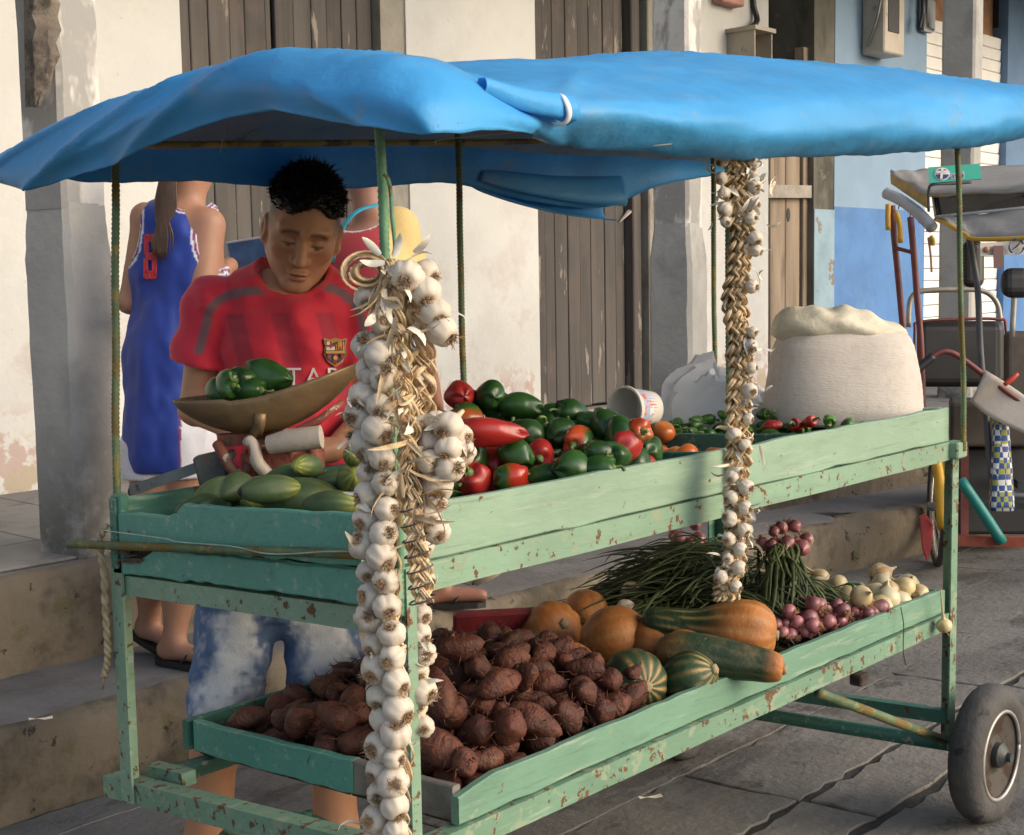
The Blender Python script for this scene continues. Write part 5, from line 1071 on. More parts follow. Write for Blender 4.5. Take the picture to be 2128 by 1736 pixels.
# bare plait in front, wound with dark wire at its lower end
cm_ = [(808, 545), (818, 640), (826, 720), (840, 800), (846, 880), (850, 960), (856, 1040), (862, 1110), (872, 1180), (878, 1250)]
t = thing('garlic_braid', at_depth(878, 1250, 1.87), 'bare plaited garlic stalks wound with dark wire at the end', 'garlic braid', 'garlic braids hanging on the cart')
b = stalk_mesh([at_depth(x, y, 1.875) for x, y in cm_], .0115, 190, seed=11, fib=5, loose=.002); tag(b.build('plaited_stalks', M['straw'], t, smooth=True), kind='stuff')
b = MB()
for k in range(42):
    yy = rr.uniform(560, 1150); xx = lerpx(cm_, yy)+rr.gauss(0, 16); ribbon(b, at_depth(xx, yy, 1.865), IMR*rr.gauss(.1, .6)+IMU*rr.gauss(-.4, .6)+CAMD*.25, rr.uniform(.03, .085), rr.uniform(.0015, .004), 900+k, .15)
tag(b.build('dry_leaves', M['straw'], t, smooth=True), kind='stuff')
b = MB()
for k in range(15):
    yy = rr.uniform(545, 1050); xx = lerpx(cm_, yy)+rr.gauss(0, 22); ribbon(b, at_depth(xx, yy, 1.858), IMR*rr.gauss(.1, .8)+IMU*rr.gauss(0, .6)+CAMD*.4, rr.uniform(.02, .04), rr.uniform(.003, .008), 1900+k, .25)
for (px, py, dx, dy) in ((818, 535, .3, 1), (790, 530, -.8, .8), (860, 525, .7, .8), (800, 600, 0, -1), (825, 590, .3, -.5), (800, 545, -.9, .1), (850, 540, 1, .1), (810, 625, .2, -1)): ribbon(b, at_depth(px, py, 1.86), IMR*dx+IMU*dy+CAMD*.2, .034, .0055, px, .2)
tag(b.build('dry_husks', M['husk'], t, smooth=True), kind='stuff')
b = MB()
for k in range(7):
    yy = 1055+k*32; c = at_depth(lerpx(cm_, yy), yy, 1.875); b.tube([c+IMR*.018*math.cos(a)+CAMD*.016*math.sin(a)+np.array([0, 0, .006*math.cos(a)]) for a in np.linspace(0, 6.28, 20)], .0013, 4)
tag(b.build('wire_wrap', M['iron_dark'], t), kind='stuff')
# coiled straw knot at the hook
b = MB(); c0 = at_depth(762, 565, 1.88)
for k in range(16):
    r_ = .010+.0018*k*.7; b.tube([c0+IMR*(r_*math.cos(a)*1.15)+np.array([0, 0, r_*math.sin(a)*.95])+CAMD*(.012*math.sin(k*.9)+.006*math.cos(a*2)) for a in np.linspace(k*.4, k*.4+4.6, 18)], .0022, 5, flat=.6)
tag(b.build('straw_coil', M['straw'], t, smooth=True), kind='stuff')
# thin braid behind the post on the right, below the upper tray
cb_ = [(868, 1100), (868, 1200), (868, 1300), (866, 1400), (866, 1480), (866, 1530)]
bb_ = [(872+8*(-1)**k+rr.gauss(0, 4), 1130+k*38, rr.uniform(-.005, .01), .5+rr.gauss(0, .25)) for k in range(11)]
garlic_string('thin garlic braid hanging behind the near post of the cart', [at_depth(x, y, 2.10) for x, y in cb_], .007, bb_, 2.09, 8, 20, 90)
# string on the middle rod
cs_ = [(1534, 318), (1534, 400), (1540, 500), (1530, 600), (1536, 700), (1538, 800), (1534, 900), (1533, 1000), (1532, 1100), (1520, 1180), (1506, 1245)]
bs = [(1503, 333, 0, -.6), (1501, 367, 0, -.6), (1505, 402, 0, -.5), (1506, 437, 0, -.5), (1507, 463, 0, -.4), (1566, 335, 0, .6), (1563, 360, 0, .6), (1567, 388, 0, .6), (1565, 420, 0, .6), (1562, 448, 0, .6), (1570, 500, 0, .7), (1572, 520, .0, .7), (1564, 595, 0, .7), (1563, 690, 0, .7), (1561, 722, 0, .7), (1560, 762, 0, .7), (1558, 812, 0, .7), (1556, 870, 0, .7), (1549, 925, -.01, .5), (1528, 905, -.02, 0)]
y = 990; k = 0
while y < 1240:
    x = lerpx(cs_, y); s_ = 1 if k % 2 else -1; bs.append((x+16*s_, y, -.012, .5*s_)); y += rr.uniform(17, 24); k += 1
garlic_string('garlic braid tied to the middle rod with bulbs thick at its lower end', [at_depth(x, y, 2.585) for x, y in cs_], .0225, bs, 2.565, 9, 110, 170, loose=.0015, bs=.66, tilt=.6)
b = MB()   # a few pale garlics lying under the leaves
for k, (px, py) in enumerate(((1298, 1245), (1300, 1265), (1296, 1285), (1310, 1228))):
    p = cz(px, py, -.45+.01*k); o = link('garlic_bulb', GB[k], None, align(cw(*p), CAMD*-1+IMU*.2, k, 1.0)); tag(o, 'loose garlic bulb lying beside the onion leaves', 'garlic', 'loose garlic bulbs beside the onion leaves')

# ================================================================== sack, bag, tub
M['sack'] = mat('woven_sack', (.62, .57, .52), .8, .06, 5, layers=[dict(col=(.56,.49,.41), scale=60, st=(1,1,.6), lo=.45, hi=.65, amt=.5)], bump=.25, bscale=70, bstretch=(1,1,5), spec=.3)
M['sack_top'] = mat('woven_sack_top', (.70, .65, .52), .75, .06, 8, layers=[dict(col=(.56,.47,.30), scale=6, lo=.5, hi=.7, amt=.6)], bump=.35, bscale=50, spec=.3)
sc_ = cz(1762, 870, -.005); SC = np.array(cw(1.80, .30, -.03))+np.array([.045, -.045, 0])*1.25; sack = thing('rice_sack', SC, 'full white woven sack with folded top standing on the tray', 'sack')
ax_w = np.array([_r[0], _r[1], 0]); ax_w /= np.linalg.norm(ax_w); ax_d = np.array([-ax_w[1], ax_w[0], 0])
px0 = [(0, .196, .115), (.012, .206, .125), (.05, .203, .134), (.10, .197, .134), (.15, .188, .130), (.20, .178, .122), (.235, .160, .108), (.252, .128, .085)]
b = MB(); rows = []
for (z, hw, hd) in spline([np.array(p) for p in px0], 46):
    row = []
    for k in range(72):
        a = 2*math.pi*k/72; ca_, sa_ = math.cos(a), math.sin(a); ex = 2.6; q = (abs(ca_)**ex+abs(sa_)**ex)**(-1/ex); fold = 1+.0022*math.sin(z*330+2.5*math.sin(a*2)+5*ca_)+.010*math.sin(5*a+z*9+2*math.sin(z*20))*(z/.25)*(1 if z < .2 else .3)+.012*math.sin(3*a+z*14)
        row.append(SC+ax_w*ca_*q*hw*fold+ax_d*sa_*q*hd*fold+np.array([0, 0, z+.006*math.sin(a*2)]))
    rows.append(row)
b.quadgrid(rows, closev=True); b.f.append(tuple(range(72))[::-1]); b.m.append(0); b.f.append(tuple(45*72+k for k in range(72))); b.m.append(0); b.build('body', M['sack'], sack, smooth=True)
b = MB(); rows = []; rr = random.Random(12)
for i in range(56):      # mouth folded over: a slumped roll, higher on the left, with a slack corner on the right
    t = i/55; x = -.176+.325*t; env = math.sin(math.pi*min(1, .06+.90*t))**.45; hgt = (.060-.022*t+.006*math.sin(t*11+.5)+.004*math.sin(t*27))*env; zc_ = .262-.016*t+.004*math.sin(t*5)
    row = []
    for k in range(36):
        a = 2*math.pi*k/36; w2 = 1+.05*math.sin(2*a+t*6)+.035*math.sin(5*a-t*13)+.02*math.sin(9*a+t*31); row.append(SC+ax_w*(x+.010*math.sin(a+t*3))+ax_d*(-.020+.100*math.cos(a)*w2*env)+np.array([0, 0, zc_+hgt*math.sin(a)*w2]))
    rows.append(row)
b.quadgrid(rows, closev=True); b.f.append(tuple(range(36))[::-1]); b.m.append(0); b.f.append(tuple(55*36+k for k in range(36))); b.m.append(0); b.build('folded_top', M['sack_top'], sack, smooth=True)
# white plastic bag
M['poly'] = mat('white_polythene', (.84, .85, .87), .35, .03, 10, spec=.5, translucent=.35)
bc = np.array(cw(1.78, .58, -.015)); b = MB(); rows = []; rr = random.Random(61)
for i in range(15):
    t = i/14; th = -math.pi/2*.12+t*math.pi*.54; row = []
    for k in range(34):
        a = 2*math.pi*k/34; cr = abs(math.sin(a*3.5+3*t+1.3*math.sin(a*2)))*.15+.05*abs(math.sin(a*7-5*t))+rr.uniform(0, .03); rr_ = (1-.10*t-cr)*math.cos(th)
        row.append(bc+ax_w*(rr_*math.cos(a)*.195)+ax_d*rr_*math.sin(a)*.085+np.array([0, 0, math.sin(th)*.150*(1-.25*math.cos(a+.8)-cr*.9)+.01+rr.uniform(-.004, .004)]))
    rows.append(row)
b.quadgrid(rows, closev=True); o = b.build('plastic_bag', M['poly'], None, smooth=True, angle=22); tag(o, 'crumpled white plastic bag behind the small peppers', 'bag')
# tub lying on its side
tb_ = np.array(cw(*cz(1326, 850, .045))); T = align(tb_, tuple(-_r*.72+CAMD*.70+np.array([0, 0, .05])), R(200), 1.1)
tub = thing('plastic_tub', tb_, 'empty white plastic tub lying on its side by the peppers', 'tub')
b = MB(); L_ = .085
prof = [(.040, -L_/2), (.050, L_/2), (.0535, L_/2), (.0535, L_/2+.006), (.0485, L_/2+.006), (.0385, -L_/2+.004), (.001, -L_/2+.004)]
b.lathe(prof, 36, cap=False); b.f.append(tuple(range(36))[::-1]); b.m.append(0); b.xform(T @ Matrix.Translation((0, 0, 0))); b.build('tub_wall', mat('cream_plastic', (.72, .69, .64), .45, .05, 10, translucent=.15), tub, smooth=True, angle=50)
b = MB(); rows = [[((.0407+.0085*s_)*math.cos(a), (.0407+.0085*s_)*math.sin(a), -L_/2+.008+s_*.068) for a in np.linspace(R(20), R(250), 26)] for s_ in np.linspace(0, 1, 6)]; b.quadgrid(rows)
lab_m = mat('printed_label', (.36, .42, .55), .5, .1, 8, layers=[dict(col=(.60,.12,.08), scale=28, st=(1,1,1), lo=.52, hi=.56), dict(col=(.70,.70,.70), scale=22, lo=.60, hi=.62)]); b.xform(T); b.build('label_band', lab_m, tub, smooth=True)

# ================================================================== balance scale
M['pan'] = mat('old_brass_pan', (.19, .125, .065), .5, .2, 8, layers=[dict(col=(.11,.07,.04), scale=5, lo=.5, hi=.7, amt=.7), dict(col=(.25,.20,.12), scale=40, lo=.6, hi=.7, amt=.5), dict(col=(.30,.10,.04), scale=9, lo=.64, hi=.7, amt=.7)], metal=.35, bump=.15, bscale=50)
M['red_rust'] = mat('flaking_red_paint', (.20, .055, .035), .7, .25, 14, layers=[dict(col=(.36,.30,.25), scale=22, lo=.60, hi=.64), dict(col=(.10,.05,.03), scale=16, lo=.56, hi=.64)], bump=.4, bscale=60)
M['pale_rod'] = mat('worn_pale_enamel', (.42, .36, .30), .6, .12, 14, layers=[dict(col=(.22,.08,.05), scale=14, lo=.60, hi=.66)], bump=.2, bscale=40)
DS = 2.52
scale = thing('balance_scale', at_depth(560, 1010, DS+.02), 'rusty balance scale with brass scoop pan behind the cucumbers', 'scale')
def sp(px, py, d=0.0): return at_depth(px, py, DS+d)
# pan: scoop drawn as a dished boat, lip to the right
b = MB(); rows = []; cpan = sp(552, 842, -.01); pr_ = np.array(_r); pu = np.array([0, 0, 1.0]); pd = np.array([_f[0], _f[1], 0]); pd /= np.linalg.norm(pd)
for i in range(29):
    s_ = -1+2*i/28; row = []
    wd = .080*(1-abs(s_)**2.6)**.55+.004; lift = .030*max(0, s_)**1.2+.012*s_; deep = .072*(1-s_*s_)**.8
    for k in range(25):
        a = math.pi*(k/24); e = math.cos(a)
        yy = deep*(1-math.sin(a)); row.append(cpan+pr_*s_*.168+pd*(e*wd)+pu*(lift+.022-deep*math.sin(a)+(.014 if e < 0 else .0)*abs(e)*(s_ > -.3)*s_))
    rows.append(row)
b.quadgrid(rows); o = b.build('scoop_pan', M['pan'], scale, smooth=True); md = o.modifiers.new('thick', 'SOLIDIFY'); md.thickness = .0035
b = MB(); b.tube([sp(541, 858, -.085), sp(540, 880, -.075), sp(532, 900, -.05)], [.011, .0105, .013], 10); b.build('pan_prong', M['pan'], scale, smooth=True)
b = MB(); b.tube([sp(712, 835, -.03), sp(665, 872, -.05), sp(600, 905, -.04), sp(540, 905, -.03)], [.006, .0075, .008, .009], 8); b.build('pan_arm', M['red_rust'], scale, smooth=True)
b = MB(); b.tube([sp(455, 868, -.02), sp(500, 885, -.03), sp(545, 900, -.04)], [.006, .007, .009], 8); b.build('pan_arm', M['red_rust'], scale, smooth=True)
b = MB(); b.tube([sp(560, 925, -.07), sp(600, 916, -.08), sp(668, 908, -.085)], [.0175, .0215, .021], 14); b.build('poise_handle', M['pale_rod'], scale, smooth=True, angle=50)
b = MB(); b.tube(spline([sp(452, 922, -.04), sp(462, 940, -.05), sp(480, 975, -.055), sp(505, 985, -.05), sp(520, 965, -.05)], 16), .0105, 10); b.build('cast_yoke', M['red_rust'], scale, smooth=True)
b = MB(); b.tube(spline([sp(515, 915, -.06), sp(528, 930, -.07), sp(535, 960, -.07), sp(555, 985, -.06)], 14), .012, 10); b.build('cast_yoke', M['pale_rod'], scale, smooth=True)
b = MB(); b.bar(sp(455, 915, -.02), sp(640, 905, -.02), .03, .022); b.build('beam_bridge', M['red_rust'], scale)
b = MB(); b.box((-.075, -.03, 0), (.075, .03, .05), bev=.01); b.xform(Matrix.Translation(sp(590, 985, .03)) @ Matrix.Rotation(R(-48), 4, 'Z')); b.build('base', M['red_rust'], scale)
for (x0, x1) in ((610, 600), (650, 655)):
    b = MB(); b.tube([sp(x0, 925, .0), sp(x1, 985, .02)], [.011, .015], 8); b.build('support', M['red_rust'], scale, smooth=True)
b = MB(); b.bar(sp(272, 1020, .05), sp(430, 965, -.01), .006, .020); b.build('beam', M['steel'], scale)
b = MB(); b.tube(spline([sp(277, 1012, .05), sp(268, 1018, .05), sp(270, 1030, .05), sp(280, 1026, .05)], 8), .0025, 6); b.build('beam_hook', M['rim'], scale)
b = MB(); b.box((-.028, -.020, -.036), (.028, .020, .030), bev=.004); b.box((.028, -.020, -.020), (.046, .020, -.008), bev=.003); b.box((.028, -.020, .010), (.044, .020, .026), bev=.003)
b.xform(Matrix.Translation(sp(443, 975, -.03)) @ Matrix.Rotation(YAW-math.pi/2, 4, 'Z') @ Matrix.Rotation(R(-12), 4, 'Y')); b.build('sliding_weight', M['iron_dark'], scale)
# peppers in the pan
for i, (px, py, dz, me, yw, pt, s_, lab) in enumerate(((560, 782, -.0, PM['green'][2], 120, 10, 1.05, 'big shiny green pepper on top in the scale pan'), (478, 800, -.02, PM['green'][0], 250, -5, .95, 'green pepper leaning left in the scale pan'), (505, 795, -.02, PM['green'][1], 200, 15, .9, 'green pepper between the others in the scale pan'), (455, 812, -.01, PM['green'][3], 270, 0, .8, 'small green pepper at the low end of the scale pan'), (520, 812, -.03, PM['green'][3], 300, 0, .85, 'dusty green pepper against the pan rim'))):
    o = link('pepper', me, None, align(sp(px, py, dz), yawdir(yw, pt), i, s_)); tag(o, lab, 'pepper')
# ================================================================== people
M['skin'] = mat('skin', (1, 1, 1), .5, .05, 30, attr=True, sss=.06, bump=.05, bscale=220, spec=.4)
M['hair'] = mat('black_hair', (.012, .009, .007), .45, .3, 40, spec=.4)
def rotm(fwd, up=(0, 0, 1)):
    f_ = np.array(fwd, float); f_ /= np.linalg.norm(f_); r_ = np.cross(f_, up); r_ /= np.linalg.norm(r_); u_ = np.cross(r_, f_); return r_, f_, u_      # local x right, y forward, z up
def seg(parts, P, k):
    d = None
    for q in parts:
        e = s_cone(P, *q[1:]) if q[0] == 'c' else s_ell(P, *q[1:]); d = e if d is None else smin(d, e, k)
    return d

# ---------------- vendor
DM = 2.93
def mp(px, py, d=0.0): return at_depth(px, py, DM+d)
person = thing('person', (mp(560, 1200)[0], mp(560, 1200)[1], z_street(.95)), 'vendor in red football shirt and faded denim shorts looking down at scale', 'person')
shR, shL = mp(441, 632, .03), mp(748, 644, .06); neckb = mp(612, 606, .06); chest = mp(600, 745, .04); belly = mp(595, 960, .05); pelv = mp(585, 1200, .07)
elR, wrR = mp(406, 850, .06), mp(535, 915, -.16); elL, wrL = mp(772, 860, .06), mp(690, 935, -.12)
hipR, hipL = mp(500, 1250, .06), mp(665, 1255, .10); knR, knL = mp(446, 1560, .04), mp(692, 1560, .10); anR, anL = mp(425, 1925, .10), mp(705, 1925, .14)
anR[2] = anL[2] = z_street(1.0)+.085
toR = anR-pd*.14-pr_*.03; toL = anL-pd*.14+pr_*.04; toR[2] = toL[2] = z_street(1.0)+.03
xr, xf, xu = rotm(CAM_POS[[0, 1, 2]]*np.array([1, 1, 0])-chest*np.array([1, 1, 0]))     # torso faces the camera side
ROT = np.stack([-xr, xf, xu], 1)
headc = mp(628, 487, -.015)
hf = (CAM_POS-headc); hf[2] = 0; hf /= np.linalg.norm(hf); hf = hf*math.cos(R(20))+np.array([0, 0, -math.sin(R(20))])
hr, hf, hu = rotm(hf); hr = -hr                                          # hr points to image right
rl = R(-11); hr, hu = hr*math.cos(rl)+hu*math.sin(rl), -hr*math.sin(rl)+hu*math.cos(rl)
HB = np.stack([hr, hf, hu], 1)
def to_head(P): return (P-headc)@HB
def head_sdf(P):
    Q = to_head(P); x = Q[:, 0]; ax = np.abs(x); Qm = np.stack([ax, Q[:, 1], Q[:, 2]], 1)
    d = s_ell(Q, (0, -.020, .040), (.076, .094, .086))                                # skull
    d = smin(d, s_ell(Q, (0, .020, -.010), (.066, .066, .088)), .03)                 # face
    d = smin(d, s_cone(Qm, (.049, -.005, -.045), (.016, .058, -.092), .022, .018), .028)   # jaw line
    d = smin(d, s_ell(Q, (0, .064, -.094), (.020, .016, .017)), .020)                 # chin
    d = smin(d, s_ell(Qm, (.044, .050, -.012), (.021, .019, .019)), .022)             # cheek
    d = smin(d, s_cone(Qm, (.008, .083, .026), (.046, .064, .030), .0085, .008), .014)    # brow ridge
    d = smax(d, -s_ell(Qm, (.031, .093, .008), (.021, .016, .0125)), .014)            # eye socket
    d = smin(d, s_cone(Q, (0, .080, .018), (0, .102, -.030), .0075, .0125), .010)     # nose
    d = smin(d, s_ell(Qm, (.0135, .089, -.033), (.009, .011, .008)), .006)            # nostril wing
    d = smin(d, s_ell(Qm, (.030, .066, .006), (.0155, .0150, .0128)), .004)           # lid over the eyeball
    d = smin(d, s_ell(Q, (0, .080, -.060), (.023, .013, .0065)), .008)                # upper lip
    d = smin(d, s_ell(Q, (0, .078, -.0715), (.019, .0125, .0068)), .006)              # lower lip
    d = smax(d, -s_ell(Q, (0, .094, -.0655), (.022, .010, .0016)), .003)              # mouth line
    ear = smin(s_ell(Qm, (.079, -.012, -.002), (.010, .021, .032)), s_ell(Qm, (.074, -.004, -.022), (.008, .012, .014)), .01)
    ear = smax(ear, -s_ell(Qm, (.086, -.004, .0), (.007, .012, .018)), .006)
    d = smin(d, ear, .008)
    nk0, nk1 = (0, -.030, -.060), to_head(neckb[None]+np.array([[0, 0, -.02]]))[0]
    return smin(d, s_cone(Q, nk0, nk1, .050, .058), .028)
Ph = nets(head_sdf, headc-np.array([.14, .14, .20]), headc+np.array([.14, .14, .15]), .0030)
limbs = [('c', shR, elR, .049, .039), ('c', elR, wrR, .038, .026), ('c', shL, elL, .049, .039), ('c', elL, wrL, .038, .026),
         ('c', hipR, knR, .082, .056), ('c', knR, anR+(knR-anR)*.45, .053, .054), ('c', anR+(knR-anR)*.45, anR, .054, .036), ('c', hipL, knL, .082, .056), ('c', knL, anL+(knL-anL)*.45, .053, .054), ('c', anL+(knL-anL)*.45, anL, .054, .036), ('c', anR, toR, .036, .028), ('c', anL, toL, .036, .028)]
torso = [('e', chest, (.138, .100, .20), ROT), ('e', belly, (.130, .095, .20), ROT), ('e', pelv, (.150, .108, .13), ROT), ('c', shR, shL, .050, .050), ('c', neckb-np.array([0, 0, .03]), neckb+np.array([0, 0, .03]), .062, .055)]
def hand_parts(wr, fwd, side):
    f_ = np.array(fwd, float); f_ /= np.linalg.norm(f_); up = np.array([0, 0, 1.0]); s_ = np.cross(f_, up); s_ /= np.linalg.norm(s_); out = [('c', wr, wr+f_*.06, .027, .030)]
    for k, L_ in enumerate((.068, .076, .072, .056)):
        b0 = wr+f_*.072+s_*side*(k-1.5)*.019; m_ = b0+f_*L_*.5-up*.006; e_ = m_+f_*L_*.28-up*.028; out += [('c', b0, m_, .0095, .0088), ('c', m_, e_, .0088, .0075)]
    t0 = wr+f_*.025-s_*side*.026; t1 = t0+f_*.035-s_*side*.020-up*.01; out += [('c', t0, t1, .012, .010), ('c', t1, t1+f_*.025-up*.012, .010, .0085)]; return out
handR = hand_parts(wrR, np.array([_r[0], _r[1], -.05])*1.0-pd*.35, 1); handL = hand_parts(wrL, -np.array([_r[0], _r[1], .05])-pd*.35, -1)
def body_sdf(P): return smin(seg(torso, P, .05), seg(limbs, P, .02), .03)
P1 = nets(lambda P: body_sdf(P)+.004, np.minimum.reduce([elR, elL, knR, knL, toR, toL, wrR, wrL, hipL])-np.array([.14, .14, .05]), np.maximum.reduce([elL, elR, shL, shR, knL, knR, neckb, hipL, hipR])+np.array([.16, .16, .05]), .0095)
P2 = nets(lambda P: seg(handR, P, .006), wrR-.17, wrR+.17, .0045); P3 = nets(lambda P: seg(handL, P, .006), wrL-.17, wrL+.17, .0045)
SK = np.array([.46, .23, .13])
def skin_col(P):
    C = np.tile(SK, (len(P), 1)); Q = to_head(P); r_ = np.linalg.norm(Q, axis=1); hd = r_ < .17; x, y, z = np.abs(Q[:, 0]), Q[:, 1], Q[:, 2]; fr = hd & (y > .03)
    def blend(mask, col, amt):
        C[:] = C*(1-(amt*mask)[:, None])+np.array(col)*(amt*mask)[:, None]
    g = lambda cx_, cz_, sx, sz: np.exp(-((x-cx_)/sx)**2-((z-cz_)/sz)**2)*fr
    brow = np.clip(1-np.abs(z-(.0285-.9*np.clip(x-.030, 0, 1)**1.2))/.0080, 0, 1)*np.clip((x-.009)/.004, 0, 1)*np.clip((.053-x)/.008, 0, 1)*fr; blend(brow, (.020, .012, .008), .88)
    lash = np.clip(1-np.abs(z-(.0018-1.2*(x-.030)**2))/.0034, 0, 1)*np.clip((.0165-np.abs(x-.030))/.004, 0, 1)*fr; blend(lash, (.018, .010, .008), .9)
    ex_ = np.abs(x-.030); op = np.clip(1-np.abs(z+.0035)/.0035, 0, 1)*np.clip((.0135-ex_)/.003, 0, 1)*fr; blend(op, (.34, .28, .24), .75); blend(np.clip(1-np.abs(z+.0030)/.0042, 0, 1)*np.clip((.0062-ex_)/.002, 0, 1)*fr, (.018, .010, .008), .95); blend(g(.030, -.014, .018, .006), (.20, .085, .05), .4)
    blend(g(.030, .016, .020, .007), (.13, .055, .03), .45); blend(g(0, -.066, .019, .0085), (.23, .075, .055), .65); blend(np.clip(1-np.abs(z+.0655)/.0016, 0, 1)*np.clip((.022-x)/.006, 0, 1)*fr, (.06, .02, .015), .8)
    blend(g(.008, -.0415, .006, .0035), (.06, .02, .015), .7); blend(g(.040, -.02, .02, .018), (.27, .105, .062), .35)
    hl = np.clip((z-(.058-.25*np.clip(y, 0, 1)*0+.0))/.018, 0, 1)*(y < .10)*hd; side = np.clip((.055-y)/.035, 0, 1)*np.clip((z-.000)/.045, 0, 1)*hd; blend(np.clip(side, 0, 1), (.016, .011, .009), .93)
    return np.clip(C, 0, 1)
bm_ = net_mesh('body', [Ph, P1, P2, P3], M['skin'], skin_col, 1); link('body', bm_, person)
# hair: cap plus short tufts
def hair_sdf(P):
    Q = to_head(P); d = s_ell(Q, (0, -.022, .048), (.0805, .0985, .093)); cut = smax(.064-Q[:, 2]+.16*np.clip(-Q[:, 1]-.02, 0, 1)+.05*np.abs(Q[:, 0])*0+.012*np.sin(Q[:, 0]*55+1.0), -.2+0*d, .004); return smax(d+.004*np.sin(Q[:, 0]*90)*np.sin(Q[:, 1]*80)*np.sin(Q[:, 2]*70), cut, .012)
hm = nets(hair_sdf, headc-np.array([.15, .15, .05]), headc+np.array([.15, .15, .17]), .004)
hobj = link('hair', net_mesh('hair', [hm], M['hair'], None, 1), person)
b = MB(); rr = random.Random(2); hv = hm[0]; hq = to_head(hv)
for k in range(4200):
    i = rr.randrange(len(hv)); q = hq[i]
    if q[2] < .058: continue
    nrm = np.array([q[0]/.08**2, (q[1]+.022)/.0985**2, (q[2]-.048)/.093**2]); nrm /= np.linalg.norm(nrm); L_ = rr.uniform(.006, .014)*(1.0+1.6*max(0, nrm[2]-.55))*(.5 if q[2] < .08 else 1); dr = nrm*.8+np.array([rr.gauss(.06, .3), rr.gauss(.15, .3), rr.gauss(.12, .25)])
    p0 = q-nrm*.003; p1 = q+dr*L_*.6; p2 = q+dr*L_+np.array([rr.gauss(0, .003), rr.gauss(0, .003), 0]); tr_ = lambda a: headc+HB@a
    b.tube([tr_(p0), tr_(p1), tr_(p2)], [.0016, .0012, .0003], 3, cap=False)
tag(b.build('hair_strands', M['hair'], hobj), kind='stuff')
# red football shirt
M['shirt'] = mat('red_shirt_knit', (1, 1, 1), .75, .05, 40, attr=True, bump=.12, bscale=260, sheen=.2, spec=.25)
hemR, hemL = shR+(elR-shR)*.58, shL+(elL-shL)*.58
sl_R = (hemR-shR)/np.linalg.norm(hemR-shR); sl_L = (hemL-shL)/np.linalg.norm(hemL-shL)
t_shirt = [('e', chest, (.146, .114, .205), ROT), ('e', belly, (.146, .112, .24), ROT), ('c', mp(472, 630, .04), mp(722, 640, .06), .056, .056), ('c', mp(550, 602, .06), mp(668, 604, .06), .056, .056)]
def neck_hole(P): return s_ell((P-(neckb+pd*-.02+np.array([0, 0, .050])))@ROT, (0, .024, .0), (.074, .108, .068))
def shirt_sdf(P):
    L3 = (P-chest)@ROT; u, v = L3[:, 0], L3[:, 2]
    fold = .012*vnoise(np.stack([u*1.2+v*.5, L3[:, 1], v-u*.6], 1), 13, 8)+.005*vnoise(np.stack([u+v*.4, L3[:, 1], v*1.4], 1), 36, 9)+.0020*np.sin(u*38+v*24+2*np.sin(v*9))*np.clip(.6-np.abs(u)*1.5, 0, 1)+.0035*np.sin(v*52-u*30)+.0025*np.sin(u*70+v*30)+.006*np.abs(np.sin(v*17+u*9+1.0))*np.clip((np.abs(u)-.03)/.1, 0, 1)
    dt = smin(seg(t_shirt, P, .05), seg(torso, P, .05)-.010, .02)+fold
    ds = np.minimum(s_cone(P, shR+np.array([0, 0, .002]), hemR+sl_R*.03, .060, .076), s_cone(P, shL, hemL+sl_L*.03, .060, .076))+.004*np.sin(v*60+u*40)+.003*np.sin(v*25-u*60)
    ds = smax(ds, (P-hemR)@sl_R*(u < 0)-(u >= 0)*.02, .003); ds = smax(ds, (P-hemL)@sl_L*(u >= 0)-(u < 0)*.02, .003)          # sleeve ends
    ds = np.maximum(ds, -smax(s_cone(P, shR, elR, .050, .066), -((P-hemR)@sl_R+.05), .004)); ds = np.maximum(ds, -smax(s_cone(P, shL, elL, .050, .066), -((P-hemL)@sl_L+.05), .004))
    d = smin(dt, ds, .010); d = smax(d, mp(0, 1215)[2]-P[:, 2], .006)
    return smax(d, -neck_hole(P), .006)
RED, GREY_, DKR, PNK = np.array([.62, .030, .055]), np.array([.20, .10, .115]), np.array([.36, .030, .055]), np.array([.68, .028, .085])
def shirt_col(P):
    C = np.tile(RED, (len(P), 1)); L3 = (P-chest)@ROT; u, v = L3[:, 0], L3[:, 2]; frt = L3[:, 1] > .02
    s_ = np.sin((u+v*.22)*2*math.pi/.094+1.2); st = np.clip(s_*5-1.2, 0, 1)*(v < .10+.0*u)*frt*(np.abs(u) < .15); C = C*(1-.85*st[:, None])+DKR*(.85*st)[:, None]
    # sleeves a touch pinker
    dR = s_cone(P, shR, elR, .05, .05); dL = s_cone(P, shL, elL, .05, .05); slv = np.clip(1-np.minimum(dR, dL)/.03, 0, 1)*(np.abs(u) > .155); C = C*(1-.6*slv[:, None])+PNK*(.6*slv)[:, None]
    # shoulder bands: from the collar over the shoulder and down the sleeve
    for path in ([mp(556, 602, 0), mp(480, 612, -.03), mp(440, 640, -.05), mp(425, 690, -.06), mp(413, 728, -.06)], [mp(668, 592, 0), mp(715, 612, -.03), mp(748, 650, -.04), mp(757, 700, -.05), mp(760, 760, -.05)]):
        q = spline(path, 40); q2 = np.array([pix(p)[:2] for p in q]); pp = np.stack(np.broadcast_arrays(*[np.asarray(c) for c in pix_arr(P)]), 1); dm = np.min(np.linalg.norm(pp[:, None, :]-q2[None], axis=2), axis=1); m_ = np.clip((11-dm)/2.5, 0, 1)*(L3[:, 1] > -.05); C = C*(1-m_[:, None])+GREY_*m_[:, None]
    rib = (neck_hole(P) < .017).astype(float)[:, None]*.8; C = C*(1-rib)+np.array([.72, .045, .06])*rib
    return C
def pix_arr(P):
    d = P-CAM_POS; z = d@_f; return CXP+FPX*(d@_r)/z, CYP-FPX*(d@_u)/z
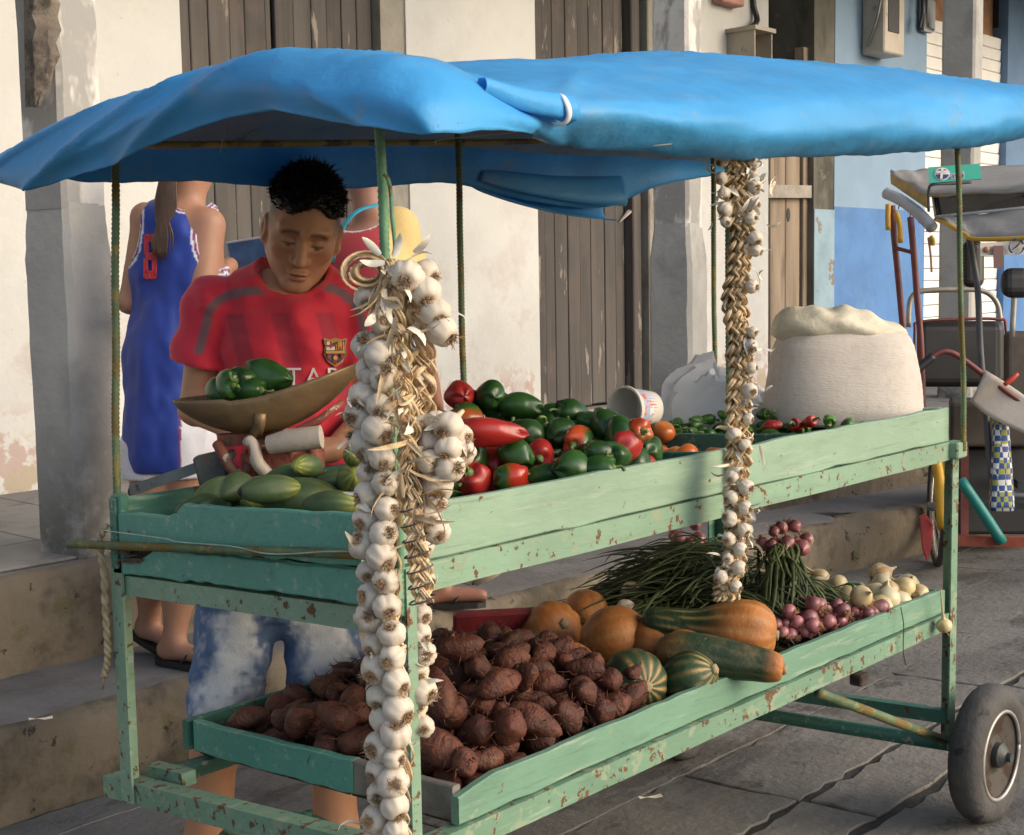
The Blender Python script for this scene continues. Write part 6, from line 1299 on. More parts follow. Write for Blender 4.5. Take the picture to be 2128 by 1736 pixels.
Ps = nets(shirt_sdf, np.minimum.reduce([elR, shR, elL, shL, belly])-np.array([.18, .18, .34]), np.maximum.reduce([shL, elL, neckb, shR, elR])+np.array([.18, .18, .10]), .0064)
shirt = link('shirt', net_mesh('shirt', [Ps], M['shirt'], shirt_col, 1), person)
# crest and chest lettering, laid on the cloth
def surf(px, py, d0=2.55, d1=3.2):
    ts = np.arange(d0, d1, .002); P = CAM_POS[None]+ray(px, py)[None]*ts[:, None]; v = shirt_sdf(P); k = np.argmax(v < 0); return P[k]-ray(px, py)*.006
def patch(name, loops, mats_idx, mats, parent):
    b = MB()
    for lp, mi_ in zip(loops, mats_idx):
        s0 = b.n(); b.v.extend([tuple(surf(x, y)-ray(x, y)*.0042*lv) for x, y, lv in lp]); b.f.append(tuple(range(s0, b.n()))[::-1]); b.m.append(mi_)
    return b.build(name, mats, parent)
cxp, cyp = 697, 732
def sh(pts, lv, s_=1.0): return [(cxp+x*s_, cyp+y*s_, lv) for x, y in pts]
shield = [(-24, -29), (-12, -26), (0, -30), (12, -26), (24, -29), (22, -12), (24, 4), (16, 20), (0, 31), (-16, 20), (-24, 4), (-22, -12)]
ML = [mat('crest_gold', (.36, .22, .05), .6), mat('crest_navy', (.03, .025, .07), .6), mat('crest_red', (.30, .02, .03), .6), mat('crest_cream', (.62, .55, .45), .6), mat('crest_yellow', (.55, .32, .03), .6)]
lp = [sh(shield, 1), sh(shield, 1.4, .86)]; li = [0, 1]
lp.append(sh([(-18, -22), (-1, -22), (-1, -4), (-19, -4)], 1.8)); li.append(3)
lp.append(sh([(-11.5, -22), (-7.5, -22), (-7.5, -4), (-11.5, -4)], 2.2)); li.append(2); lp.append(sh([(-18, -15), (-1, -15), (-1, -11), (-18, -11)], 2.2)); li.append(2)
lp.append(sh([(1, -22), (18, -22), (19, -4), (1, -4)], 1.8)); li.append(4)
for k in range(3): lp.append(sh([(3.5+k*5, -22), (6+k*5, -22), (6+k*5, -4), (3.5+k*5, -4)], 2.2)); li.append(2)
lp.append(sh([(-20, -3), (20, -3), (20, 3), (-20, 3)], 2.0)); li.append(0)
for x0, x1, y1 in ((-17, -11, 13), (-4, 4, 24), (11, 17, 13)): lp.append(sh([(x0, 4), (x1, 4), (x1, y1), (x0, y1)], 1.9)); li.append(2)
lp.append(sh([(4.5*math.cos(a), 12+4.5*math.sin(a)) for a in np.linspace(0, 6.28, 13)[:-1]], 2.4)); li.append(4)
patch('club_crest', lp, li, ML, shirt)
def text_polys(txt, x0, y0, h, gap=1.18):
    cu = bpy.data.curves.new('txt', 'FONT'); cu.body = txt; cu.size = 1.0; cu.space_character = gap; ob = bpy.data.objects.new('txt', cu); COL.objects.link(ob); dg = bpy.context.evaluated_depsgraph_get(); me = bpy.data.meshes.new_from_object(ob.evaluated_get(dg)); bpy.data.objects.remove(ob); vs_ = [v.co.copy() for v in me.vertices]; fs_ = [tuple(p.vertices) for p in me.polygons]; bpy.data.meshes.remove(me)
    return [(x0+v.x*h/.72, y0-v.y*h/.72) for v in vs_], fs_
V2, F2 = text_polys('QATAR', 500, 801, 38, 1.3); b = MB(); b.v = [tuple(surf(x, y)) for x, y in V2]; b.f = [f_[::-1] for f_ in F2]; b.m = [0]*len(F2); b.build('chest_lettering', mat('white_print', (.62, .55, .55), .6), shirt)
V2, F2 = text_polys('AIRWAYS', 545, 836, 18); b = MB(); b.v = [tuple(surf(x, y)) for x, y in V2]; b.f = [f_[::-1] for f_ in F2]; b.m = [0]*len(F2); b.build('chest_lettering', bpy.data.materials['white_print'], shirt)
# washed denim shorts
M['denim'] = mat('acid_washed_denim', (1, 1, 1), .85, .12, 26, attr=True, bump=.3, bscale=200, spec=.2)
hzR, hzL = mp(420, 1528)[2], mp(690, 1535)[2]
def shorts_sdf(P):
    d = smin(s_ell(P, pelv+np.array([0, 0, -.01]), (.168, .120, .115), ROT), smin(s_cone(P, hipR, knR, .092, .070), s_cone(P, hipL, knL, .092, .070), .012), .03)
    L3 = (P-pelv)@ROT; d = d+.010*vnoise(P, 17, 11)+.005*vnoise(P, 42, 12)
    d = smax(d, hzR-P[:, 2], .004); d = np.maximum(d, -smax(smin(s_cone(P, hipR, knR, .078, .060), s_cone(P, hipL, knL, .078, .060), .004), P[:, 2]-hzR-.05, .003)); return smax(d, P[:, 2]-pelv[2]-.05, .006)
def denim_col(P):
    L3 = (P-pelv)@ROT; u, v = L3[:, 0], L3[:, 2]; x, y = pix_arr(P); lx = 505+(445-505)*np.clip((y-1250)/300, 0, 1); rx = 662+(695-662)*np.clip((y-1250)/300, 0, 1); t = np.minimum(np.abs(x-lx), np.abs(x-rx)); pale = np.clip(1.35-t/52+.55*vnoise(P, 26, 1)+.45*vnoise(P, 70, 2)+.3*vnoise(P, 150, 3), 0, 1)*np.clip((-v+.06)/.07, 0, 1)
    dk, pl = np.array([.11, .17, .30]), np.array([.66, .67, .69]); return dk*(1-pale[:, None])+pl*pale[:, None]
Pd = nets(shorts_sdf, np.minimum.reduce([hipR, knR, hipL, knL])-np.array([.2, .2, .12]), np.maximum.reduce([hipL, knL, hipR, knR])+np.array([.2, .2, .12]), .0075)
link('shorts', net_mesh('shorts', [Pd], M['denim'], denim_col, 1), person)

# ---------------- woman in the blue basketball jersey, seen from behind, on the kerb step
DW = 4.42
def wp(px, py, d=0.0): return at_depth(px, py, DW+d)
ft0 = on(2, Z_STEP, 352, 1395); woman = thing('person', (ft0[0], ft0[1], Z_STEP), 'woman in long blue basketball jersey numbered 8 seen from behind', 'person')
wr_, wf_, wu_ = rotm(np.array([.80, .60, 0])); WR = np.stack([wr_, wf_, wu_], 1)
wsL, wsR = wp(302, 452, -.02), wp(432, 468, -.03); wch = wp(372, 560, .0); wbe = wp(365, 760, .0); whp = wp(340, 900, .0)
weL, wwL = wp(268, 630, .0), wp(330, 660, .20); weR, wwR = wp(414, 655, -.08), wp(470, 560, .30)
whL, whR = wp(312, 930), wp(392, 930, .03); wkL, wkR = wp(318, 1150, .02), wp(380, 1150, .0); waL, waR = wp(312, 1325, .14), wp(364, 1360, .0)
FT = np.array([_r[0], _r[1], 0])*.85-pd*.5; FT /= np.linalg.norm(FT)
waR[2] = Z_STEP+.095; waL[2] = Z_STEP+.125; wtL, wtR = waL+FT*.135, waR+FT*.135; wtR[2] = Z_STEP+.050; wtL[2] = Z_STEP+.050
whd = wp(392, 335, .03)
wl = [('c', wsL, weL, .042, .034), ('c', weL, wwL, .034, .024), ('c', wsR, weR, .056, .044), ('c', weR, wwR, .036, .025), ('c', whL, wkL, .078, .052), ('c', wkL, waL+(wkL-waL)*.5, .050, .052), ('c', waL+(wkL-waL)*.5, waL, .052, .034), ('c', whR, wkR, .078, .052), ('c', wkR, waR+(wkR-waR)*.5, .050, .054), ('c', waR+(wkR-waR)*.5, waR, .054, .034), ('c', waL-FT*.02-np.array([0, 0, .035]), wtL, .034, .024), ('c', waR-FT*.03-np.array([0, 0, .04]), wtR, .034, .024), ('c', waR, waR-FT*.03-np.array([0, 0, .04]), .034, .034), ('c', waL, waL-FT*.02-np.array([0, 0, .035]), .034, .034)]
wt = [('e', wch, (.150, .10, .19), WR), ('e', wbe, (.13, .10, .18), WR), ('e', wp(345, 905), (.10, .105, .13), WR), ('c', wsL, wsR, .045, .045), ('c', wp(392, 440, .02), whd, .055, .050), ('e', whd, (.078, .095, .115), WR), ('e', whd+wf_*.05-np.array([0, 0, .03]), (.055, .055, .075), WR), ('c', whd+wf_*.09-np.array([0, 0, .01]), whd+wf_*.11-np.array([0, 0, .03]), .01, .013)]
hw1 = hand_parts(wwL, wf_+np.array([0, 0, .3]), 1); hw2 = hand_parts(wwR, wf_+np.array([0, 0, .3]), 1)
lo_ = np.minimum.reduce([weL, weR, waL, wwR, wsL, wsR, waR, whL, whR])-np.array([.2, .2, .12]); hi_ = np.maximum.reduce([wsR, wsL, wtR, wtL, wwR, weR, weL, whd, wwL, whL])+np.array([.2, .2, .16])
Pw = nets(lambda P: smin(seg(wt, P, .04), seg(wl, P, .02), .025), lo_, hi_, .0125)
Pw2 = nets(lambda P: smin(seg(hw1, P, .006), seg(hw2, P, .006), .003), np.minimum(wwL, wwR)-.14, np.maximum(wwL, wwR)+.16, .006)
link('body', net_mesh('body', [Pw, Pw2], M['skin'], lambda P: np.tile(np.array([.36, .185, .115]), (len(P), 1)), 1), woman)
M['jersey'] = mat('blue_jersey', (1, 1, 1), .6, .06, 30, attr=True, bump=.15, bscale=150, sheen=.2, spec=.3)
wj = [('e', wch, (.168, .118, .20), WR), ('e', wp(348, 760), (.140, .12, .24), WR), ('e', wp(346, 905)+np.array([0, 0, -.02]), (.140, .13, .22), WR), ('c', wp(322, 455, .0), wp(420, 452, .02), .056, .056)]
jz = wp(330, 978)[2]
def jersey_sdf(P):
    d = seg(wj, P, .06); L3 = (P-wch)@WR; d = d+.010*vnoise(P*np.array([1, 1, .35]), 16, 5)+.005*vnoise(P*np.array([1, 1, .6]), 34, 6)
    d = smax(d, jz-P[:, 2], .005); d = smax(d, -s_ell(P, wsR+wr_*.030-np.array([0, 0, .045]), (.052, .12, .105), WR), .006); d = smax(d, -s_ell(P, wsL-wr_*.045-np.array([0, 0, .045]), (.046, .12, .105), WR), .006)
    return smax(d, -s_ell(P, wp(395, 415, .0), (.062, .09, .05), WR), .005)
def ring_band(d, w0, w1): return ((d > w0) & (d < w1)).astype(float)
def jersey_col(P):
    C = np.tile(np.array([.014, .04, .26]), (len(P), 1)); W_, PU = np.array([.62, .62, .66]), np.array([.17, .03, .12])
    for d in (s_ell(P, wsR+wr_*.030-np.array([0, 0, .045]), (.052, .12, .105), WR), s_ell(P, wsL-wr_*.045-np.array([0, 0, .045]), (.046, .12, .105), WR), s_ell(P, wp(395, 415, .0), (.062, .09, .05), WR)):
        for a, c, co in ((-.02, .006, W_), (.006, .015, PU), (.015, .021, W_)):
            m_ = ring_band(d, a, c)[:, None]; C = C*(1-m_)+co*m_
    x, y = pix_arr(P); m_ = ((x > 374) & (y > 840)).astype(float)[:, None]; C = C*(1-m_)+W_*m_; m_ = ((np.abs(x-374) < 2.5) & (y > 840)).astype(float)[:, None]; C = C*(1-m_)+PU*m_
    return C
Pj = nets(jersey_sdf, np.minimum.reduce([wch, whp, wsL, wsR])-np.array([.28, .28, .28]), np.maximum.reduce([wch, whp, wsR, wsL])+np.array([.28, .28, .2]), .0072)
jer = link('jersey', net_mesh('jersey', [Pj], M['jersey'], jersey_col, 1), woman)
def jsurf(px, py):
    ts = np.arange(DW-.5, DW+.4, .004); P = CAM_POS[None]+ray(px, py)[None]*ts[:, None]; k = np.argmax(jersey_sdf(P) < 0); return P[k]-ray(px, py)*.013
b = MB(); X0_, X1_, Y0_, Y1_ = 299, 327, 486, 580
def bar8(x0, x1, y0, y1):
    n = 5; rows = [[tuple(jsurf(x0+(x1-x0)*i/n, y0+(y1-y0)*j/n)) for i in range(n+1)] for j in range(n+1)]; b.quadgrid(rows)
for r4 in ((302, 324, 487, 503), (299, 309, 491, 529), (317, 327, 491, 529), (302, 324, 525, 541), (298, 308, 537, 577), (316, 326, 537, 577), (301, 323, 563, 580)): bar8(*r4)
b.build('jersey_number', mat('red_number', (.48, .025, .035), .6), jer)
M['white_cloth'] = mat('white_cloth', (.62, .60, .64), .8, .06, 12, bump=.2, bscale=60)
Pq = nets(lambda P: smax(smax(smin(s_cone(P, whR, wkR, .098, .088), s_cone(P, whL, wkL, .098, .085), .01), wp(400, 992)[2]-P[:, 2], .004), P[:, 2]-whp[2]-.10, .01), np.minimum.reduce([whL, wkL, whR, wkR])-.2, np.maximum.reduce([whR, wkR, whL, wkL])+.2, .011)
link('shorts', net_mesh('shorts', [Pq], M['white_cloth'], None, 1), woman)
M['brown_hair'] = mat('brown_hair', (.075, .040, .020), .5, .35, 30, aniso=(1,1,.1), layers=[dict(col=(.16,.07,.025), scale=24, st=(1,1,.1), lo=.56, hi=.7, amt=.8)])
hcap = nets(lambda P: smax(s_ell(P, whd+np.array([0, 0, .012]), (.088, .104, .122), WR), (P-whd)@wf_-.045, .01), whd-.16, whd+.17, .009)
wh = link('hair', net_mesh('hair', [hcap], M['brown_hair'], None, 1), woman)
b = MB(); rr = random.Random(3)
for k in range(110):
    o_ = rr.gauss(0, 9); e_ = rr.gauss(0, 7); pts_ = [wp(352+o_*.7, 350, -.10), wp(346+o_, 390, -.125), wp(342+o_*1.1, 440, -.13), wp(336+e_, 490, -.135), wp(333+e_, 520+rr.uniform(0, 22), -.13)]; b.tube(spline(pts_, 12), [.003]*9+[.0022, .0015, .0005], 4)
tag(b.build('ponytail', M['brown_hair'], wh, smooth=True), kind='stuff')
def sandals(pairs, parent):
    for (an, to, tilt_) in pairs:
        f_ = (to-an)*np.array([1, 1, 0]); f_ /= np.linalg.norm(f_); sd3 = np.array([-f_[1], f_[0], 0]); c0 = np.array([an[0], an[1], Z_STEP+.004])-f_*.075
        b = MB(); out = [(t, w_) for t, w_ in ((0, .018), (.03, .032), (.10, .034), (.17, .040), (.22, .038), (.25, .022))]; lp = [(t, w_) for t, w_ in out]+[(t, -w_) for t, w_ in out[::-1]]; n = len(lp)
        for h in (0, .020): b.v += [tuple(c0+f_*t+sd3*w_+np.array([0, 0, h+tilt_*max(0, .16-t)])) for t, w_ in lp]
        b.f = [tuple(range(n))[::-1], tuple(range(n, 2*n))]+[(k, (k+1) % n, n+(k+1) % n, n+k) for k in range(n)]; b.m = [0]*len(b.f); so_ = b.build('sandal', M['black'], parent)
        b = MB(); b.tube(spline([c0+f_*.13+sd3*.036+np.array([0, 0, .02]), c0+f_*.165+sd3*.012+np.array([0, 0, .066]), c0+f_*.20+np.array([0, 0, .060])], 10), .006, 6, flat=.6); b.tube(spline([c0+f_*.13-sd3*.036+np.array([0, 0, .02]), c0+f_*.165-sd3*.012+np.array([0, 0, .066]), c0+f_*.20+np.array([0, 0, .060])], 10), .006, 6, flat=.6); tag(b.build('sandal_strap', M['black'], so_, smooth=True), kind='stuff')
sandals(((waL, wtL, .35), (waR, wtR, 0)), woman)
# tablet she holds up
tq = wp(532, 532, .34); tablet = thing('tablet', tq, 'blue screened tablet held up in front of the plank door', 'tablet')
b = MB(); b.box((-.095, -.004, -.065), (.095, .004, .065), bev=.003); b.build('case', mat('tablet_case', (.28, .29, .31), .4), tablet); b2 = MB(); b2.box((-.087, -.0055, -.058), (.087, -.0035, .058)); b2.build('screen', mat('tablet_screen', (.035, .075, .16), .25, .3, 12), tablet)
for ch in tablet.children: ch.matrix_world = Matrix.Translation(tq) @ Matrix.Rotation(YAW-math.pi/2, 4, 'Z') @ Matrix.Rotation(R(-8), 4, 'Y') @ Matrix.Rotation(R(10), 4, 'X')

# ---------------- person in the red and yellow vest, behind the vendor
DR = 4.95
def rp_(px, py, d=0.0): return at_depth(px, py, DR+d)
rf0 = on(2, Z_STEP, 945, 1255); red = thing('person', (rf0[0], rf0[1], Z_STEP), 'person in red and yellow sleeveless top with turquoise strap behind the vendor', 'person')
rr_, rf_, ru_ = rotm(np.array([.86, .50, 0])); RRm = np.stack([rr_, rf_, ru_], 1)
rsL, rsR = rp_(672, 520, .0), rp_(832, 470, .05); rch = rp_(752, 590); rbe = rp_(765, 770); rhp = rp_(790, 920); rkL, rkR = rp_(770, 1060, .05), rp_(885, 1080, .0); raL, raR = rp_(800, 1200, .15), np.array([rf0[0]-.05, rf0[1]-.04, Z_STEP+.07])
raL[2] = raR[2] = Z_STEP+.095; FR = np.array([_r[0], _r[1], 0]); FR /= np.linalg.norm(FR); raR = raR-FR*.05; rtL = raL+FR*.15-np.array([0, 0, .047]); rtR = raR+FR*.16-np.array([0, 0, .047]); rhd = rp_(752, 340, .03)
reL, reR = rp_(650, 680, .0), rp_(868, 660, .05); rwL, rwR = rp_(690, 780, .15), rp_(900, 800, .12)
rl_ = [('c', rsL, reL, .046, .038), ('c', reL, rwL, .036, .026), ('c', rsR, reR, .046, .038), ('c', reR, rwR, .036, .026), ('c', rhp+rr_*-.08, rkL, .085, .058), ('c', rkL, raL, .055, .036), ('c', rhp+rr_*.08, rkR, .085, .058), ('c', rkR, raR, .055, .036), ('c', raL-FR*.03-np.array([0, 0, .04]), rtL, .036, .024), ('c', raR-FR*.03-np.array([0, 0, .04]), rtR, .036, .024), ('c', raR, raR-FR*.03-np.array([0, 0, .04]), .036, .036)]
rt_ = [('e', rch, (.165, .11, .19), RRm), ('e', rbe, (.15, .115, .19), RRm), ('e', rhp, (.17, .125, .14), RRm), ('c', rsL, rsR, .05, .05), ('c', rp_(765, 440, .02), rhd, .062, .055), ('e', rhd, (.08, .097, .118), RRm)]
lo_ = np.minimum.reduce([reL, raL, rwR, rwL, rsL, rsR, raR, reR])-np.array([.2, .25, .12]); hi_ = np.maximum.reduce([rsR, rsL, rtR, rtL, rwR, reR, reL, rhd, rwL])+np.array([.2, .25, .16])
rh1 = hand_parts(rwL, np.array([.2, .1, -1.0]), 1); rh2 = hand_parts(rwR, np.array([.2, .1, -1.0]), 1)
Pr_ = nets(lambda P: smin(smin(seg(rt_, P, .05), seg(rl_, P, .02), .025), smin(seg(rh1, P, .006), seg(rh2, P, .006), .003), .006), lo_, hi_, .0125)
link('body', net_mesh('body', [Pr_], M['skin'], lambda P: np.tile(np.array([.26, .125, .085]), (len(P), 1)), 1), red)
rj = [('e', rch, (.185, .13, .20), RRm), ('e', rbe, (.175, .135, .22), RRm), ('c', rp_(700, 535, .0), rp_(815, 480, .05), .062, .066), ('c', rsR, rsR+(reR-rsR)*.5, .066, .072)]
def vest_sdf(P):
    d = seg(rj, P, .06); d = smax(d, rp_(760, 900)[2]-P[:, 2], .006); return smax(d, -s_ell(P, rp_(742, 418, -.02), (.105, .16, .115), RRm), .006)
def vest_col(P):
    C = np.tile(np.array([.30, .025, .035]), (len(P), 1)); x, y = pix_arr(P); m_ = (x > 792).astype(float)[:, None]; C = C*(1-m_)+np.array([.60, .44, .17])*m_; e_ = (s_ell(P, rp_(742, 418, -.02), (.105, .16, .115), RRm) < .009).astype(float)[:, None]; return C*(1-e_)+np.array([.6, .58, .58])*e_
Pv = nets(vest_sdf, np.minimum.reduce([rch, rbe, rsL, rsR])-np.array([.28, .28, .28]), np.maximum.reduce([rch, rbe, rsR, rsL])+np.array([.28, .28, .22]), .009)
link('vest', net_mesh('vest', [Pv], M['jersey'], vest_col, 1), red)
b = MB(); b.tube(spline([rp_(690, 545, -.14), rp_(712, 475, -.15), rp_(742, 440, -.14), rp_(785, 425, -.09)], 16), .011, 8, flat=.35); b.build('strap', mat('turquoise_strap', (.02, .27, .38), .6), red, smooth=True)
Pk = nets(lambda P: smax(smax(smin(s_cone(P, rhp+rr_*-.07, rkL, .115, .100), s_cone(P, rhp+rr_*.07, rkR, .115, .105), .03), rp_(960, 1205, -.0)[2]-P[:, 2], .006), P[:, 2]-rhp[2]-.08, .01), np.minimum.reduce([rhp, rkL, rkR])-.26, np.maximum.reduce([rhp, rkR, rkL])+.26, .012)
link('trousers', net_mesh('trousers', [Pk], mat('beige_cloth', (.50, .43, .34), .85, .08, 10, bump=.2, bscale=60), None, 1), red)
rhc = nets(lambda P: smax(s_ell(P, rhd+np.array([0, 0, .015]), (.09, .107, .122), RRm), (P-rhd)@rf_-.05, .01), rhd-.16, rhd+.17, .011)
link('hair', net_mesh('hair', [rhc], M['hair'], None, 1), red)
sandals(((raL, rtL, 0), (raR, rtR, 0)), red)
# pale bag hanging low beside that person
bq = rp_(982, 1150, -.1); b = MB(); rows = []
for i in range(16):
    t = i/15; row = []
    for k in range(28):
        a = 2*math.pi*k/28; w_ = (math.sin(math.pi*min(1, .12+.88*t)*.5)**.5)*.5+.5; dn = 1-max(0, (.25-t)/.25)**2*.9; row.append(bq+pr_*math.cos(a)*.155*dn*w_*(1-.25*t)+pd*math.sin(a)*.06*dn+np.array([0, 0, -.11+.30*t+.01*math.sin(3*a)]))
    rows.append(row)
b.quadgrid(rows, closev=True); b.f.append(tuple(range(28))[::-1]); b.m.append(0); b.f.append(tuple(15*28+k for k in range(28))); b.m.append(0)
tag(b.build('cloth_bag', bpy.data.materials['beige_cloth'], None, smooth=True), 'pale cloth bag hanging low beside the person in the red top', 'bag')
# ================================================================== pedal taxi parked by the kerb
DB = 6.85; FW = np.array([.90, .436, 0.0])
def bp(px, py, d=0.0): return at_depth(px, py, DB+d)
taxi = thing('pedal_taxi', (bp(2010, 1150)[0], bp(2010, 1150)[1], z_street(1.5)), 'three wheeled pedal taxi with grey canopy and green roof sign', 'pedal taxi')
M['canopy'] = mat('canopy_vinyl_grey', (.30, .285, .265), .6, .08, 4, layers=[dict(col=(.20,.19,.175), scale=4, lo=.5, hi=.7, amt=.6)], bump=.2, bscale=30)
M['canopy_edge'] = mat('canopy_yellow_edge', (.40, .28, .10), .7, .15, 10, layers=[dict(col=(.22,.15,.07), scale=14, lo=.5, hi=.65, amt=.7)])
M['red_tube'] = mat('maroon_tube', (.15, .035, .03), .5, .2, 14, layers=[dict(col=(.08,.03,.02), scale=18, lo=.6, hi=.7)])
M['grey_tube'] = mat('grey_tube', (.33, .31, .27), .45, .12, 14, metal=.3)
M['dark_tube'] = mat('slate_tube', (.075, .08, .09), .5, .15, 14)
M['amber'] = mat('amber_paint', (.55, .31, .025), .5, .12, 10)
def prism(name, pts, d0, th, m, dl=None, bevel=0, parent=taxi):
    n = len(pts); b = MB(); f_ = [bp(x, y, d0+(dl[i] if dl else 0)) for i, (x, y) in enumerate(pts)]; b.v = [tuple(p) for p in f_]+[tuple(p+FW*th) for p in f_]
    b.f = [tuple(range(n))[::-1], tuple(range(n, 2*n))]+[(k, (k+1) % n, n+(k+1) % n, n+k) for k in range(n)]; b.m = [0]*len(b.f)
    o = b.build(name, m if not isinstance(m, str) else M[m], parent)
    if bevel: md = o.modifiers.new('bev', 'BEVEL'); md.width = bevel; md.segments = 2
    return o
def tubepx(name, pts, r_, m, n=24, parent=taxi, d0=0.0):
    b = MB(); b.tube(spline([bp(*p) if len(p) == 3 else bp(p[0], p[1], d0) for p in pts], n), r_, 8); return b.build(name, M[m] if isinstance(m, str) else m, parent, smooth=True)
# canopy: sheet sloping up to the back, foam edge, dark screen strip, front visor
def sheet(name, front, back, m, th=.012):
    b = MB(); rows = []
    fr = spline(front, 16); bk = spline(back, 16)
    for t in np.linspace(0, 1, 7): rows.append([fr[i]*(1-t)+bk[i]*t+np.array([0, 0, .02*math.sin(math.pi*t)+.006*math.sin(i*1.3+t*5)]) for i in range(16)])
    b.quadgrid(rows); o = b.build(name, M[m], taxi, smooth=True); md = o.modifiers.new('t', 'SOLIDIFY'); md.thickness = th; return o
sheet('canopy', [bp(1851, 366, .55), bp(1890, 384, .30), bp(1930, 403, .05), bp(2030, 400, -.15), bp(2170, 391, -.4)], [bp(1852, 357, .75), bp(1890, 354, .8), bp(1930, 352, .85), bp(2030, 348, .8), bp(2170, 338, .75)], 'canopy')
prism('canopy_side', [(1850, 362), (1931, 404), (1931, 436), (1851, 381)], 0, .05, 'canopy_edge', dl=[.55, .05, .05, .55])
prism('canopy_front', [(1931, 404), (2170, 391), (2170, 396), (1932, 409)], .03, .04, 'canopy_edge', dl=[0, -.4, -.4, 0])
prism('screen_strip', [(1936, 409), (2170, 395), (2170, 428), (1944, 450)], .08, .02, mat('dark_screen', (.02, .022, .03), .2, .3, 8, spec=.6), dl=[0, -.4, -.4, 0])
tubepx('screen_trim', [(1938, 408, .05), (1944, 451, .05)], .006, 'grey_tube', 6); tubepx('screen_trim', [(1944, 451, .05), (2170, 428, -.36)], .008, mat('white_trim', (.6, .6, .6), .5), 6)
sheet('visor', [bp(1972, 466, -.25), bp(2000, 482, -.32), bp(2020, 494, -.38), bp(2080, 494, -.48), bp(2170, 490, -.6)], [bp(1945, 452, .06), bp(1975, 449, .0), bp(2010, 446, -.05), bp(2080, 439, -.2), bp(2170, 430, -.36)], 'canopy')
tubepx('visor_edge', [(1945, 456, .04), (1972, 468, -.25), (2005, 487, -.34), (2022, 497, -.39), (2090, 497, -.5), (2170, 493, -.6)], .011, 'amber')
b = MB(); b.tube(spline([bp(1842, 402, .4), bp(1870, 415, .3), bp(1905, 440, .15), bp(1930, 465, .0), bp(1937, 474, -.03)], 20), [.030]*20, 14); b.build('rolled_curtain', mat('pale_curtain', (.40, .41, .43), .7, .08, 8, bump=.2, bscale=25), taxi, smooth=True)
for t in (0.3, .55, .75):
    p = bp(1842+95*t, 402+66*t, .4-.4*t); b = MB(); b.tube([p+np.array([.0, 0, 0])+.032*(np.array(_u)*math.cos(a)+FW*.8*math.sin(a)+np.array(_r)*.3*math.cos(a)) for a in np.linspace(0, 6.28, 18)], .003, 4); b.build('curtain_tie', M['canopy_edge'], taxi)
for q in ([(1846, 425), (1845, 450), (1846, 478)], [(1862, 440), (1870, 470), (1871, 505)], [(1932, 492), (1938, 500), (1937, 510)]): tubepx('hanging_strap', q, [.014]*8, 'amber', 8, d0=.0)
tubepx('hanging_strap', [(1929, 494), (1934, 530), (1936, 566)], .006, mat('pink_strap', (.45, .25, .17), .7), 8)
# sign
sg = prism('roof_sign', [(1929, 348), (2036, 340), (2040, 372), (1931, 381)], -.28, .05, mat('sign_green', (.03, .40, .29), .4, .04))
def onsign(px, py, lv=1): return bp(px, py, -.28)-FW*.003*lv
def flat(name, loops, mats):
    b = MB()
    for lp, mi_, lv in loops: s0 = b.n(); b.v.extend([tuple(onsign(x, y, lv)) for x, y in lp]); b.f.append(tuple(range(s0, b.n()))[::-1]); b.m.append(mi_)
    return b.build(name, mats, sg)
SM = [mat('sign_white', (.75, .75, .75), .4), mat('sign_red', (.45, .04, .03), .4), mat('sign_navy', (.02, .03, .17), .4)]
cx0, cy0 = 1958, 362; cir = lambda r_, a0, a1, n=14: [(cx0+r_*1.25*math.cos(R(a)), cy0-r_*math.sin(R(a))) for a in np.linspace(a0, a1, n)]
flat('sign_emblem', [(cir(13, 0, 360, 24)[:-1], 0, 1), (cir(11, 20, 160), 1, 2), (cir(11, 185, 355), 2, 2), ([(1956, 350), (1961, 350), (1958.5, 372), (1953.5, 372)], 0, 3), ([(1946, 356), (1970, 355), (1969, 359), (1945, 360)], 0, 3)], SM)
V2, F2 = text_polys('axi', 1973, 371, 13.5, 1.0)
for nm, mi_, lv, ex in (('sign_letters', 0, 1, 1.2), ('sign_letters', 2, 2, 0)):
    b = MB()
    for (ox, oy) in ([(ex*math.cos(a), ex*math.sin(a)) for a in np.linspace(0, 6.28, 9)[:-1]] if ex else [(0, 0)]):
        s0 = b.n(); b.v += [tuple(onsign(1973+(x-1973)*1.45+ox, y-(x-1973)*.06+oy, lv+.02*ox)) for x, y in V2]; b.f += [tuple(s0+k for k in f_)[::-1] for f_ in F2]; b.m += [0]*len(F2)
    b.build(nm, SM[mi_], sg)
tubepx('sign_bracket', [(1930, 440, -.2), (1930, 395, -.24), (1940, 384, -.27), (1980, 382, -.27), (2018, 379, -.27)], .007, 'dark_tube')
# frame tubes
tubepx('frame_pole', [(1854, 428), (1858, 490), (1866, 570), (1877, 688), (1884, 760)], .017, 'red_tube', d0=.1)
tubepx('frame_pole', [(1892, 452), (1900, 540), (1906, 620), (1914, 720), (1918, 860), (1920, 960)], .017, 'red_tube')
tubepx('frame_rung', [(1862, 516, .08), (1896, 525)], .010, 'red_tube', 5)
tubepx('front_pole', [(2014, 496, -.36), (2022, 540), (2032, 603), (2037, 720), (2048, 850), (2058, 975), (2066, 1008), (2084, 1027), (2140, 1032)], .016, 'dark_tube', 40, d0=-.3)
tubepx('seat_hoop', [(1888, 680), (1890, 632), (1900, 612), (1925, 604), (1985, 602), (2032, 603), (2058, 613), (2074, 636), (2080, 675)], .014, 'grey_tube', 40, d0=.35)
def pad(name, x0, x1, y0, y1, d, th, m, r_=.03):
    o = prism(name, [(x0, y0), (x1, y0), (x1, y1), (x0, y1)], d, th, m, bevel=r_); o.modifiers[-1].segments = 4; return o
pad('seat_back', 1905, 2088, 668, 806, .25, .10, 'black', .05)
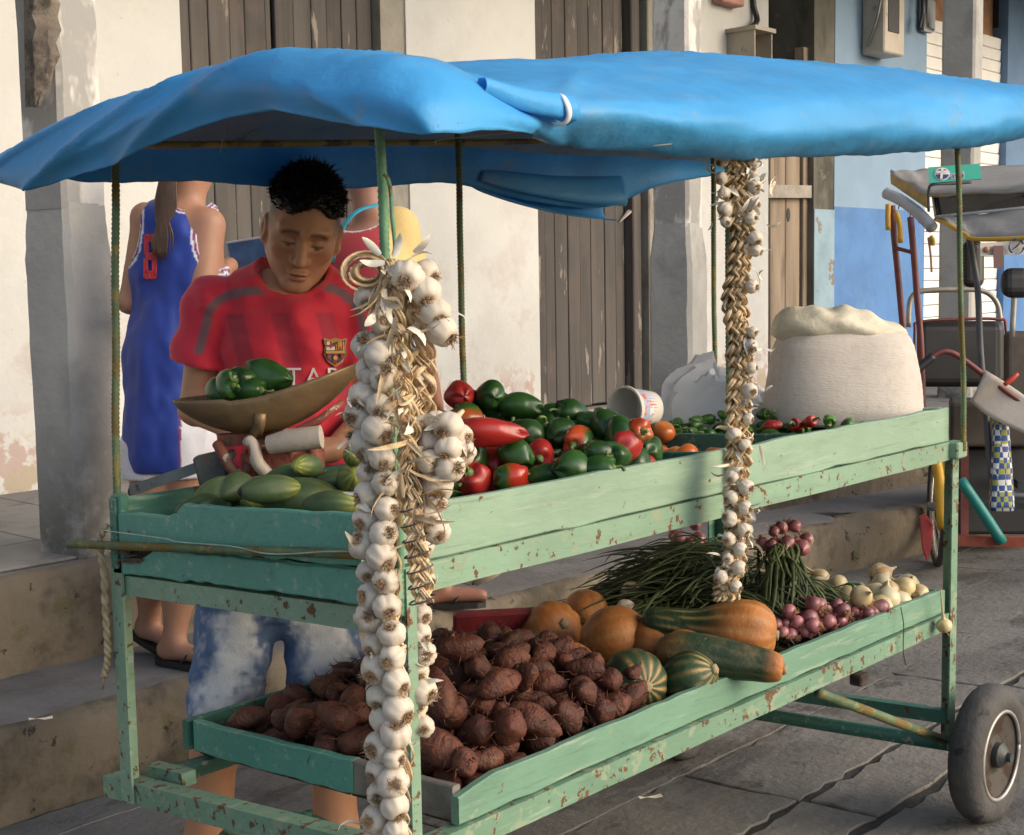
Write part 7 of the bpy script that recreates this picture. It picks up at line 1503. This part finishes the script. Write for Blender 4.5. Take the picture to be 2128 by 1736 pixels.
tubepx('seat_trim', [(1903, 800), (1901, 690), (1910, 670), (1990, 664), (2075, 664), (2090, 680), (2092, 800)], .008, 'red_tube', 40, d0=.24)
pad('rear_cushion', 2000, 2046, 500, 598, .0, .08, 'black', .04); pad('saddle_rest', 2081, 2150, 557, 620, -.45, .12, 'black', .05)
tubepx('saddle_post', [(2108, 610), (2106, 650), (2103, 700)], .014, 'grey_tube', 6, d0=-.4)
pad('side_seat', 2089, 2160, 690, 850, -.2, .15, mat('brown_seat', (.06, .045, .035), .7, .25, 14), .03)
pad('seat_base', 1975, 2170, 838, 930, .1, .35, mat('seat_base_brown', (.045, .035, .028), .8, .25, 8), .02)
pad('floor_shade_panel', 1990, 2170, 930, 1112, .30, .35, 'black', .02)  # black panel stands in for the taxi floor and the shade inside
tubepx('handlebar', [(1938, 741), (1952, 733), (1970, 731), (1994, 742), (2040, 776), (2090, 813), (2170, 872)], .014, 'red_tube', 30, d0=-.42)
tubepx('grip', [(1904, 769), (1922, 755), (1939, 741)], .022, 'black', 8, d0=-.42); tubepx('brake_lever', [(2087, 800), (2100, 790), (2116, 777)], [.010, .012, .014, .014, .012, .008], mat('red_lever', (.45, .05, .03), .5), 6, d0=-.5)
b = MB(); fr = spline([bp(2049, 770, -.43), bp(2085, 792, -.44), bp(2170, 850, -.46)], 14); bk = spline([bp(2016, 834, -.38), bp(2060, 869, -.40), bp(2170, 918, -.42)], 14); rows = []
for t in np.linspace(0, 1, 9): rows.append([fr[i]*(1-t)+bk[i]*t-FW*.02*math.sin(3*t+i*.5) for i in range(14)])
b.quadgrid(rows); o = b.build('hanging_cloth', mat('cream_cloth', (.55, .49, .42), .85, .06, 8, bump=.15, bscale=40), taxi, smooth=True); o.modifiers.new('t', 'SOLIDIFY').thickness = .006
prism('number_plate', [(2037, 505), (2170, 499), (2170, 527), (2038, 532)], -.52, .01, mat('plate_cream', (.55, .50, .42), .5))
b = MB(); c0 = bp(2112, 513, -.53); 
for a0 in (20, 140, 260): b.tube([c0-FW*.006+.034*(np.array(_r)*math.cos(R(a))+np.array(_u)*math.sin(R(a))) for a in np.linspace(a0, a0+95, 10)], [.004+.006*k/9 for k in range(10)], 5, flat=.3)
b.tube([c0-FW*.006-np.array(_r)*.02-np.array(_u)*.015, c0-FW*.006, c0-FW*.006+np.array(_r)*.018+np.array(_u)*.02], [.006, .011, .005], 5, flat=.3); b.build('plate_emblem', mat('emblem_blue', (.03, .11, .25), .5), taxi)
b = MB(); b.lathe([(.015, 0), (.012, .008), (.005, .01)], 12); b.xform(align(bp(2050, 519, -.525), -FW)); b.build('small_reflector', mat('amber_reflector', (.45, .20, .10), .3), taxi, smooth=True)
prism('lamp_bracket', [(2064, 511), (2085, 511), (2085, 558), (2065, 558)], -.54, .015, mat('brown_bracket', (.15, .075, .06), .5))
# rear wheel seen almost edge on, mudguard, tail light, chassis, stand tube
WC = bp(1948, 1080, .05); WC[2] = z_street(WC[1])+.30; WA = np.cross(FW, [0, 0, 1.0]); ang = R(-6); FWw = FW*math.cos(ang)+WA*math.sin(ang); AX = np.cross(FWw, [0, 0, 1.0])
wh_ = link('wheel', None, taxi, Matrix.Translation(WC)); ringp = lambda r_, n=48: [WC+r_*(FWw*math.cos(a)+np.array([0, 0, 1.0])*math.sin(a)) for a in np.linspace(0, 2*math.pi, n)]
b = MB(); b.tube(ringp(.285), .020, 8, cap=False); b.build('tyre', M['rubber'], wh_, smooth=True)
b = MB(); b.tube(ringp(.262), .010, 6, cap=False); b.build('rim', M['rim_edge'], wh_, smooth=True)
for k in range(18):
    a = 2*math.pi*k/18; b = MB(); b.tube([WC+AX*.03*(-1)**k, WC+.26*(FWw*math.cos(a)+np.array([0, 0, 1.0])*math.sin(a))], .002, 4); b.build('spoke', M['rim_edge'], wh_)
b = MB(); b.tube([WC-AX*.05, WC+AX*.05], .022, 10); b.build('hub', M['steel'], wh_)
b = MB(); rows = []
for a in np.linspace(R(60), R(190), 20):
    c = WC+.325*(FWw*math.cos(a)+np.array([0, 0, 1.0])*math.sin(a)); rows.append([c-AX*.035, c+AX*.0+np.array([0, 0, .0])+.008*(FWw*math.cos(a)+np.array([0, 0, 1.0])*math.sin(a)), c+AX*.035])
b.quadgrid(rows); o = b.build('mudguard', M['amber'], taxi, smooth=True); o.modifiers.new('t', 'SOLIDIFY').thickness = .006
tubepx('stay', [(1946, 958), (1952, 1000), (1958, 1096)], .026, 'amber', 8, d0=-.36)
prism('tail_light', [(1910, 1074), (1922, 1068), (1940, 1090), (1936, 1140), (1926, 1168), (1916, 1140)], -.30, .03, mat('red_plastic_light', (.30, .02, .02), .3, .2, 12), bevel=.006)
b = MB(); b.bar(bp(1985, 1124, -.35), bp(2170, 1126, -.42), .05, .045); b.build('chassis_bar', mat('chassis_orange', (.22, .05, .025), .7, .3, 12), taxi)
tubepx('teal_tube', [(1996, 998), (2040, 1062), (2083, 1128)], .026, mat('teal_pipe', (.01, .19, .17), .5, .1, 10), 8, d0=-.42)
prism('red_panel', [(1997, 930), (2013, 930), (2013, 1112), (1997, 1112)], -.1, .05, 'red_tube')
for k, (px, py) in enumerate(((2075, 1165), (2118, 1150))):
    w2 = bp(px+40, py, .2); 
fwc = WC+FW*1.45+WA*.32; fwc[2] = z_street(fwc[1])+.30; wf2 = link('wheel', None, taxi, Matrix.Translation(fwc))
wc3 = WC+WA*.80; wc3[2] = z_street(wc3[1])+.30; wf3 = link('wheel', None, taxi, Matrix.Translation(wc3))
for (cc_, ww_) in ((fwc, wf2), (wc3, wf3)):
    rp2 = [cc_+.285*(FWw*math.cos(a)+np.array([0, 0, 1.0])*math.sin(a)) for a in np.linspace(0, 2*math.pi, 48)]; b = MB(); b.tube(rp2, .02, 8, cap=False); b.build('tyre', M['rubber'], ww_, smooth=True)
    rp2 = [cc_+.262*(FWw*math.cos(a)+np.array([0, 0, 1.0])*math.sin(a)) for a in np.linspace(0, 2*math.pi, 48)]; b = MB(); b.tube(rp2, .01, 6, cap=False); b.build('rim', M['rim_edge'], ww_, smooth=True)
b = MB(); b.bar(WC, wc3, .03, .03); b.build('axle', M['iron_dark'], taxi); b = MB(); b.bar(WC+WA*.4+np.array([0, 0, .12]), fwc+np.array([0, 0, .05]), .04, .04); b.build('main_beam', M['iron_dark'], taxi)
# woven shopping bag hanging inside
bg_ = thing('woven_bag', bp(2082, 1058, -.25), 'blue white and yellow woven plastic bag hanging in the pedal taxi', 'bag')
m = bpy.data.materials.new('woven_checks'); m.use_nodes = True; nt_ = m.node_tree; tc = nt_.nodes.new('ShaderNodeTexCoord'); ck = []
def chk(sc_, c1, c2, off):
    mp_ = nt_.nodes.new('ShaderNodeMapping'); mp_.inputs['Location'].default_value = (off, off, off); nt_.links.new(tc.outputs['Object'], mp_.inputs[0]); c = nt_.nodes.new('ShaderNodeTexChecker'); c.inputs['Scale'].default_value = sc_
    for i, q in ((1, c1), (2, c2)):
        if isinstance(q, tuple): c.inputs[i].default_value = (*q, 1)
        else: nt_.links.new(q, c.inputs[i])
    nt_.links.new(mp_.outputs[0], c.inputs[0]); return c.outputs[0]
k1 = chk(38, (.02, .06, .22), (.62, .62, .60), .3); k2 = chk(38, (.02, .06, .22), (.30, .32, .05), .3); k3 = chk(13, k1, k2, .11); nt_.links.new(k3, nt_.nodes['Principled BSDF'].inputs['Base Color'])
b = MB(); rows = []
for i in range(14):
    t = i/13; row = []; cxx = 2079+3*t; hw = 16+11*t**.8
    for k in range(24):
        a = 2*math.pi*k/24; row.append(bp(cxx+hw*math.copysign(abs(math.cos(a))**.6, math.cos(a)), 872+186*t, -.30)+FW*.07*math.copysign(abs(math.sin(a))**.6, math.sin(a)))
    rows.append(row)
b.quadgrid(rows, closev=True); b.f.append(tuple(13*24+k for k in range(24))); b.m.append(0); b.build('bag_body', m, bg_, smooth=True)
tubepx('bag_handle', [(2066, 876), (2070, 850), (2079, 840), (2088, 850), (2092, 876)], .006, mat('bag_handle_green', (.10, .16, .05), .6), 14, parent=bg_, d0=-.30)

# scraps on the ground
for (px, py, z, lab) in ((1330, 1664, .004, 'narrow white paper scrap lying on the street under the cart'), (405, 1690, -.03, 'small pale scrap on the street by the vendor leg'), (60, 1500, Z_STEP+.006, 'bit of white litter on the kerb step')):
    p = on(2, z, px, py); b = MB(); rows = [[(p[0]+.018*i+.003*j, p[1]-.012*i+.006*j, p[2]+.004+.003*math.sin(i*2+j)) for j in range(3)] for i in range(4)]; b.quadgrid(rows); o = b.build('paper_scrap', M['husk'], None); o.modifiers.new('t', 'SOLIDIFY').thickness = .0008; tag(o, lab, 'paper scrap')
